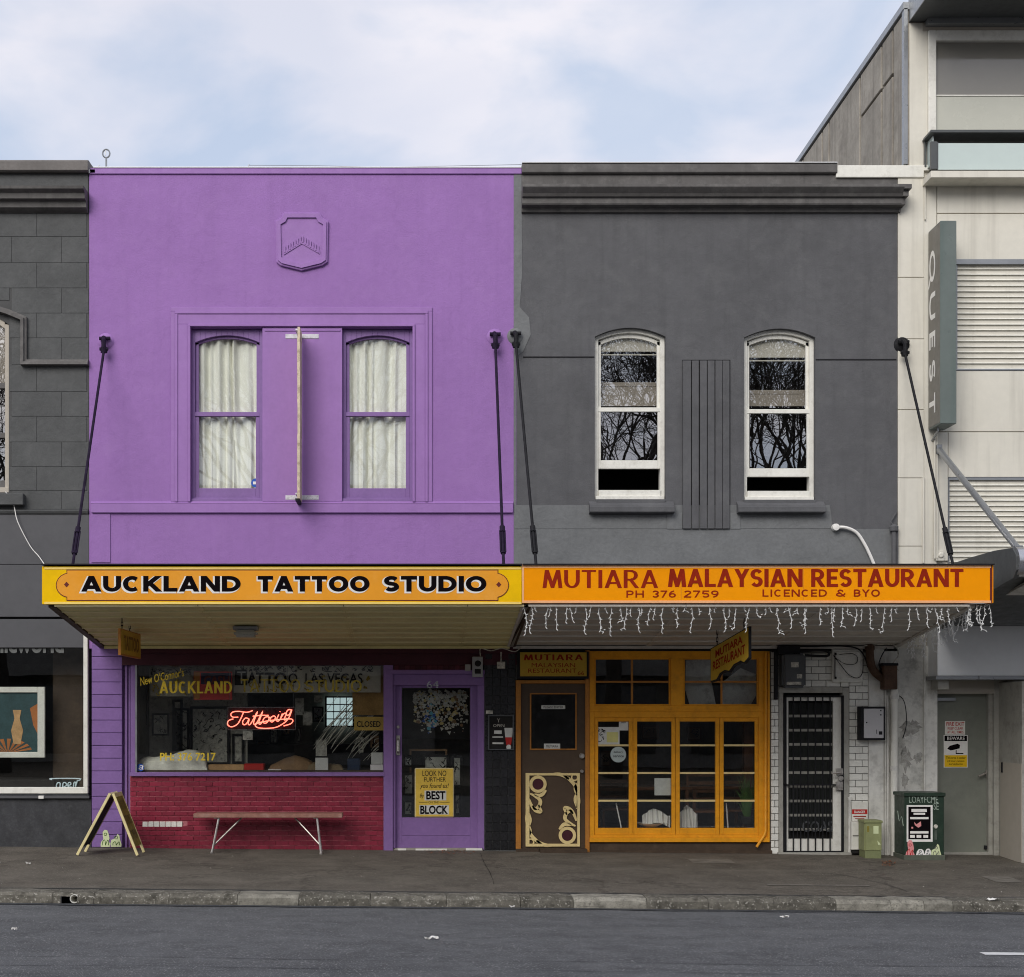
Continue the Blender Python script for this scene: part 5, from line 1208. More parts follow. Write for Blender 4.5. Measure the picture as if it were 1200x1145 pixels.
def strand(x, d, ztop, ln, nmb):
    pts = [(x, -d, ztop)]; z = ztop; k = max(2, int(ln/.045)); cx = x; cy = -d; tw = rl.uniform(-.4, .4)
    for i in range(k):
        z -= ln/k; cx += rl.uniform(-.014, .014)+tw*.008; cy += rl.uniform(-.008,.008); pts.append((cx, cy, z))
    if rl.random() < .35: pts.append((cx+rl.choice((-1,1))*.035, cy, z-.012))
    P = smoothpath(pts, 2); mb = MB(); mb.tube(P, .0032, 4)
    for q in pts[1:]:
        s = rl.choice((-1,1)); a = Vector(q); b = a+Vector((s*.014, rl.uniform(-.008,.008), -.016)); mb.tube([a, b], [.005,.0035], 5)
        if rl.random() < .45: a2 = a+Vector((0,0,.02)); mb.tube([a2, a2+Vector((-s*.018, 0, .006))], [.0048,.003], 5)
    build(mb, nmb, m_bulb, IL)
for px, ln in strands: strand(X(px,FD-.03), FD-.03, Z(707,FD), ln*1.0/114*1.0, 'light_strand')
xq = 5.72
for i in range(30):
    d_ = lerp(2.35, .45, i/29); strand(xq+rl.uniform(-.02,.02), d_, sofz(d_)-.01, rl.uniform(.08,.26), 'light_strand')
mb = MB(); mb.tube(smoothpath([(X(612,FD),-FD+.03,Z(707.5,FD))]+[(X(612+i*55,FD),-FD+.03,Z(708+(i%2),FD)) for i in range(1,10)]+[(X(1160,FD),-FD+.03,Z(708,FD)),(xq,-1.6,sofz(1.6)-.02),(xq,-.4,sofz(.4)-.02)], 4), .004, 5); build(mb, 'cable', m_bulb, IL)
# ------------------------------------------------------------------ things on the walls
def boxthing(name, label, cat, px0, px1, py0, py1, df, db, mat, bevel=.003, group=None):
    t = thing(name, label, cat, (X((px0+px1)/2,df), -df, Z(py1,df)), group)
    mb = MB(); mb.bp(px0, px1, py0, py1, df, db); return t, mb
# edge-on board sign on the purple wall
t = thing('projecting_sign', 'thin weathered board sign seen edge on between the purple windows', 'sign', (X(350), -.3, Z(584)))
xk = X(350.6)
mb = MB()
zt_, zb_ = Z(383,.36), Z(584,.36); n = 16; rr = random.Random(4)
for i in range(n):
    za, zb = lerp(zb_,zt_,i/n), lerp(zb_,zt_,(i+1)/n); j = rr.uniform(-.003,.003)
    mb.box(X(350.2,.36)-.018+j, X(350.2,.36)+.012+j*.5, .36, .06, za, zb)
build(mb, 'sign_board', M('weathered_ply_edge', (.62,.52,.38), .7, .25, 9, .3, 40, dirt=((.16,.09,.05), .7, 12)), t)
for y in (394, 583):
    mb = MB(); mb.bp(334.5, 373.5, y-2.6, y+2.6, .018, .0)
    mb.box(xk-.02, xk+.02, .30, .01, Z(y+1), Z(y-1)); build(mb, 'bracket', M('galvanised_bracket%d'%y, (.60,.58,.62), .45, .15, 9, dirt=((.2,.18,.18), .7, 25)), t, bevel=.002)
mb = MB(); mb.box(xk-.016, xk+.03, .37, .02, Z(587.5,.3), Z(585,.3)); build(mb, 'bottom_arm', m_blk, t)
# vent ring on the roof and wires on the parapet
mb = MB(); cx, cz = X(124.5,-.2), Z(180,-.2)
mb.tube([(cx,.2,Z(198,-.2)),(cx,.2,Z(184.5,-.2))], .012, 6)
mb.tube([(cx+.043*math.cos(a), .2, cz+.05*math.sin(a)) for a in [2*math.pi*i/18 for i in range(19)]], .010, 6); mb.tube([(cx-.01,.2,cz-.02),(cx-.01,.2,cz+.045)], .007, 5)
solo(mb, 'roof_hook', m_lgm, 'small ring topped metal rod standing on the left end of the purple parapet', 'rod')
for (px, h, lb) in ((115,8,'short bent wire beside the ring topped rod on the purple parapet'),(291,9,'short wire standing on the purple parapet above the left window'),(445,7,'short wire standing on the purple parapet right of the crest'),(618,9,'short wire on the parapet where purple meets charcoal')):
    mb = MB(); mb.tube([(X(px,-.1),.1,Z(199)),(X(px-.5,-.1),.1,Z(198-h*.6)),(X(px+1,-.1),.1,Z(198-h))], .006, 5)
    solo(mb, 'parapet_wire', m_lgm, lb, 'wire', 'wires standing on the parapets')
mb = MB(); mb.tube(smoothpath([(X(291,-.1),.1,Z(190)),(X(370,-.1),.1,Z(190.5)),(X(445,-.1),.1,Z(192)),(X(530,-.1),.1,Z(190.8)),(X(618,-.1),.1,Z(189))],4), .0035, 4)
solo(mb, 'overhead_wire', m_lgm, 'fine wire strung just above the purple parapet', 'wire')
# cables on upper walls
mb = MB(); mb.tube(smoothpath([(X(8),-.06,Z(577)),(X(17),-.04,Z(592)),(X(22),-.05,Z(612)),(X(36),-.03,Z(640)),(X(46),-.03,Z(652)),(X(54),-.05,Z(663))],4), .006, 6)
solo(mb, 'cable', m_letw, 'loose pale cable hanging down the left grey wall from the window sill', 'cable')
mb = MB(); mb.tube(smoothpath([(X(978),-.04,Z(618.5)),(X(990),-.05,Z(619)),(X(1003),-.04,Z(625)),(X(1012),-.04,Z(638)),(X(1018),-.04,Z(650)),(X(1024),-.04,Z(664))],5), .019, 8)
mb.lathe((X(978),-.01,Z(618.5)), [(0,.07),(.04,.065),(.045,.03),(.045,0)], 'y', 14)
solo(mb, 'overflow_pipe', m_letw, 'bent white pipe coming out of the charcoal wall below the right window', 'pipe', smooth=True)
mb = MB(); mb.tube([(X(1046),-.05,Z(621)),(X(1046),-.05,Z(665))], .03, 8); mb.tube([(X(1050),-.04,Z(618)),(X(1050),-.04,Z(665))], .015, 6); mb.lathe((X(1046),-.05,Z(620)), [(0,-.04),(.05,-.03),(.055,.02),(.02,.05),(0,.05)], 'z', 10); mb.tube([(X(1046),-.05,Z(617)),(X(1043),-.03,Z(612)),(X(1050),-.03,Z(600))], .008, 5)
solo(mb, 'conduit', m_gry, 'charcoal painted pipes with a rounded cap at the right end of the charcoal wall', 'pipe', smooth=True)
# --- left shop window contents
t = thing('framed_picture', 'cream framed teal and terracotta picture in the left shop window', 'picture', (X(20,-.3), .3, Z(888,-.3)))
mb = MB(); mb.ring(X(-34,-.3), X(53,-.3), Z(888,-.3), Z(805,-.3), .09, .09, .07, .07, -.28, -.32); build(mb, 'frame', m_wht, t, bevel=.006)
mb = MB(); mb.bp(-26, 45, 811, 882, -.305, -.31); build(mb, 'canvas', m_teal, t)
mb = MB()
c0 = (X(9,-.3), Z(882,-.3))
for i in range(9):
    a0, a1 = math.radians(12+i*17.5), math.radians(12+i*17.5+10)
    mb.prism([(c0[0]+.03*math.cos(a0), c0[1]), (c0[0]+.30*math.cos(a0), c0[1]+.17*math.sin(a0)), (c0[0]+.30*math.cos(a1), c0[1]+.17*math.sin(a1)), (c0[0]+.03*math.cos(a1), c0[1])], -.302, -.305)
mb.prism([(X(35,-.3),Z(830,-.3)),(X(45,-.3),Z(824,-.3)),(X(45,-.3),Z(862,-.3)),(X(39,-.3),Z(850,-.3))], -.302, -.305)
build(mb, 'painted_rays', m_terr, t)
mb = MB(); mb.lathe((X(20,-.3),.303,Z(872,-.3)), [(0,0),(0,0)], 'z', 3) if False else mb.prism([(X(16,-.3),Z(872,-.3)),(X(24,-.3),Z(872,-.3)),(X(27,-.3),Z(856,-.3)),(X(23,-.3),Z(842,-.3)),(X(25,-.3),Z(832,-.3)),(X(15,-.3),Z(832,-.3)),(X(17,-.3),Z(842,-.3)),(X(13,-.3),Z(856,-.3))], -.2995, -.3015)
build(mb, 'painted_vase', m_tan, t)
t = thing('neon_sign', 'unlit pale blue neon sign reading open in the left shop window corner', 'sign', (X(77,-.15), .15, Z(926,-.15)))
dn = -.16
mb = MB()
def npx(pts, r=.008, k=4, m=None): (m or mb).tube(smoothpath([(X(a,dn),-dn,Z(b,dn)) for a, b in pts], k), r, 6)
npx([(61,914),(60,912.5),(93,912.5),(92,915)]); npx([(63,915),(62,925)])
npx([(66,921),(67.5,917.5),(70.5,918),(70,923),(67,923.5),(66,921)]); npx([(73,927),(74,918),(77,917.5),(78,920.5),(74.5,922.5)]); npx([(80,920.5),(83,919.5),(82.5,917),(80,918),(80,922),(84,922.5)]); npx([(86,922.5),(87,917),(89,917.5),(88.5,922),(91,914)])
build(mb, 'neon_tube', m_neoo, t)
mb = MB(); mb.bp(60,93,914,925.5,-.175,-.18); build(mb, 'backing_panel', m_drk, t)
mb = MB(); mb.bp(45,51,932.6,936,.055,.0); solo(mb, 'paper_scrap', m_letw, 'white scrap stuck on the ledge below the left shop window', 'scrap')
# --- tattoo shop window contents
def sheet_thing(name, label, cat, px0, px1, py0, py1, d, mat, group=None, marks=None, frame=None, tilt=0):
    t = thing(name, label, cat, (X((px0+px1)/2,d), -d, Z(py1,d)), group)
    mb = MB(); mb.bp(px0, px1, py0, py1, d, d-.006)
    build(mb, 'sheet', mat, t)
    if frame: mb = MB(); mb.ring(X(px0-1,d), X(px1+1,d), Z(py1+1,d), Z(py0-1,d), .02,.02,.02,.02, d+.015, d-.01); build(mb, 'frame', frame, t)
    return t
WD = -.30
t = sheet_thing('poster', 'orange and red poster reading CASH in the tattoo shop window', 'poster', 227, 272, 787, 820, -.22, M('red_poster', (.62,.06,.05), .6, .15, 5))
mb = MB(); mb.bp(227.5, 234, 787.5, 819.5, -.218, -.22); build(mb, 'orange_band', m_orgd, t)
mb = MB(); mb.bp(235.5,271,788.5,802,-.216,-.219); build(mb, 'dark_band', M('dark_blue_print', (.02,.02,.06), .6), t)
mb = MB(); T('CASH', 239, 269, 792, 802.5, -.214, mb=mb, offset=.03); build(mb, 'lettering', m_mrn, t)
# back partition with flash sheets
mb = MB(); mb.bp(150, 460, 778, 838, -.75, -.8)
SB = thing('display_wall', 'dim wall of tattoo drawings behind the shop window', 'display wall', (X(300,-1.2), 1.2, Z(985,-1.2)))
mb = MB(); mb.box(X(175,-1.2), X(290,-1.2), -1.2, -1.25, Z(985,-1.2), Z(770,-1.2)); build(mb, 'panel', M('dim_olive_wall', (.42,.40,.34), .9, .25, 6, dirt=((.03,.03,.03), .8, 14)), SB)
for (a,b,y0,y1) in ((223,269,828,896),(202,214,820,880),(272,286,860,895),(204,222,830,880)):
    q = MB(); q.ring(X(a,-1.18), X(b,-1.18), Z(y1,-1.18), Z(y0,-1.18), .03,.03,.03,.03, -1.17, -1.2); build(q, 'frame', m_drk, SB)
    q = MB(); q.bp(a+1, b-1, y0+1, y1-1, -1.185, -1.2); build(q, 'drawing_sheet', m_flash_sheet, SB)
rs = random.Random(9)
def squiggle(parent, px0, px1, py0, py1, d, n, mat=None, name='drawing', r=.004):
    mb = MB()
    for _ in range(n):
        a, b = rs.uniform(px0+1.5,px1-1.5), rs.uniform(py0+1.5,py1-1.5); pts = [(a,b)]
        for k in range(4): a = min(px1-1,max(px0+1,a+rs.uniform(-3.5,3.5))); b = min(py1-1,max(py0+1,b+rs.uniform(-3.5,3.5))); pts.append((a,b))
        mb.tube(smoothpath([(X(p,d),-d,Z(q,d)) for p,q in pts],3), r, 4)
    build(mb, name, mat or m_let, parent)
squiggle(SB, 224, 268, 830, 895, -1.165, 26); squiggle(SB, 205, 222, 830, 880, -1.165, 12)
# top banner of flash sheets behind the glass
for i, (a,b,y0,y1,lb) in enumerate(((176,226,783,816,'dim drawing covered board behind the word AUCKLAND in the tattoo window'),(274,337,779,812,'pale banner of tattoo drawings left of centre in the tattoo window top'),(337.5,446,779,811.5,'long pale banner of tattoo drawings at the top right of the tattoo window'))):
    t = sheet_thing('banner', lb, 'banner', a, b, y0, y1, -.33, M('pale_flash_banner%d'%i, (.66,.63,.52) if i else (.34,.32,.26), .8, .12, 8), 'banners of tattoo drawings')
    squiggle(t, a, b, y0, y0+9, -.318, 24, r=.004)
    squiggle(t, a, b, y0+10, y1, -.318, 14, M('mustard_ink%d'%i, (.5,.36,.05), .7), r=.006)
    if i == 1:
        q = MB(); q.bp(275, 289, 785, 803, -.315, -.33); build(q, 'black_square', m_drk, t)
        q = MB(); T('T', 278, 288, 787, 801, -.312, mb=q); build(q, 'capital', m_pale, t)
        q = MB(); T('AT', 290, 309, 788, 801, -.312, mb=q, offset=.03); T('TO', 310, 336, 788, 802, -.312, mb=q, offset=.03); build(q, 'lettering', m_let, t)
    if i == 2:
        q = MB(); T('O  LAS VEGAS', 338, 425, 789, 801, -.312, mb=q, offset=.01); build(q, 'lettering', m_let, t)
# painted lettering on the glass
t = thing('window_lettering', 'gold lettering painted on the tattoo shop glass with phone number', 'lettering', (X(230), 0, Z(890)))
mb = MB(); gd_ = -.0485
S('AUCKLAND', 187, 272, 798.5, 812.5, gd_, mb=mb, tv=.2, th=.13, track=.14); build(mb, 'lettering', m_gold, t)
mb = MB(); T('New O\'Cana', 164, 215, 785.5, 799, gd_, mb=mb, offset=.02, shear=.25, rot=.26) if False else btext(mb, front(gd_), 'New O\'Connor\'s', X(163,gd_), X(216,gd_), Z(805,gd_), Z(795,gd_), shear=.3, rot=.22, offset=.01)
for v in range(len(mb.v)): mb.v[v] = (mb.v[v][0], mb.v[v][1], mb.v[v][2]+.07)
build(mb, 'script_lettering', m_gold, t)
mb = MB(); S('TATTOO', 282, 352, 796, 811, gd_, mb=mb, tv=.14, th=.1, track=.14); build(mb, 'faded_lettering', M('faded_gold', (.40,.31,.04), .6, .4, 12), t); mb = MB(); S('STUDIO', 358, 424, 797, 811, gd_, mb=mb, tv=.17, th=.12, track=.12); build(mb, 'faded_lettering', bpy.data.materials['faded_gold'], t)
mb = MB(); btext(mb, front(gd_), 'PH: 376 7217', X(187.5,gd_), X(253,gd_), Z(891.5,gd_), Z(882,gd_), offset=.02); build(mb, 'phone_lettering', m_gold, t)
mb = MB(); mb.lathe((X(164.5,gd_), -gd_, Z(899.5,gd_)), [(0,.0),(.045,.0),(.045,.002),(0,.002)], 'y', 18); o = build(mb, 'security_sticker', m_blu, t)
mb = MB(); btext(mb, front(gd_+.003), 'a', X(161.5), X(167.5), Z(902), Z(897), shear=.2); build(mb, 'sticker_mark', m_letw, t)
# neon Tattooing
t = thing('neon_sign', 'lit red neon sign reading Tattooing in the middle of the window', 'sign', (X(304), .0, Z(856)))
mb = MB(); mb.bp(266, 345, 829, 855, -.105, -.11); build(mb, 'backing_panel', M('neon_backing', (.05,.012,.012), .25, .2, 5), t)
mb = MB(); mb.tube([(X(268),.1,Z(829)),(X(268),.1,Z(779.5))], .002, 4); mb.tube([(X(343),.1,Z(829)),(X(343),.1,Z(779.5))], .002, 4); mb.ring(X(265.5),X(345.5),Z(855.5),Z(828.5),.006,.006,.006,.006,-.1,-.112); build(mb, 'hanger', m_lgm, t)
mb = MB()
nk = lambda pts, k=4: mb.tube(smoothpath([(X(150+a/3.871,-.09), .09, Z(765+b/3.871,-.09)) for a, b in pts], k), .0062, 7)
nk([(500,292),(476,292),(466,280),(478,268),(505,266),(540,270),(566,262)]); nk([(524,270),(512,298),(496,324),(470,336),(452,326),(456,308),(478,300)])
nk([(548,300),(533,296),(520,312),(524,326),(537,322),(550,300),(545,322),(553,326),(564,310)])
nk([(564,310),(588,266),(570,314),(575,325),(588,312)]); nk([(588,312),(612,264),(594,314),(600,324),(612,310)]); nk([(566,288),(600,284),(638,284)])
nk([(632,289),(618,296),(612,312),(622,320),(634,312),(640,296),(632,289),(645,294),(654,290)]); nk([(662,286),(650,292),(644,306),(652,314),(664,306),(669,292),(662,286)])
nk([(684,280),(674,304),(680,311),(690,302)]); nk([(689,268),(690,266)]); nk([(700,276),(690,304),(700,284),(712,274),(717,281),(708,302),(716,304),(722,296)])
nk([(742,260),(728,258),(718,272),(722,284),(733,278),(743,258),(733,288),(718,310),(700,324)])
nk([(590,318),(640,308),(700,302),(738,300),(748,308),(738,322),(706,332)]); nk([(590,318),(577,328),(590,340),(630,343),(672,338),(700,324)])
build(mb, 'neon_tube', m_neon, t, smooth=True)
# things standing on the window board
mb = MB(); mb.box(X(158), X(450), -.12, -.75, Z(906), Z(903)); build(mb, 'window_board', m_brn, PB)
zS = Z(903)
def heap(name, label, cat, px0, px1, py, d, mat, seed, bulge=.8, dep=.35):
    r_ = random.Random(seed); mb = MB(); n, m_ = 22, 8; x0, x1 = X(px0,d), X(px1,d); h = Z(py,d)-zS
    for i in range(n+1):
        u = i/n; prof = (max(0,math.sin(math.pi*u))**.35)
        prof *= .78+.22*math.sin(u*5+seed)
        for j in range(m_+1):
            a = math.pi*j/m_; zz = zS+max(0,h*prof*math.sin(a)**.7)+r_.uniform(-.008,.008)*(0<j<m_); yy = -d+.02+dep*(.5-.5*math.cos(a))*(prof**.5)+r_.uniform(-.006,.006)
            mb.v.append((lerp(x0,x1,u)+r_.uniform(-.006,.006), yy, zz))
    for i in range(n):
        for j in range(m_): k = i*(m_+1)+j; mb.f.append((k,k+m_+1,k+m_+2,k+1))
    return solo(mb, name, mat, label, cat, smooth=True)
heap('plastic_bundle', 'crumpled clear plastic bundle in the left corner of the tattoo window', 'bundle', 158, 243, 872, -.13, m_plas, 3)
heap('cushion', 'brown cushion on the window board left of the white card', 'cushion', 314, 372, 886, -.22, m_brnp, 5, dep=.3)
heap('cushion', 'tan cushion behind the white card in the tattoo window', 'cushion', 360, 402, 890, -.2, M('tan_cushion', (.24,.18,.11), .9, .15, 5), 8, dep=.25)
for (a,b,y0,y1,m_,lb,cat) in ((286,309,895,902.8,m_rds,'red box lying on the tattoo window board','box'),(244,286,896,902.8,m_tan,'stack of flat tan papers on the tattoo window board','papers'),(435,449,882,896,m_pale,'grey white box at the right end of the tattoo window','box'),(407,422,889,903,M('navy_cloth', (.02,.035,.07), .8),'dark blue pot at the right of the tattoo window','pot')):
    mb = MB(); mb.bp(a,b,y0,y1,-.2,-.4); solo(mb, cat, m_, lb, cat, bevel=.008)
mb = MB(); mb.box(X(369.5,-.14),X(384.5,-.14),-.14,-.16,zS,Z(888,-.14)); solo(mb, 'card', m_pale, 'small white card standing on the tattoo window board', 'card', bevel=.003)
mb = MB(); mb.box(X(434,-.14),X(449,-.14),-.14,-.155,zS,Z(896,-.14)); o = solo(mb, 'card', m_letw, 'long low white card at the right end of the tattoo window board', 'card')
mb = MB(); mb.box(X(370,-.5),X(383,-.5),-.5,-.51,Z(886,-.5),Z(867,-.5)); solo(mb, 'print', m_flash_sheet, 'small grey print hanging above the white card in the tattoo window', 'print')
mb = MB(); mb.bp(284.5,296,856,867,-.13,-.135); solo(mb, 'note', m_flash_sheet, 'small grey note stuck below the neon sign', 'note')
mb = MB(); mb.bp(314,324,897,902.9,-.13,-.2) if False else mb.box(X(314,-.15),X(329,-.15),-.15,-.25,zS,Z(901.5,-.15)); solo(mb, 'flyer', m_letw, 'thin stack of white flyers on the tattoo window board', 'flyers')
def pic(label, a, b, y0, y1, d, fr, inner, grp='framed prints seen through the purple door', n=4):
    t = thing('framed_print', label, 'framed print', (X((a+b)/2,d), -d, Z(y1,d)), grp)
    mb = MB(); mb.ring(X(a,d), X(b,d), Z(y1,d), Z(y0,d), .022,.022,.022,.022, d, d-.03); build(mb, 'frame', fr, t)
    mb = MB(); mb.bp(a+1, b-1, y0+1, y1-1, d-.012, d-.02); build(mb, 'sheet', inner, t)
    squiggle(t, a+2, b-2, y0+2, y1-2, d-.008, n, r=.004)
mb = MB(); mb.bp(415,449.5,840,856,-.09,-.095); t = solo(mb, 'sign', M('mustard_card', (.55,.36,.08), .6, .12, 5), 'mustard card sign reading CLOSED at the right of the tattoo window', 'sign')
mb = MB(); T('CLOSED', 418, 446, 845, 852, -.0885, mb=mb, offset=.02); build(mb, 'lettering', m_drk, t)
mb = MB(); mb.bp(413,449.5,779.5,838,-.40,-.405); solo(mb, 'board', M('ochre_board', (.42,.25,.08), .7, .3, 7), 'ochre board at the upper right inside the tattoo window', 'board')
# far barred window, lit from behind
t = thing('rear_window', 'small bright barred window at the back of the tattoo shop', 'window', (X(397,-3), 3.05, Z(852,-3)))
m_glow = M('daylit_obscure_glass', (.55,.65,.65), .5, .1, 4, emit=((.62,.80,.82), .4))
mb = MB(); mb.bp(383, 413, 817, 851, -3.1, -3.13); build(mb, 'pane', m_glow, t)
mb = MB()
for y in (825.5,834,842.5): mb.bp(382,414,y-.6,y+.6,-3.07,-3.09)
for x in (391,398.5,406): mb.bp(x-.4,x+.4,817,851,-3.075,-3.09)
mb.ring(X(381,-3.08),X(415,-3.08),Z(852,-3.08),Z(816,-3.08),.02,.02,.02,.02,-3.04,-3.1); build(mb, 'bar', m_drk, t)
for i,(a,b,y0,y1,lb) in enumerate(((346,356,818,838,'white mask like print left of the bright rear window'),(355,366,834,850,'grey print to the right of the neon sign'),(368,378,815,823,'small grey card near the top of the tattoo shop back wall'))):
    mb = MB(); mb.bp(a,b,y0,y1,-.9,-.905); o = solo(mb, 'print', m_flash_sheet, lb, 'print', 'prints in the tattoo shop')
for i, (a, b, y0, y1, d, m_, lb) in enumerate(((300,312,826,842,-2.2,m_flash_sheet,'grey print behind the right end of the lit neon sign'),(316,326,850,872,-2.0,m_flash_sheet,'upright grey print in the dark middle of the tattoo window'),
    (330,341,846,862,-2.0,m_brnp,'small brown print in the dark middle of the tattoo window'),(300,311,868,884,-1.9,m_brnp,'small brown framed sheet low in the tattoo window behind the cushion'),
    (347,353,852,870,-1.8,m_flash_sheet,'slim grey sheet left of the white card stack'),(418,428,862,884,-.9,m_flash_sheet,'grey sheet behind the blue pot'),(432,446,860,878,-.9,m_brnp,'brown sheet behind the right end box'),
    (178,198,836,862,-1.15,m_flash_sheet,'square drawing sheet at the left inside the tattoo window'),(160,172,800,850,-1.1,m_mtr,'tall grey sheet at the far left of the tattoo window'),(366,379,828,846,-2.4,m_pale,'pale sheet left of the bright barred window'))):
    o = pic(lb, a, b, y0, y1, d, m_drk, m_, 'prints in the tattoo shop', n=5)
for i, (a, b, y0, y1, d, lb) in enumerate(((752,772,850,866,-3.0,'dim picture high behind the second orange casement'),(806,822,852,868,-3.0,'dim picture high behind the third orange casement'),(858,868,880,900,-2.4,'dim picture behind the fourth orange casement'),(702,716,880,898,-2.6,'dim picture behind the first orange casement'))):
    pic(lb, a, b, y0, y1, d, m_wood, m_brnp, 'pictures in the restaurant', n=4)
for (pa, pb, ya, yb, lb, m_) in ((1168,1202,1021,1028,'oblong concrete service cover in the footpath at the right edge', m_conc),(812,862,1003.5,1008,'pale worn asphalt patch in front of the orange windows', m_dfr),(900,1020,1033,1034.2,'thin pale trench line in the footpath',m_conc)):
    da, db2 = gd(ya), gd(yb); da, db2 = min(da,db2), max(da,db2); n = 8; q = MB()
    for k in range(n):
        xa, xb = lerp(X(pa,db2),X(pb,db2),k/n), lerp(X(pa,db2),X(pb,db2),(k+1)/n)
        q.poly([(xa,-db2,fpz(xa,db2)+.004),(xb,-db2,fpz(xb,db2)+.004),(xb,-da,fpz(xb,da)+.004),(xa,-da,fpz(xa,da)+.004)])
    o = build(q, 'pavement_patch', M('patch_asphalt', (.17,.155,.13), .9, .3, 8, 1, 60, dirt=((.09,.08,.07), .7, 9)) if 'patch_asphalt' not in bpy.data.materials else bpy.data.materials['patch_asphalt'], kind='structure')
mb = MB(); mb.box(X(290,-1.6), X(470,-1.6), -1.6, -1.9, Z(985,-1.6), Z(872,-1.6)); solo(mb, 'counter', m_drk, 'dark counter deep inside the tattoo shop', 'counter', bevel=.01)
# slanted rods added inside, imitating streaks reflected in the right of the glass
t = thing('stalk_bundle', 'pale slanting rods imitating reflected streaks behind the right half of the tattoo window', 'stalks', (X(400,-.5), .5, zS))
m_rstk = M('pale_stalk', (.72,.69,.58), .7, .2, 9)
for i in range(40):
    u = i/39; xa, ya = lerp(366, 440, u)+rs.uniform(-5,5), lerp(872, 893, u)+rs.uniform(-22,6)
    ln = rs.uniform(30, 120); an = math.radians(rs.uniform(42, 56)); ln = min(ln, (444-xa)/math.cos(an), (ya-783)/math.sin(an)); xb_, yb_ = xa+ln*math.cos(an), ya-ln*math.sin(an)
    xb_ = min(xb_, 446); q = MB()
    q.tube(smoothpath([(X(xa,-.5),.5,Z(ya,-.5)),(X((xa+xb_)/2-2,-.46),.45,Z((ya+yb_)/2+rs.uniform(-2,2),-.46)),(X(xb_,-.42),.42,Z(yb_,-.42))],3), [.002]+[rs.uniform(.002,.006)]*5+[.002], 5); build(q, 'stalk', m_rstk, t)
# --- door 64 : sign and what shows through
t = thing('sign', 'yellow rounded sign on the purple door reading LOOK NO FURTHER BEST BLOCK', 'sign', (X(509), .05, Z(958)))
mb = MB(); ds_ = -.045; mb.bp(486, 532, 900, 958, ds_, -.07); build(mb, 'sign_board', M('cream_sign_edge', (.75,.62,.32), .5, .08, 5), t, bevel=.012)
mb = MB(); mb.bp(487.3, 530.7, 901.3, 956.7, ds_+.002, ds_-.003); build(mb, 'sign_face', M('mustard_sign_face', (.70,.47,.07), .5, .10, 5), t)
mb = MB(); dt = ds_+.003
T('LOOK NO', 495, 523, 903, 909.5, dt, mb=mb); T('FURTHER', 497, 522.5, 911, 916, dt, mb=mb); T('you found us!', 492, 526, 918, 925, dt, mb=mb, shear=.3)
T('By', 492, 497, 930, 936, dt, mb=mb, shear=.3); T('ON THE', 502, 514, 939, 941.5, dt, mb=mb); mb.bp(491,501,939.9,940.4,dt+.001,dt); mb.bp(515,527,939.9,940.4,dt+.001,dt)
build(mb, 'lettering', m_drk, t)
mb = MB(); mb.bp(497.5,523,926.5,938,dt+.0006,dt-.001); mb.bp(491.5,526,943.5,954.5,dt+.0006,dt-.001); build(mb, 'white_backing', m_pale, t)
mb = MB(); T('BEST', 499.5, 522, 927, 937, dt+.002, mb=mb, offset=.03); T('BLOCK', 492.5, 525, 944, 954, dt+.002, mb=mb, offset=.03); build(mb, 'bold_lettering', m_let, t)
m_dimb = M('dim_print', (.5,.5,.44), .8, .3, 10)
pic('wide brown framed print behind the purple door glass', 480, 524, 878, 912, -.45, m_brnp, m_drk, n=0)
pic('dark framed drawing inside the brown frame behind the purple door', 496, 525, 885, 902, -.42, m_drk, m_dimb, n=7)
pic('narrow framed print at the right side of the purple door glass', 530, 541, 886, 922, -.42, m_drk, m_dimb)
pic('small pale print left of the brown frame behind the purple door', 473, 484, 885, 899, -.42, m_drk, m_pale)
pic('tall grey print low at the left of the purple door glass', 472.5, 485, 906, 932, -.42, m_drk, m_dimb)
pic('lowest grey print at the left of the purple door glass', 472.5, 484, 938, 956, -.42, m_drk, m_dimb)
pic('small print low at the right of the purple door glass', 532, 540, 930, 955, -.42, m_drk, m_dimb)
t = thing('collage', 'colourful collage at the top of the purple door glass with blue and cream shapes', 'collage', (X(510,-.3), .3, Z(866,-.3)))
mb = MB(); mb.bp(472,550,807,866,-.42,-.43); build(mb, 'backing', m_drk, t)
cols_ = [(m_pale,150),(m_flash_sheet,220),(m_blu,14),(m_brnp,50),(M('pale_gold_scrap', (.60,.5,.22), .7),50),(M('sky_blue_scrap', (.12,.42,.55), .7),24)]
for m_, n in cols_:
    mb = MB()
    for _ in range(n):
        if m_ is m_blu or m_.name.startswith('sky'): a, b = rs.gauss(505,5), rs.gauss(838,9)
        else: a, b = rs.uniform(485,548), rs.triangular(808,862,814)
        k = rs.randint(3,5); r_ = rs.uniform(.8,3.0); a0 = rs.uniform(0,6)
        d_ = -.40+rs.uniform(0,.05)
        a = min(547,max(475,a)); b = min(862,max(810,b))
        mb.poly([(X(a+r_*math.cos(a0+6.283*i/k),d_), -d_, Z(b+r_*rs.uniform(.5,1.3)*math.sin(a0+6.283*i/k),d_)) for i in range(k)])
    build(mb, 'paper_scrap', m_, t)
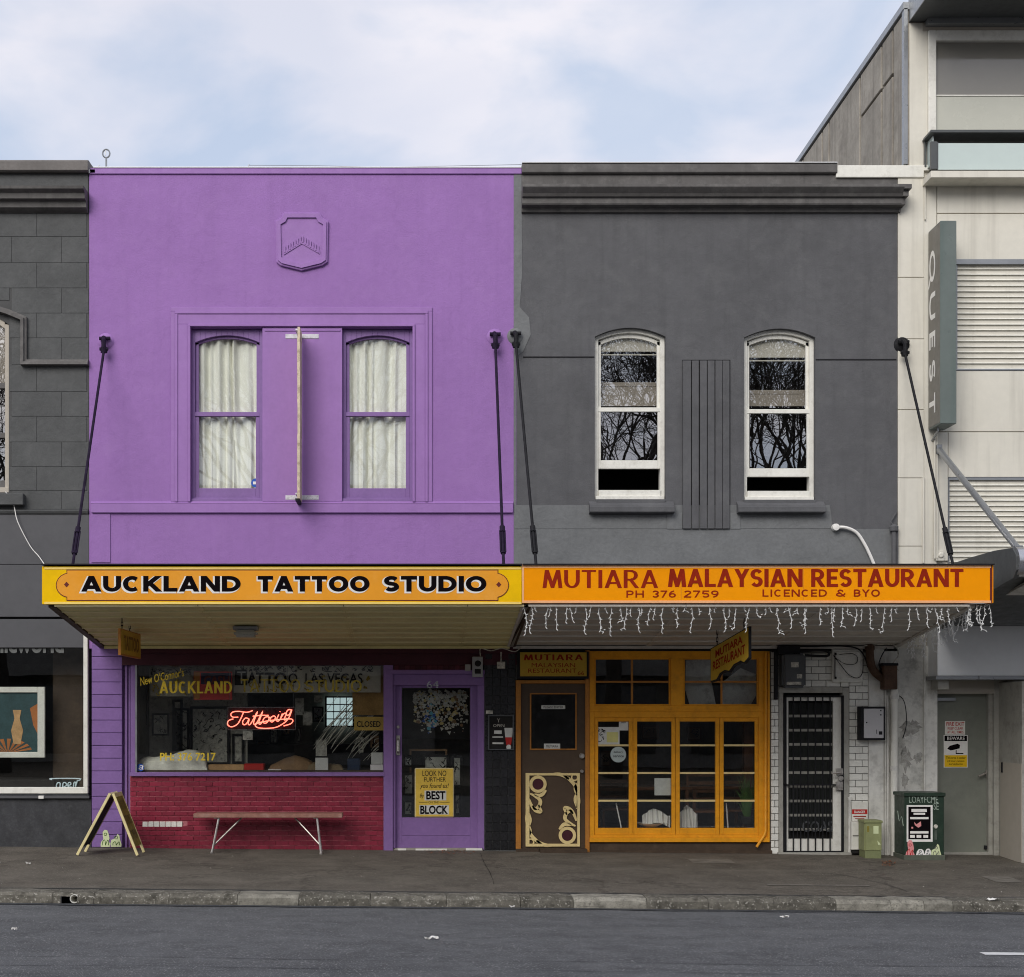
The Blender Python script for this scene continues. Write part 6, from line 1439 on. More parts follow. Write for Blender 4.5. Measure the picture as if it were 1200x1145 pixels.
# alarm boxes near the door
t = thing('alarm_box', 'grey intercom box with a round speaker above the purple door', 'alarm box', (X(559.5), -.06, Z(793)))
mb = MB(); mb.bp(553.5, 566, 769.5, 793.5, .075, .03); build(mb, 'housing', M('grey_plastic', (.32,.32,.32), .4, .08, 6), t, bevel=.006)
mb = MB(); mb.lathe((X(560,.07),-.075,Z(777.5,.07)), [(0,.008),(.03,.008),(.038,.0)], 'y', 16); mb.bp(556.5,563.5,784,789.5,.079,.07); build(mb, 'speaker', m_drk, t)
mb = MB(); mb.bp(545, 551.5, 778.5, 786.5, .06, .0); solo(mb, 'sensor_box', M('grey_sensor', (.3,.29,.28), .4), 'small grey box left of the intercom above the purple door', 'sensor', bevel=.004)
mb = MB(); mb.bp(582.5, 592, 775.5, 783.5, .05, .0); mb.tube([(X(587),-.03,Z(776)),(X(587),-.03,Z(764))], .008, 6); solo(mb, 'junction_box', m_flash_sheet, 'small dull box on the black tiles above the menu case', 'junction box', bevel=.004)
mb = MB()
mb.tube(smoothpath([(X(563),-.06,Z(769.5)),(X(563),-.04,Z(760)),(X(575),-.06,Z(763)),(X(588),-.05,Z(760)),(X(603),-.07,Z(764)),(X(612),-.06,Z(757))],4), .006, 5)
solo(mb, 'cable', m_flash_sheet, 'tangled pale cable under the join of the two canopies', 'cable')
# menu case
t = thing('menu_case', 'dark framed menu case with a red drink picture on the black tiles', 'menu case', (X(587), -.03, Z(879)))
mb = MB(); mb.ring(X(572), X(602), Z(879), Z(838), .014,.014,.014,.014, .03, 0); build(mb, 'frame', m_mtr, t, bevel=.002)
mb = MB(); mb.bp(573.3,600.7,839.3,877.7,.018,0); build(mb, 'menu_sheet', m_drk, t)
mb = MB(); T('OPEN', 578, 591, 848.5, 852, .0185, mb=mb); T('Y', 582.5, 586, 842, 846.5, .0185, mb=mb); build(mb, 'lettering', m_flash_sheet, t)
mb = MB(); mb.bp(579,588,856,860,.0195,.018); mb.bp(577,589.5,863,864.5,.0195,.018); mb.bp(577,590,870,872,.0195,.018); build(mb, 'text_block', m_pale, t)
mb = MB(); mb.prism(rp([(592,864),(600,864),(599,872),(598,874),(594,874),(593,872)]), .0205, .018); build(mb, 'red_glass', m_rds, t)
mb = MB(); mb.prism(rp([(591,853),(601,853),(600,864),(592,864)]), .0203, .018); mb.lathe((X(596),-.018,Z(875.5)), [(0,.003),(.03,.003),(.03,0)], 'y', 14); build(mb, 'white_foam', m_pale, t)
mb = MB(); mb.bp(569.5, 577.5, 832.5, 836.5, .012, 0); solo(mb, 'label_plate', m_flash_sheet, 'small pale plate above the menu case', 'plate')
# restaurant sign over the brown door
t = thing('wall_sign', 'yellow board over the brown door reading MUTIARA MALAYSIAN RESTAURANT', 'sign', (X(648), -.06, Z(795)))
mb = MB(); mb.bp(606, 690, 763.5, 795.5, .05, .0); build(mb, 'frame', m_blk, t, bevel=.003)
mb = MB(); mb.bp(609.5, 687.5, 764.5, 792.5, .056, .04); build(mb, 'sign_board', m_sgy, t)
mb = MB(); dt = .0565
S('MUTIARA', 614, 683, 767, 773.8, dt, mb=mb, tv=.34, th=.10, track=.22); T('MALAYSIAN', 623, 674, 777, 782, dt, mb=mb); T('RESTAURANT', 619, 675.5, 783.5, 788.5, dt, mb=mb); T('66', 677, 684.5, 786.5, 791, dt, mb=mb)
build(mb, 'lettering', m_ltr, t)
# papers and an imitated reflection in the restaurant window
t = thing('notice', 'white and yellow notice taped inside the first orange casement', 'notice', (X(712), .0, Z(872)))
mb = MB(); mb.bp(698, 726, 852, 872.3, -.027, -.029); build(mb, 'sheet', m_pale, t)
mb = MB(); mb.bp(711,724.5,858,870,-.0255,-.027); build(mb, 'yellow_block', M('pale_yellow_print', (.62,.58,.22), .7), t)
mb = MB(); squiggle(t, 699, 710, 853, 870, -.0255, 8, r=.003)
mb = MB(); mb.bp(725.3,736.4,842.5,856,-.0265,-.0285); t = solo(mb, 'notice', m_pale, 'small white notice in the top right corner of the first orange casement', 'notice')
mb = MB(); T('menu', 728, 733.5, 845, 847.5, -.026, mb=mb); T('open daily', 727.5, 734, 850, 852, -.026, mb=mb) if False else None; build(mb, 'lettering', m_let, t)
mb = MB(); mb.lathe((X(724.5,-.03),.029,Z(884.3,-.03)), [(0,.003),(.094,.003),(.094,0)], 'y', 28); t = solo(mb, 'sticker', M('pale_grey_sticker', (.42,.48,.46), .5, .05, 5), 'round pale sticker on the first orange casement', 'sticker')
mb = MB(); T('delivery', 719, 730, 880, 883, -.0255, mb=mb, offset=.02); T('service', 718.5, 731, 884.5, 887.5, -.0255, mb=mb, offset=.02); build(mb, 'lettering', m_mtr, t)
mb = MB(); mb.bp(697.5,701,966.5,970,-.027,-.029); solo(mb, 'sticker', m_pale, 'tiny white sticker low in the first orange casement', 'sticker')
mb = MB(); mb.prism([(X(a,-.16),Z(b,-.16)) for a,b in [(804,774),(833,772),(834,800),(839,826),(808,826),(803,808)]], -.16, -.17); mb.prism([(X(a,-.16),Z(b,-.16)) for a,b in [(846,800),(868,783),(886,790),(888,812),(880,826),(846,826)]], -.17, -.18)  # pale shapes added behind the glass to imitate a white reflection
mbx = mb; o = solo(mb, 'paper_sheet', M('crumpled_paper', (.40,.41,.40), .8, .15, 7, 1, 9, dirt=((.06,.06,.06), .6, 9)), 'crumpled white paper behind the upper right restaurant window', 'paper')
# tables, napkins, plant inside
def table(label, px, d):
    t = thing('table', label, 'table', (X(px,d), -d, Z(990,-.2)-.0), 'restaurant tables')
    x = X(px,d); z0 = gz(3,0)+.02; mb = MB(); mb.box(x-.38, x+.38, d+.3, d-.35, z0+.70, z0+.74); build(mb, 'tabletop', m_wood, t, bevel=.005)
    for sx in (-.32,.32):
        for sy in (-.28,.26): q = MB(); q.box(x+sx-.02, x+sx+.02, d-sy+.02, d-sy-.02, z0, z0+.70); build(q, 'leg', m_wood, t)
table('dark timber table behind the second orange casement', 770, -.8); table('dark timber table behind the third orange casement', 838, -1.0); table('dark timber table behind the first orange casement', 712, -1.6)
def chair(label, px, d, w_=.42):
    t = thing('chair', label, 'chair', (X(px,d), -d, 0), 'restaurant chairs'); x = X(px,d); z0 = gz(3,0)+.02
    mb = MB(); mb.box(x-w_/2, x+w_/2, d+.2, d-.2, z0+.43, z0+.46); build(mb, 'seat', m_wood, t, bevel=.006)
    for sx in (-1,1):
        q = MB(); q.box(x+sx*w_/2-.015*sx, x+sx*(w_/2-.04), d+.2, d+.165, z0, z0+.43); build(q, 'leg', m_wood, t)
        q = MB(); q.box(x+sx*w_/2-.015*sx, x+sx*(w_/2-.04), d-.165, d-.2, z0, z0+.92); build(q, 'leg', m_wood, t)
    for k in range(4): q = MB(); q.box(x-w_/2+.04, x+w_/2-.04, d-.175, d-.19, z0+.56+k*.1, z0+.60+k*.1); build(q, 'back_rail', m_wood, t)
chair('slatted timber chair behind the third orange casement', 826, -.55); chair('slatted timber chair behind the right hand orange casement', 866, -.7); chair('slatted timber chair behind the first orange casement', 722, -1.0)
def napkin(label, px0, px1, py, d, seed):
    r_ = random.Random(seed); mb = MB(); n = 40; x0, x1 = X(px0,d), X(px1,d); zb = Z(970,d); h = Z(py,d)-zb
    for i in range(n+1):
        u = i/n; top = h*(.62+.38*math.sin(math.pi*min(1,u*1.15))); y = -d+.03*math.sin(u*34)
        for v in (0,.5,1): mb.v.append((lerp(x0,x1,u)+.02*(v-.5)*math.sin(u*9), y+v*.05, zb+top*v-(0 if v else .0)+(.25*h*math.sin(math.pi*u) if v == 0 and seed == 1 else 0)))
    for i in range(n):
        for j in range(2): k = i*3+j; mb.f.append((k,k+3,k+4,k+1))
    solo(mb, 'napkin', m_letw, label, 'napkin', 'folded white napkins', smooth=True)
napkin('pleated white napkin in the second orange casement', 753, 786, 948, -.12, 1); napkin('pleated white napkin in the third orange casement', 797, 818, 944, -.12, 2)
mb = MB(); mb.lathe((X(762,-.14), .14, Z(970,-.14)), [(.0,0),(.05,0),(.16,.05),(.17,.06),(.15,.055),(0,.01)], 'z', 16) ; solo(mb, 'bowl', m_pale, 'pale bowl beside the napkin in the second orange casement', 'bowl', smooth=True)
mb = MB(); mb.bp(767,786,912,932,-.06,-.065); solo(mb, 'menu_card', m_pale, 'cream menu card standing in the second orange casement', 'menu card')
for (a,b,lb) in ((722,728,'white stick leaning in the bottom of the first orange casement'),(851,853,'white stick leaning in the bottom of the right hand orange casement')):
    mb = MB(); mb.tube([(X(a,-.1),.1,Z(941,-.1)),(X(b,-.1),.1,Z(970,-.1))], .008, 6); solo(mb, 'stick', m_letw, lb, 'stick')
t = thing('potted_plant', 'green reed like pot plant behind the right hand orange casement', 'plant', (X(876,-.35), .35, Z(966,-.35)))
mb = MB(); mb.lathe((X(876,-.35), .35, Z(966,-.35)), [(0,0),(.07,0),(.1,.1),(.09,.1),(0,.09)], 'z', 14); build(mb, 'pot', m_drk, t, smooth=True)
mb = MB(); xp, zp = X(876,-.35), Z(958,-.35)
for i in range(70):
    a = rs.uniform(0,6.28); h = rs.uniform(.2,.55); sp = rs.uniform(.01,.12); c, s = math.cos(a)*sp, math.sin(a)*sp*.6
    p0 = Vector((xp+c*.3,.35+s*.3,zp)); p1 = Vector((xp+c*.8,.35+s*.8,zp+h*.7)); p2 = Vector((xp+c*1.5,.35+s*1.5,zp+h)); wv = Vector((.006,.003,0))
    mb.poly([p0-wv,p0+wv,p1+wv,p1-wv]); mb.poly([p1-wv,p1+wv,p2])
build(mb, 'foliage', m_plant, t)
mb = MB(); mb.bp(872,883,845,970,-.6,-.72); solo(mb, 'timber_post', m_wood, 'red brown timber post inside the right hand orange casement', 'post', bevel=.005)
# pipes by the orange window
mb = MB(); mb.tube([(X(896.5),-.025,Z(765)),(X(896.5),-.025,Z(974)),(X(895),-.04,Z(978)),(X(885),-.07,Z(992))], .016, 8); mb.tube([(X(900.5),-.02,Z(765)),(X(900.5),-.02,Z(985))], .012, 8)
for y in (895, 950): mb.tube([(X(896.5),-.025,Z(y)),(X(896.5),-.025,Z(y-2))], .021, 8)
solo(mb, 'downpipe', m_org, 'orange painted pipe kicking out at the foot beside the orange windows', 'pipe', smooth=True)
# electrics over the security door
t = thing('electricity_meter', 'dark rounded electricity meter on the white bricks over the security door', 'meter', (X(931), -.1, Z(806)))
mb = MB(); mb.bp(917.5, 945, 765, 806, .13, .0); build(mb, 'housing', m_mtr, t, bevel=.03, seg=3, smooth=True)
mb = MB(); mb.bp(927,936,776,782,.134,.12); build(mb, 'label_plate', m_flash_sheet, t); mb = MB(); mb.bp(934,940,790,795,.134,.12); build(mb, 'label_plate', m_flash_sheet, t); mb = MB(); mb.bp(922,939,799,802.5,.134,.12); build(mb, 'label_plate', m_flash_sheet, t)
mb = MB(); mb.bp(912,938,757,767,.10,0); mb.bp(908,912,762,820,.06,0); build(mb, 'cable_box', m_blk, t, bevel=.005)
t = thing('wall_cabinet', 'flat white painted cabinet on the bricks over the security door', 'cabinet', (X(993), -.05, Z(800)))
mb = MB(); mb.bp(975.5, 1011, 761, 799.5, .04, .0); build(mb, 'frame', m_brk, t, bevel=.003)
mb = MB(); mb.bp(977.5, 1008.5, 763.5, 797, .052, .04); build(mb, 'cover', m_wht if False else m_brk, t, bevel=.003)
mb = MB(); mb.tube([(X(977),-.054,Z(765)),(X(977),-.054,Z(796))], .006, 4); mb.bp(978.5,980.5,765,767.5,.058,.05); mb.bp(978.5,980.5,793,795.5,.058,.05); build(mb, 'hinge', m_blk, t)
def cab(label, pts, r=.007, mat=None): 
    mb = MB(); mb.tube(smoothpath([(X(a,.08),-dd_,Z(b,.08)) for a,b,dd_ in pts],5), r, 6); solo(mb, 'cable', mat or m_blk, label, 'cable', 'loose cables over the security door')
cab('thick black cable looping beside the meter', [(938,764,.08),(955,762,.09),(968,763,.09),(971,767,.1),(965,769,.1),(943,768,.09)], .016)
cab('black cable running along under the canopy to the brown pipe', [(905,764,.05),(920,758,.06),(950,757.5,.06),(985,757,.07),(1005,760,.07),(1014,770,.06),(1018,782,.05)], .009)
cab('thin cable drooping across the white wall cabinet', [(977,768,.07),(985,779,.08),(995,791,.08),(1005,794.5,.08),(1011,788,.07),(1012,772,.06)], .005)
cab('thin looped cable over the white wall cabinet', [(978,770,.075),(990,778,.08),(1002,778,.08),(1005,771,.08),(999,766,.075),(984,767,.075)], .004)
cab('thin dark cable falling to the brown hopper', [(1040,759,.05),(1034,768,.06),(1030,780,.08),(1037,786,.10),(1046,782,.12)], .006)
cab('thin cable dropping down the stained pillar', [(1046,812,.08),(1058,818,.05),(1063,830,.03),(1064,850,.02),(1060,865,.02)], .005)
cab('pale cable curling at the corner of the restaurant canopy', [(1012,757,.1),(1035,755,.12),(1048,757,.12),(1052,768,.1),(1046,778,.1),(1054,786,.06)], .008, m_flash_sheet)
# brown downpipe + hopper
t = thing('downpipe', 'rusty brown downpipe bending into a brown box at the canopy corner', 'pipe', (X(1035), -.1, Z(830)))
mb = MB(); mb.tube(smoothpath([(X(1017),-.07,Z(755)),(X(1018),-.07,Z(775)),(X(1023),-.07,Z(788)),(X(1038),-.09,Z(800))],5), .048, 12); mb.tube([(X(1017),-.07,Z(756)),(X(1017),-.07,Z(762))], .058, 12); build(mb, 'bend', m_rust, t, smooth=True)
mb = MB(); mb.bp(1035.5, 1052, 779, 808, .16, .02); build(mb, 'hopper_box', m_rust, t, bevel=.01)
mb = MB(); mb.bp(1034.5,1053,777,780,.17,.01); build(mb, 'hopper_rim', m_blk, t, bevel=.003)
t = thing('downpipe', 'white painted pipes running down the wall beside the notice box', 'pipe', (X(1046), -.06, Z(1005)))
mb = MB(); mb.tube([(X(1046),-.06,Z(808)),(X(1046),-.06,Z(1003))], .042, 12); build(mb, 'main_pipe', m_wht, t, smooth=True)
mb = MB(); mb.lathe((X(1046),-.06,Z(816)), [(.0,-.03),(.055,-.03),(.055,.03),(.0,.03)], 'z', 12); mb.lathe((X(1046),-.06,Z(900)), [(.0,-.03),(.05,-.03),(.05,.03),(.0,.03)], 'z', 12); build(mb, 'collar', m_whtd, t, smooth=True)
mb = MB(); mb.tube([(X(1039),-.03,Z(815)),(X(1039.5),-.03,Z(900)),(X(1039),-.03,Z(1002))], .014, 7); mb.tube([(X(1036.8),-.025,Z(805)),(X(1036.8),-.025,Z(1002))], .009, 6); build(mb, 'thin_pipe', m_whtd, t, smooth=True)
mb = MB(); mb.bp(1050.3,1052,920,938,.07,.0); build(mb, 'clip', m_blk, t)
# notice box
t = thing('notice_box', 'black edged white box on the wall right of the security door', 'box', (X(1024), -.12, Z(868)))
mb = MB(); mb.bp(1008.5, 1037.5, 828, 867.5, .14, .0); build(mb, 'case', m_blk, t, bevel=.004)
mb = MB(); mb.bp(1012.5, 1035.5, 830.5, 865, .146, .13); build(mb, 'door', M('pale_box_front', (.50,.49,.50), .4, .04, 4), t, bevel=.003)
mb = MB(); mb.bp(1031.5,1033,832,833.5,.148,.14); mb.bp(1031.5,1033,837,838.5,.148,.14); mb.bp(1015,1016.5,846,847.5,.149,.14); mb.bp(1030,1034,857,861,.148,.14); mb.bp(1027,1027.6,855,860,.148,.14); build(mb, 'fixing', m_blk, t)
# danger sign, white meter box, sage pillar box
t = thing('warning_sign', 'small white sign with red band reading DANGER low by the security door', 'sign', (X(1007), -.03, Z(961)))
mb = MB(); mb.bp(998, 1017, 940, 962, .022, .0); build(mb, 'sign_board', m_wht, t)
mb = MB(); mb.bp(998.5,1016.5,948.5,954,.024,.022); build(mb, 'red_band', m_rds, t)
mb = MB(); T('DANGER', 1001, 1014, 950, 953, .0245, mb=mb, offset=.02); build(mb, 'lettering', m_letw, t)
mb = MB(); mb.bp(1000,1015,956.2,957.4,.0235,.022); mb.bp(1002,1013,959,960,.0235,.022); build(mb, 'text_line', m_ltr, t)
t = thing('meter_box', 'white steel meter box at ground level left of the sage pillar', 'box', (X(1007), -.1, Z(996)))
mb = MB(); mb.bp(998, 1017.5, 963, 996, .10, .0); build(mb, 'case', m_wht, t, bevel=.006)
mb = MB(); mb.bp(999.5,1016,979,980,.104,.1); mb.bp(998.5,1017,996,1000,.08,0); build(mb, 'plinth', m_drk, t)
mb = MB(); mb.bp(994.5,997.5,935,1001,.03,0); mb.bp(994,998,934,938,.035,0); solo(mb, 'conduit', m_whtd, 'short white upright conduit beside the meter box', 'pipe', bevel=.003)
t = thing('pillar_box', 'sage green service pillar with a pale sticker standing against the white wall', 'service pillar', (X(1023,.3), -.3, gz(5.4,.3)))
d_ = .36
mb = MB(); mb.box(X(1013,d_), X(1033.5,d_), d_, .12, gz(5.4,.3)+.08, Z(963,d_)); build(mb, 'cover', m_sage, t, bevel=.012, seg=2)
mb = MB(); mb.box(X(1012.3,d_), X(1034.3,d_), d_+.012, .11, Z(964.5,d_), Z(961.5,d_)); build(mb, 'lid', m_sage, t, bevel=.006)
mb = MB(); mb.box(X(1014,d_), X(1033,d_), d_-.01, .13, gz(5.4,.3)-.08, gz(5.4,.3)+.08); build(mb, 'base', M('sage_base', (.19,.21,.10), .6, .15, 6), t)
mb = MB(); mb.box(X(1023.5,d_), X(1029.5,d_), d_+.002, d_-.001, Z(977,d_), Z(968,d_)); mb.prism([(X(a,d_),Z(b,d_)) for a,b in [(1028,985),(1029,990),(1032,990),(1031,988)]], d_+.002, d_-.001); build(mb, 'sticker', m_lim, t)
mb = MB(); mb.box(X(1016,d_), X(1018.5,d_), d_+.004, d_-.001, Z(975,d_), Z(968,d_)); build(mb, 'badge', m_olv, t)
# dark green cabinet
gx0, gx1, gdf, gdb = X(1060,.47), X(1106.5,.47), .47, .1
t = thing('street_cabinet', 'dark green street cabinet with poster stickers and graffiti', 'cabinet', ((gx0+gx1)/2, -.3, gz(6,.3)))
zg0, zg1 = gz(6,.47), Z(929,.47)
mb = MB(); mb.box(gx0, gx1, gdf, gdb, zg0+.06, zg1-.04); build(mb, 'body', m_grn, t, bevel=.008)
mb = MB(); mb.box(gx0-.012, gx1+.012, gdf+.02, gdb-.02, zg1-.045, zg1); build(mb, 'lid', m_grn, t, bevel=.008)
mb = MB(); mb.box(gx0-.01, gx1+.01, gdf+.01, gdb-.01, zg0-.08, zg0+.06); build(mb, 'base', M('concrete_plinth', (.10,.11,.085), .85, .2, 6), t, bevel=.005)
dg = gdf+.003
Fp = lambda a, b: (X(a,dg), Z(b,dg))
ps = thing('poster', 'black and white framed poster on the green street cabinet', 'poster', (X(1078,dg), -dg, Z(986,dg)))
mb = MB(); mb.box(X(1062.5,dg), X(1093,dg), dg, dg-.0025, Z(986.5,dg), Z(943.5,dg)); build(mb, 'border', m_letw, ps)
mb = MB(); mb.box(X(1064.5,dg), X(1090.5,dg), dg+.002, dg, Z(983.5,dg), Z(945.5,dg)); build(mb, 'sheet', m_let, ps)
mb = MB()
for (a,b,y0,y1) in ((1068,1086,948,951.5),(1070.5,1084,952.5,954.8),(1066.5,1088,957.5,960),(1066.5,1088,974,976.8)): mb.box(X(a,dg), X(b,dg), dg+.0035, dg+.002, Z(y1,dg), Z(y0,dg))
for a in (1066.5,1074,1082): mb.box(X(a,dg), X(a+5.5,dg), dg+.0035, dg+.002, Z(981.8,dg), Z(978.5,dg))
build(mb, 'text_block', m_letw, ps)
mb = MB(); mb.prism([Fp(1071,963),Fp(1074,966),Fp(1079,962.5),Fp(1079.5,968),Fp(1076,970),Fp(1072,967)], dg+.0036, dg+.002); mb.box(X(1068,dg),X(1070,dg),dg+.0036,dg+.002,Z(971,dg),Z(969,dg)); build(mb, 'picture', m_pnk, ps)
mb = MB()
btext(mb, front(dg), 'LOAYFCME', X(1065,dg), X(1099.5,dg), Z(941,dg), Z(933,dg), shear=-.1, offset=.005); btext(mb, front(dg), 'SE', X(1094,dg), X(1100,dg), Z(949,dg), Z(941,dg))
build(mb, 'graffiti', M('pale_graffiti', (.30,.36,.30), .6, .3, 20), t)
mb = MB(); mb.tube(smoothpath([(gx0-.003,-.44,Z(968,.45)),(gx0-.003,-.38,Z(957,.4)),(gx0-.003,-.30,Z(962,.3)),(gx0-.003,-.24,Z(950,.2))],4), .006, 4); build(mb, 'side_graffiti', bpy.data.materials['pale_graffiti'], t)
mb = MB(); mb.lathe((X(1096.5,dg),-dg,Z(968.5,dg)), [(0,.003),(.024,.003),(.024,0)], 'y', 14); build(mb, 'keyhole_cover', m_flash_sheet, t)
mb = MB(); mb.box(X(1095,dg),X(1098,dg),dg+.001,dg-.001,Z(984,dg),Z(973,dg)); build(mb, 'scratched_strip', M('scuffed_green', (.08,.10,.08), .6, .3, 12), t)
def blob(cx, by, w_, h_, kind=0):
    """generic lumpy cut-out outline in photo px"""
    if kind == 0: o = [(-.5,0),(.5,0),(.52,-.18),(.36,-.34),(.46,-.5),(.40,-.66),(.34,-.8),(.2,-.98),(-.12,-1.0),(-.3,-.86),(-.28,-.62),(-.22,-.45),(-.46,-.3),(-.54,-.12)]
    elif kind == 1: o = [(-.5,0),(.5,0),(.54,-.2),(.42,-.5),(.3,-.92),(.12,-1.0),(.0,-.75),(-.2,-.62),(-.46,-.55),(-.55,-.25)]
    else: o = [(-.5,0),(.5,0),(.55,-.3),(.42,-.8),(.2,-1),(-.2,-.98),(-.45,-.7),(-.55,-.3)]
    return [(cx+a*w_, by+b*h_) for a, b in o]
for (cx, by, w_, h_, k, m_, lb) in ((1066.5,1005,10,20.5,0,m_pnk,'pink cut out sticker at the lower left of the green cabinet'),(1078.5,1005,9,10,2,m_cyn,'pale blue cut out sticker left of centre on the green cabinet foot'),(1087.5,1005,7.5,10.5,2,m_cyn,'narrow pale blue cut out sticker beside the lime one'),(1097,1005,11,16,1,m_lim,'pale lime cut out sticker at the lower right of the green cabinet')):
    s = thing('sticker', lb, 'sticker', (X(cx,dg),-dg,Z(by,dg)), 'cut out stickers on the green cabinet')
    mb = MB(); mb.prism([Fp(a,b) for a,b in blob(cx,by,w_,h_,k)], dg+.0015, dg-.002); build(mb, 'backing', m_letw if m_ is m_cyn else m_, s)
    mb = MB(); mb.tube(smoothpath([(X(a,dg),-(dg+.002),Z(b,dg)) for a,b in [(cx-w_*.3,by-1.5),(cx-w_*.3,by-h_*.35),(cx-w_*.1,by-h_*.5),(cx,by-h_*.3),(cx,by-2),(cx+w_*.1,by-h_*.25),(cx+w_*.28,by-h_*.45),(cx+w_*.3,by-2)]],4), .0035, 4)
    mb.tube(smoothpath([(X(cx+q*math.cos(i/8*6.283),dg),-(dg+.002),Z(by-h_*.72+q*math.sin(i/8*6.283),dg)) for q in (w_*.14,) for i in range(9)],3), .0035, 4)
    build(mb, 'ink_line', m_mtr if m_ is not m_pnk else m_rds, s)
for (cx, by, w_, h_, k, lb) in ((123.5,992.5,10.5,20,0,'tall pale lime cut out sticker at the foot of the purple pillar'),(136,992.5,12,15,1,'wide pale lime cut out sticker at the foot of the purple pillar')):
    s = thing('sticker', lb, 'sticker', (X(cx),-.01,Z(by)), 'cut out stickers on the purple pillar'); dq = .006
    mb = MB(); mb.prism([(X(a,dq),Z(b,dq)) for a,b in blob(cx,by,w_,h_,k)], dq+.001, dq-.006); build(mb, 'backing', m_lim, s)
    mb = MB(); mb.tube(smoothpath([(X(a,dq),-(dq+.002),Z(b,dq)) for a,b in [(cx-w_*.3,by-2),(cx-w_*.3,by-h_*.3),(cx-w_*.1,by-h_*.42),(cx,by-h_*.25),(cx,by-2),(cx+w_*.15,by-h_*.3),(cx+w_*.3,by-h_*.4),(cx+w_*.35,by-2)]],4), .0038, 4)
    mb.tube([(X(cx+w_*.15*math.cos(i/9*6.283),dq),-(dq+.002),Z(by-h_*.74+w_*.15*math.sin(i/9*6.283),dq)) for i in range(10)], .0038, 4)
    build(mb, 'ink_line', m_plant, s)
# signs on the fire door
t = thing('door_sign', 'white sign with red lettering reading FIRE EXIT on the grey green door', 'sign', (X(1119,-.12), .12, Z(861,-.12)))
dq = -.115
mb = MB(); mb.bp(1107.5, 1131, 845, 861, dq, dq-.006); build(mb, 'sign_board', m_wht, t)
mb = MB(); T('FIRE EXIT', 1109, 1130, 846.3, 850.5, dq+.001, mb=mb, offset=.02); T('KEEP CLEAR', 1110.5, 1128.5, 852, 855, dq+.001, mb=mb, offset=.01); T('AT ALL TIMES', 1110, 1129, 856.5, 859.5, dq+.001, mb=mb, offset=.01); build(mb, 'lettering', m_rds, t)
t = thing('door_sign', 'black white and yellow camera warning sign reading BEWARE on the grey green door', 'sign', (X(1119,-.12), .12, Z(900,-.12)))
mb = MB(); mb.bp(1106, 1134, 861.5, 899.5, dq, dq-.006); build(mb, 'sign_board', m_letw, t)
mb = MB(); mb.bp(1106.8,1133.2,862.2,868.5,dq+.0008,dq); build(mb, 'black_band', m_let, t)
mb = MB(); mb.bp(1106.8,1133.2,885,898.8,dq+.0008,dq); build(mb, 'yellow_band', m_ysg, t)
mb = MB(); T('BEWARE', 1110, 1130.5, 863.3, 867.3, dq+.0015, mb=mb); build(mb, 'title_lettering', m_letw, t)
mb = MB(); T('This area is under', 1108.5, 1131.5, 886.5, 889.5, dq+.0015, mb=mb); T('24 hour camera', 1110, 1130, 890.5, 893, dq+.0015, mb=mb); T('surveillance', 1112, 1128, 894, 896.5, dq+.0015, mb=mb)
mb.prism([(X(a,dq),Z(b,dq)) for a,b in [(1110,877.5),(1113,874),(1122,871.5),(1125,873),(1124.5,877),(1119,878.5),(1114,879.5)]], dq+.001, dq); mb.bp(1120,1121,879,883.5,dq+.001,dq); mb.bp(1120,1129,882.5,883.7,dq+.001,dq)
build(mb, 'lettering', m_let, t)
# ------------------------------------------------------------------ bench
t = thing('bench', 'narrow timber bench with splayed metal legs against the maroon tiles', 'bench', (X(313,.3), -.28, gz(X(313),.3)))
db0, db1 = .42, .14
mb = MB(); zt_ = Z(953.5,db0); zb_ = Z(958.6,db0)
mb.box(X(226.5,db0), X(401,db0), db0, db1, zb_, zt_); build(mb, 'seat', M('worn_bench_timber', (.30,.15,.115), .5, .25, 7, .3, 40, dirt=((.55,.42,.36), .5, 5)), t, bevel=.006)
for s, (xt, xf, xbt) in ((1,(256.5,249.0,284)),(-1,(371.5,376.5,345))):
    for dd_, sp in ((.38,.05),(.18,-.02)):
        gx = X(xf,dd_); mb = MB(); p0 = Vector((X(xt,dd_), -dd_, zb_)); p1 = Vector((gx, -(dd_+sp), gz(gx,dd_)+.0))
        mb.tube([p0, p1], .0135, 8); mb.lathe((p1.x,p1.y,p1.z-.004), [(0,0),(.02,0),(.02,.02),(0,.02)], 'z', 8); build(mb, 'leg', m_stl, t, smooth=True)
    mb = MB(); a = Vector((X(xbt,.28),-.28,zb_)); b = lerp(Vector((X(xt,.38),-.38,zb_)), Vector((X(xf,.38),-.40,gz(-2,.38))), .78); mb.tube([a,b], .011, 8)
    c = Vector((b.x,-.20,b.z)); mb.tube([b,c], .010, 6); build(mb, 'brace', m_stl, t, smooth=True)
    mb = MB(); mb.box(p0.x-.03, p0.x+.03, .40, .16, zb_-.008, zb_); build(mb, 'leg_plate', m_stl, t)
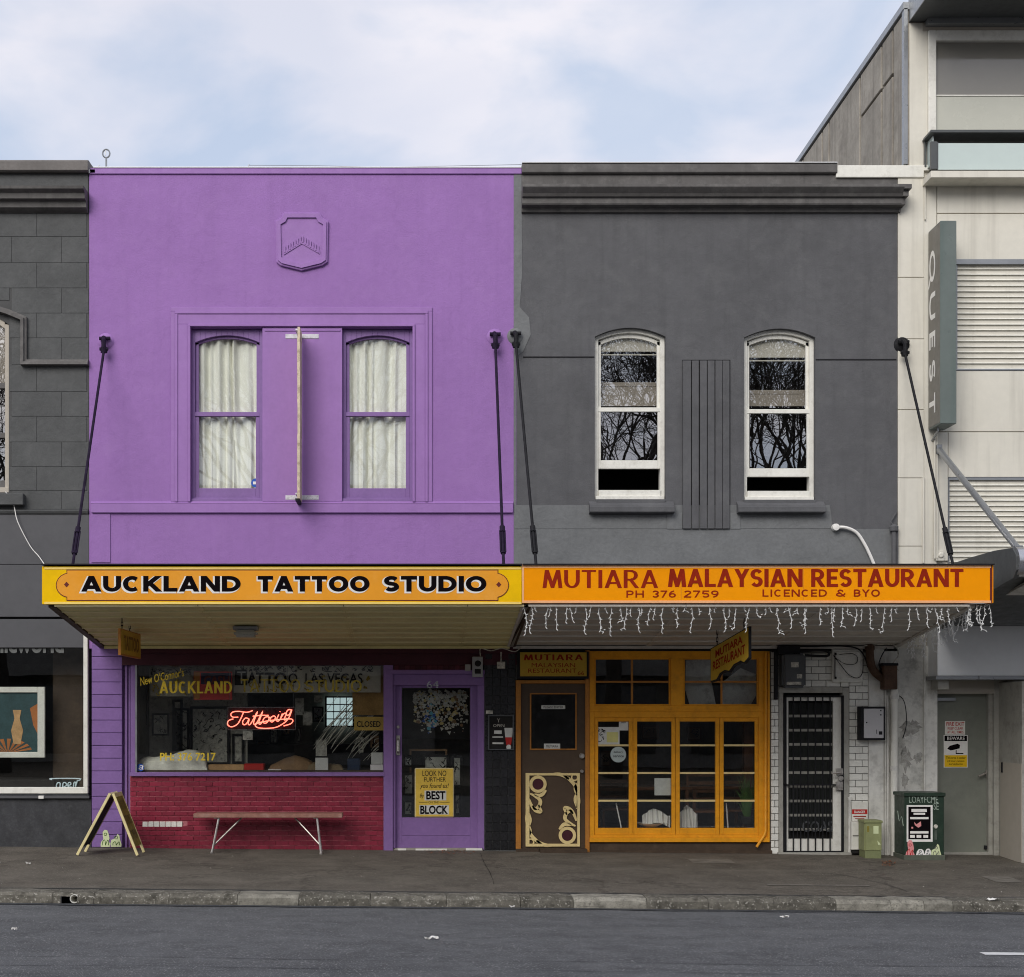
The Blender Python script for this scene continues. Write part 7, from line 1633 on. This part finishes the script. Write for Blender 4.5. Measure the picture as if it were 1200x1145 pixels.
# ------------------------------------------------------------------ A-frame board
t = thing('sandwich_board', 'yellow edged sandwich board standing by the purple pillar', 'sandwich board', (-3.53, -.6, gz(-3.53,.6)))
ax, az = X(131,.8), Z(930,.8)
def leaf(sgn, xf, name):
    d0_, d1_ = .82, .40
    foot = Vector((xf, 0, gz(xf,.6)+.005)); top = Vector((ax+sgn*.015, 0, az)); u = (foot-top); Ls = u.length; u.normalize(); nrm = Vector((u.z*-sgn, 0, u.x*sgn)); 
    if nrm.z < 0: nrm = -nrm
    def P(s, o, d): q = top+u*s+nrm*o; return (q.x, -d, q.z)
    def slab(s0, s1, o0, o1, da, db, nm, m_, par=t):
        mb = MB(); mb.add([P(s1,o0,da),P(s1,o0,db),P(s0,o0,db),P(s0,o0,da),P(s1,o1,da),P(s1,o1,db),P(s0,o1,db),P(s0,o1,da)], [(0,1,2,3),(7,6,5,4),(0,4,5,1),(1,5,6,2),(2,6,7,3),(3,7,4,0)]); return build(mb, nm, m_, par, bevel=.002)
    pn = slab(.04, Ls-.10, .002, .014, d0_-.018, d1_+.018, 'panel', m_olv)
    pb = slab(.05, Ls-.11, -.006, .001, d0_-.02, d1_+.02, 'panel_back', m_blk)
    slab(.0, Ls, -.012, .018, d0_, d0_-.026, 'side_rail', m_ylp); slab(.0, Ls, -.012, .018, d1_+.026, d1_, 'side_rail', m_ylp)
    slab(.0, .05, -.011, .017, d0_-.027, d1_+.027, 'top_rail', m_ylp)
    if sgn > 0:
        fc = Face(top+nrm*.015+Vector((0,-d0_+.06,0))+u*.1, (0,1,0), tuple(-u)); fc.n = nrm
        mb = MB()
        for i, wd in enumerate(('TATTOO','STUDIO','OPEN')):
            fc2 = Face(top+nrm*.0155+Vector((0,-(d0_-.05),0))+u*(.13+i*.18), tuple(Vector((0,1,0))), tuple(-u)); fc2.n = nrm
            btext(mb, fc2, wd, .01, .30, -.08, .03, e=.001)
        build(mb, 'lettering', M('faded_brown_print', (.14,.11,.05), .7, .3, 9), t)
leaf(-1, X(91,.8), 'left'); leaf(1, X(161,.8), 'right')
mb = MB(); mb.tube([(ax,-.80,az-.012),(ax,-.42,az-.012)], .012, 6); build(mb, 'hinge', m_stl, t)
# ------------------------------------------------------------------ litter, leaves
def fallen(px, py, road=True):
    d = rd(py) if road else gd(py); return X(px,d), d, (rz if road else fpz)(X(px,d), d)
def scrap(px, py, lb, w_, road=True, mat=None, seed=1):
    x, d, z = fallen(px, py, road); r_ = random.Random(seed); mb = MB(); n = 6
    for i in range(n+1):
        for j in range(4): mb.v.append((x+w_*(i/n-.5)+r_.uniform(-.01,.01), -d+w_*.35*(j/3-.5)+r_.uniform(-.01,.01), z+.006+r_.uniform(0,.028)))
    for i in range(n):
        for j in range(3): k = i*4+j; mb.f.append((k,k+4,k+5,k+1))
    solo(mb, 'paper_scrap', mat or m_letw, lb, 'litter', 'litter on the ground')
scrap(506, 1101.5, 'crumpled white paper lying in the middle of the road', .11, seed=2)
scrap(17, 1095.5, 'small pale scrap on the road at the far left', .045, seed=3); scrap(600, 1063, 'white scrap in the gutter near the centre', .05, seed=5)
scrap(919, 1073, 'flat pale scrap in the gutter towards the right', .08, seed=6); scrap(1164, 1049.5, 'pale scrap on the footpath near the kerb at far right', .13, False, seed=7)
scrap(577, 990.6, 'white scrap at the foot of the black tiled pier', .07, False, seed=8); scrap(590, 990.6, 'second white scrap beside the pier, nearer the brown door', .07, False, seed=9); scrap(33, 1018, 'pale scrap on the footpath at far left', .05, False, seed=10)
for nm, n, reg, m_, lb, cat in (('fallen_leaves', 110, ((497,556),(996,1001)), M('brown_leaf', (.22,.07,.025), .7, .4, 20), 'dry brown leaves gathered at the foot of the purple door', 'leaves'),
                     ('fallen_leaves', 50, ((1034,1050),(1004,1011)), bpy.data.materials['brown_leaf'], 'dry rust coloured leaves below the white pipes', 'leaves'),
                     ('litter', 55, ((0,1198),(1003,1041)), M('pale_speck', (.45,.43,.38), .8, .3, 20), 'tiny pale specks scattered over the footpath', 'litter')):
    mb = MB()
    for _ in range(n):
        px, py = rs.uniform(*reg[0]), rs.uniform(*reg[1]); d = gd(py); x = X(px,d); z = fpz(x,max(0,d))+.006; s_ = rs.uniform(.008,.024) if nm != 'litter' else rs.uniform(.005,.014); a = rs.uniform(0,6.3)
        c, s = math.cos(a)*s_, math.sin(a)*s_
        mb.poly([(x-c,-d-s,z),(x+s*.5,-d-c*.5,z+.004),(x+c,-d+s,z+rs.uniform(0,.012)),(x-s*.5,-d+c*.5,z+.004)])
    o = build(mb, nm, m_, None, label=lb, kind='stuff'); o['category'] = cat
# ------------------------------------------------------------------ across the street (seen mirrored in the windows)
def grow(mb, p, dr_, ln, r_, depth, rn):
    n = 3; pts = [p]; d_ = dr_.copy(); q = p.copy()
    for i in range(n):
        d_ = (d_+Vector((rn.uniform(-.16,.16), rn.uniform(-.16,.16), rn.uniform(-.02,.12)))).normalized(); q = q+d_*(ln/n); pts.append(q.copy())
    mb.tube(pts, [lerp(r_, r_*.66, i/n) for i in range(n+1)], 5 if depth > 3 else 3, caps=False)
    if depth == 0: return
    k = 3 if rn.random() < .7 else 2
    for j in range(k):
        ax_ = d_.cross(Vector((rn.uniform(-1,1), rn.uniform(-1,1), rn.uniform(-1,1)))).normalized(); an = rn.uniform(.3,.85)*(1 if j else .6)
        nd = (Matrix.Rotation(an, 3, ax_) @ d_).normalized(); grow(mb, pts[-1] if j < 2 else pts[-2], nd, ln*rn.uniform(.66,.86), max(.0065, r_*.63), depth-1, rn)
tr_mb = MB(); tr_b = MB(); rn = random.Random(21)
tr_mb.tube([(0,0,-.3),(.05,.02,1.2),(0,.05,3.2)], [.26,.2,.17], 9)
for a in range(5):
    an = a*1.257+.4; grow(tr_b, Vector((0,.05,3.1)), Vector((math.cos(an)*.45, math.sin(an)*.45, .9)).normalized(), 2.5, .085, 7, rn)
prev = None
for i, (x, y, s, rot, lb) in enumerate(((-12,-24.5,1.2,.3,'bare street tree across the road, farthest left'),(-3.2,-24,1.3,2.1,'bare street tree across the road opposite the purple building'),(5.6,-24.5,1.28,4.0,'bare street tree across the road opposite the restaurant'),(10.8,-25,1.32,5.2,'bare street tree across the road, farthest right'))):
    t = thing('street_tree', lb, 'tree', (x,y,-.2), 'bare trees across the road'); t.rotation_euler = (0,0,rot); t.scale = (s,s,s)
    if prev is None:
        a = build(tr_mb, 'trunk', m_bark); b = build(tr_b, 'branches', m_bark); b['kind'] = 'stuff'; prev = (a, b)
        for o in prev: o.parent = t
    else:
        for o in prev: c = o.copy(); C.objects.link(c); c.parent = t
m_opp = M('distant_shop_wall', (.26,.25,.235), .8, .3, .4); m_opg = M('distant_dark_glass', (.02,.022,.025), .15, .2, 1, spec=.7)
for i in range(6):
    x0 = -27+i*9; h = 7+((i*37)%5)*.7
    t = thing('far_shop', ['low brown','plain taupe','dim grey','dark stone','muted olive','dusky'][i]+' shop across the road seen only in reflections', 'building', (x0+4.5,-34,-.2), 'shops across the road')
    mb = MB(); mb.box(x0, x0+9, 34+.01*i, 42, -.5, h); build(mb, 'wall', m_opp, t)
    for k in range(3): q = MB(); q.box(x0+1+k*2.6, x0+2.4+k*2.6, 33.98, 34.02, 4.2, 6); build(q, 'window', m_opg, t)
    q = MB(); q.box(x0+.6, x0+8.4, 33.97, 34.03, .3, 2.7); build(q, 'shop_window', m_opg, t)
    q = MB(); q.box(x0+.1, x0+8.9, 32, 34, 3.0, 3.4); build(q, 'canopy', m_opp, t)
for o in list(bpy.data.objects):
    if '_w' in o: del o['_w']
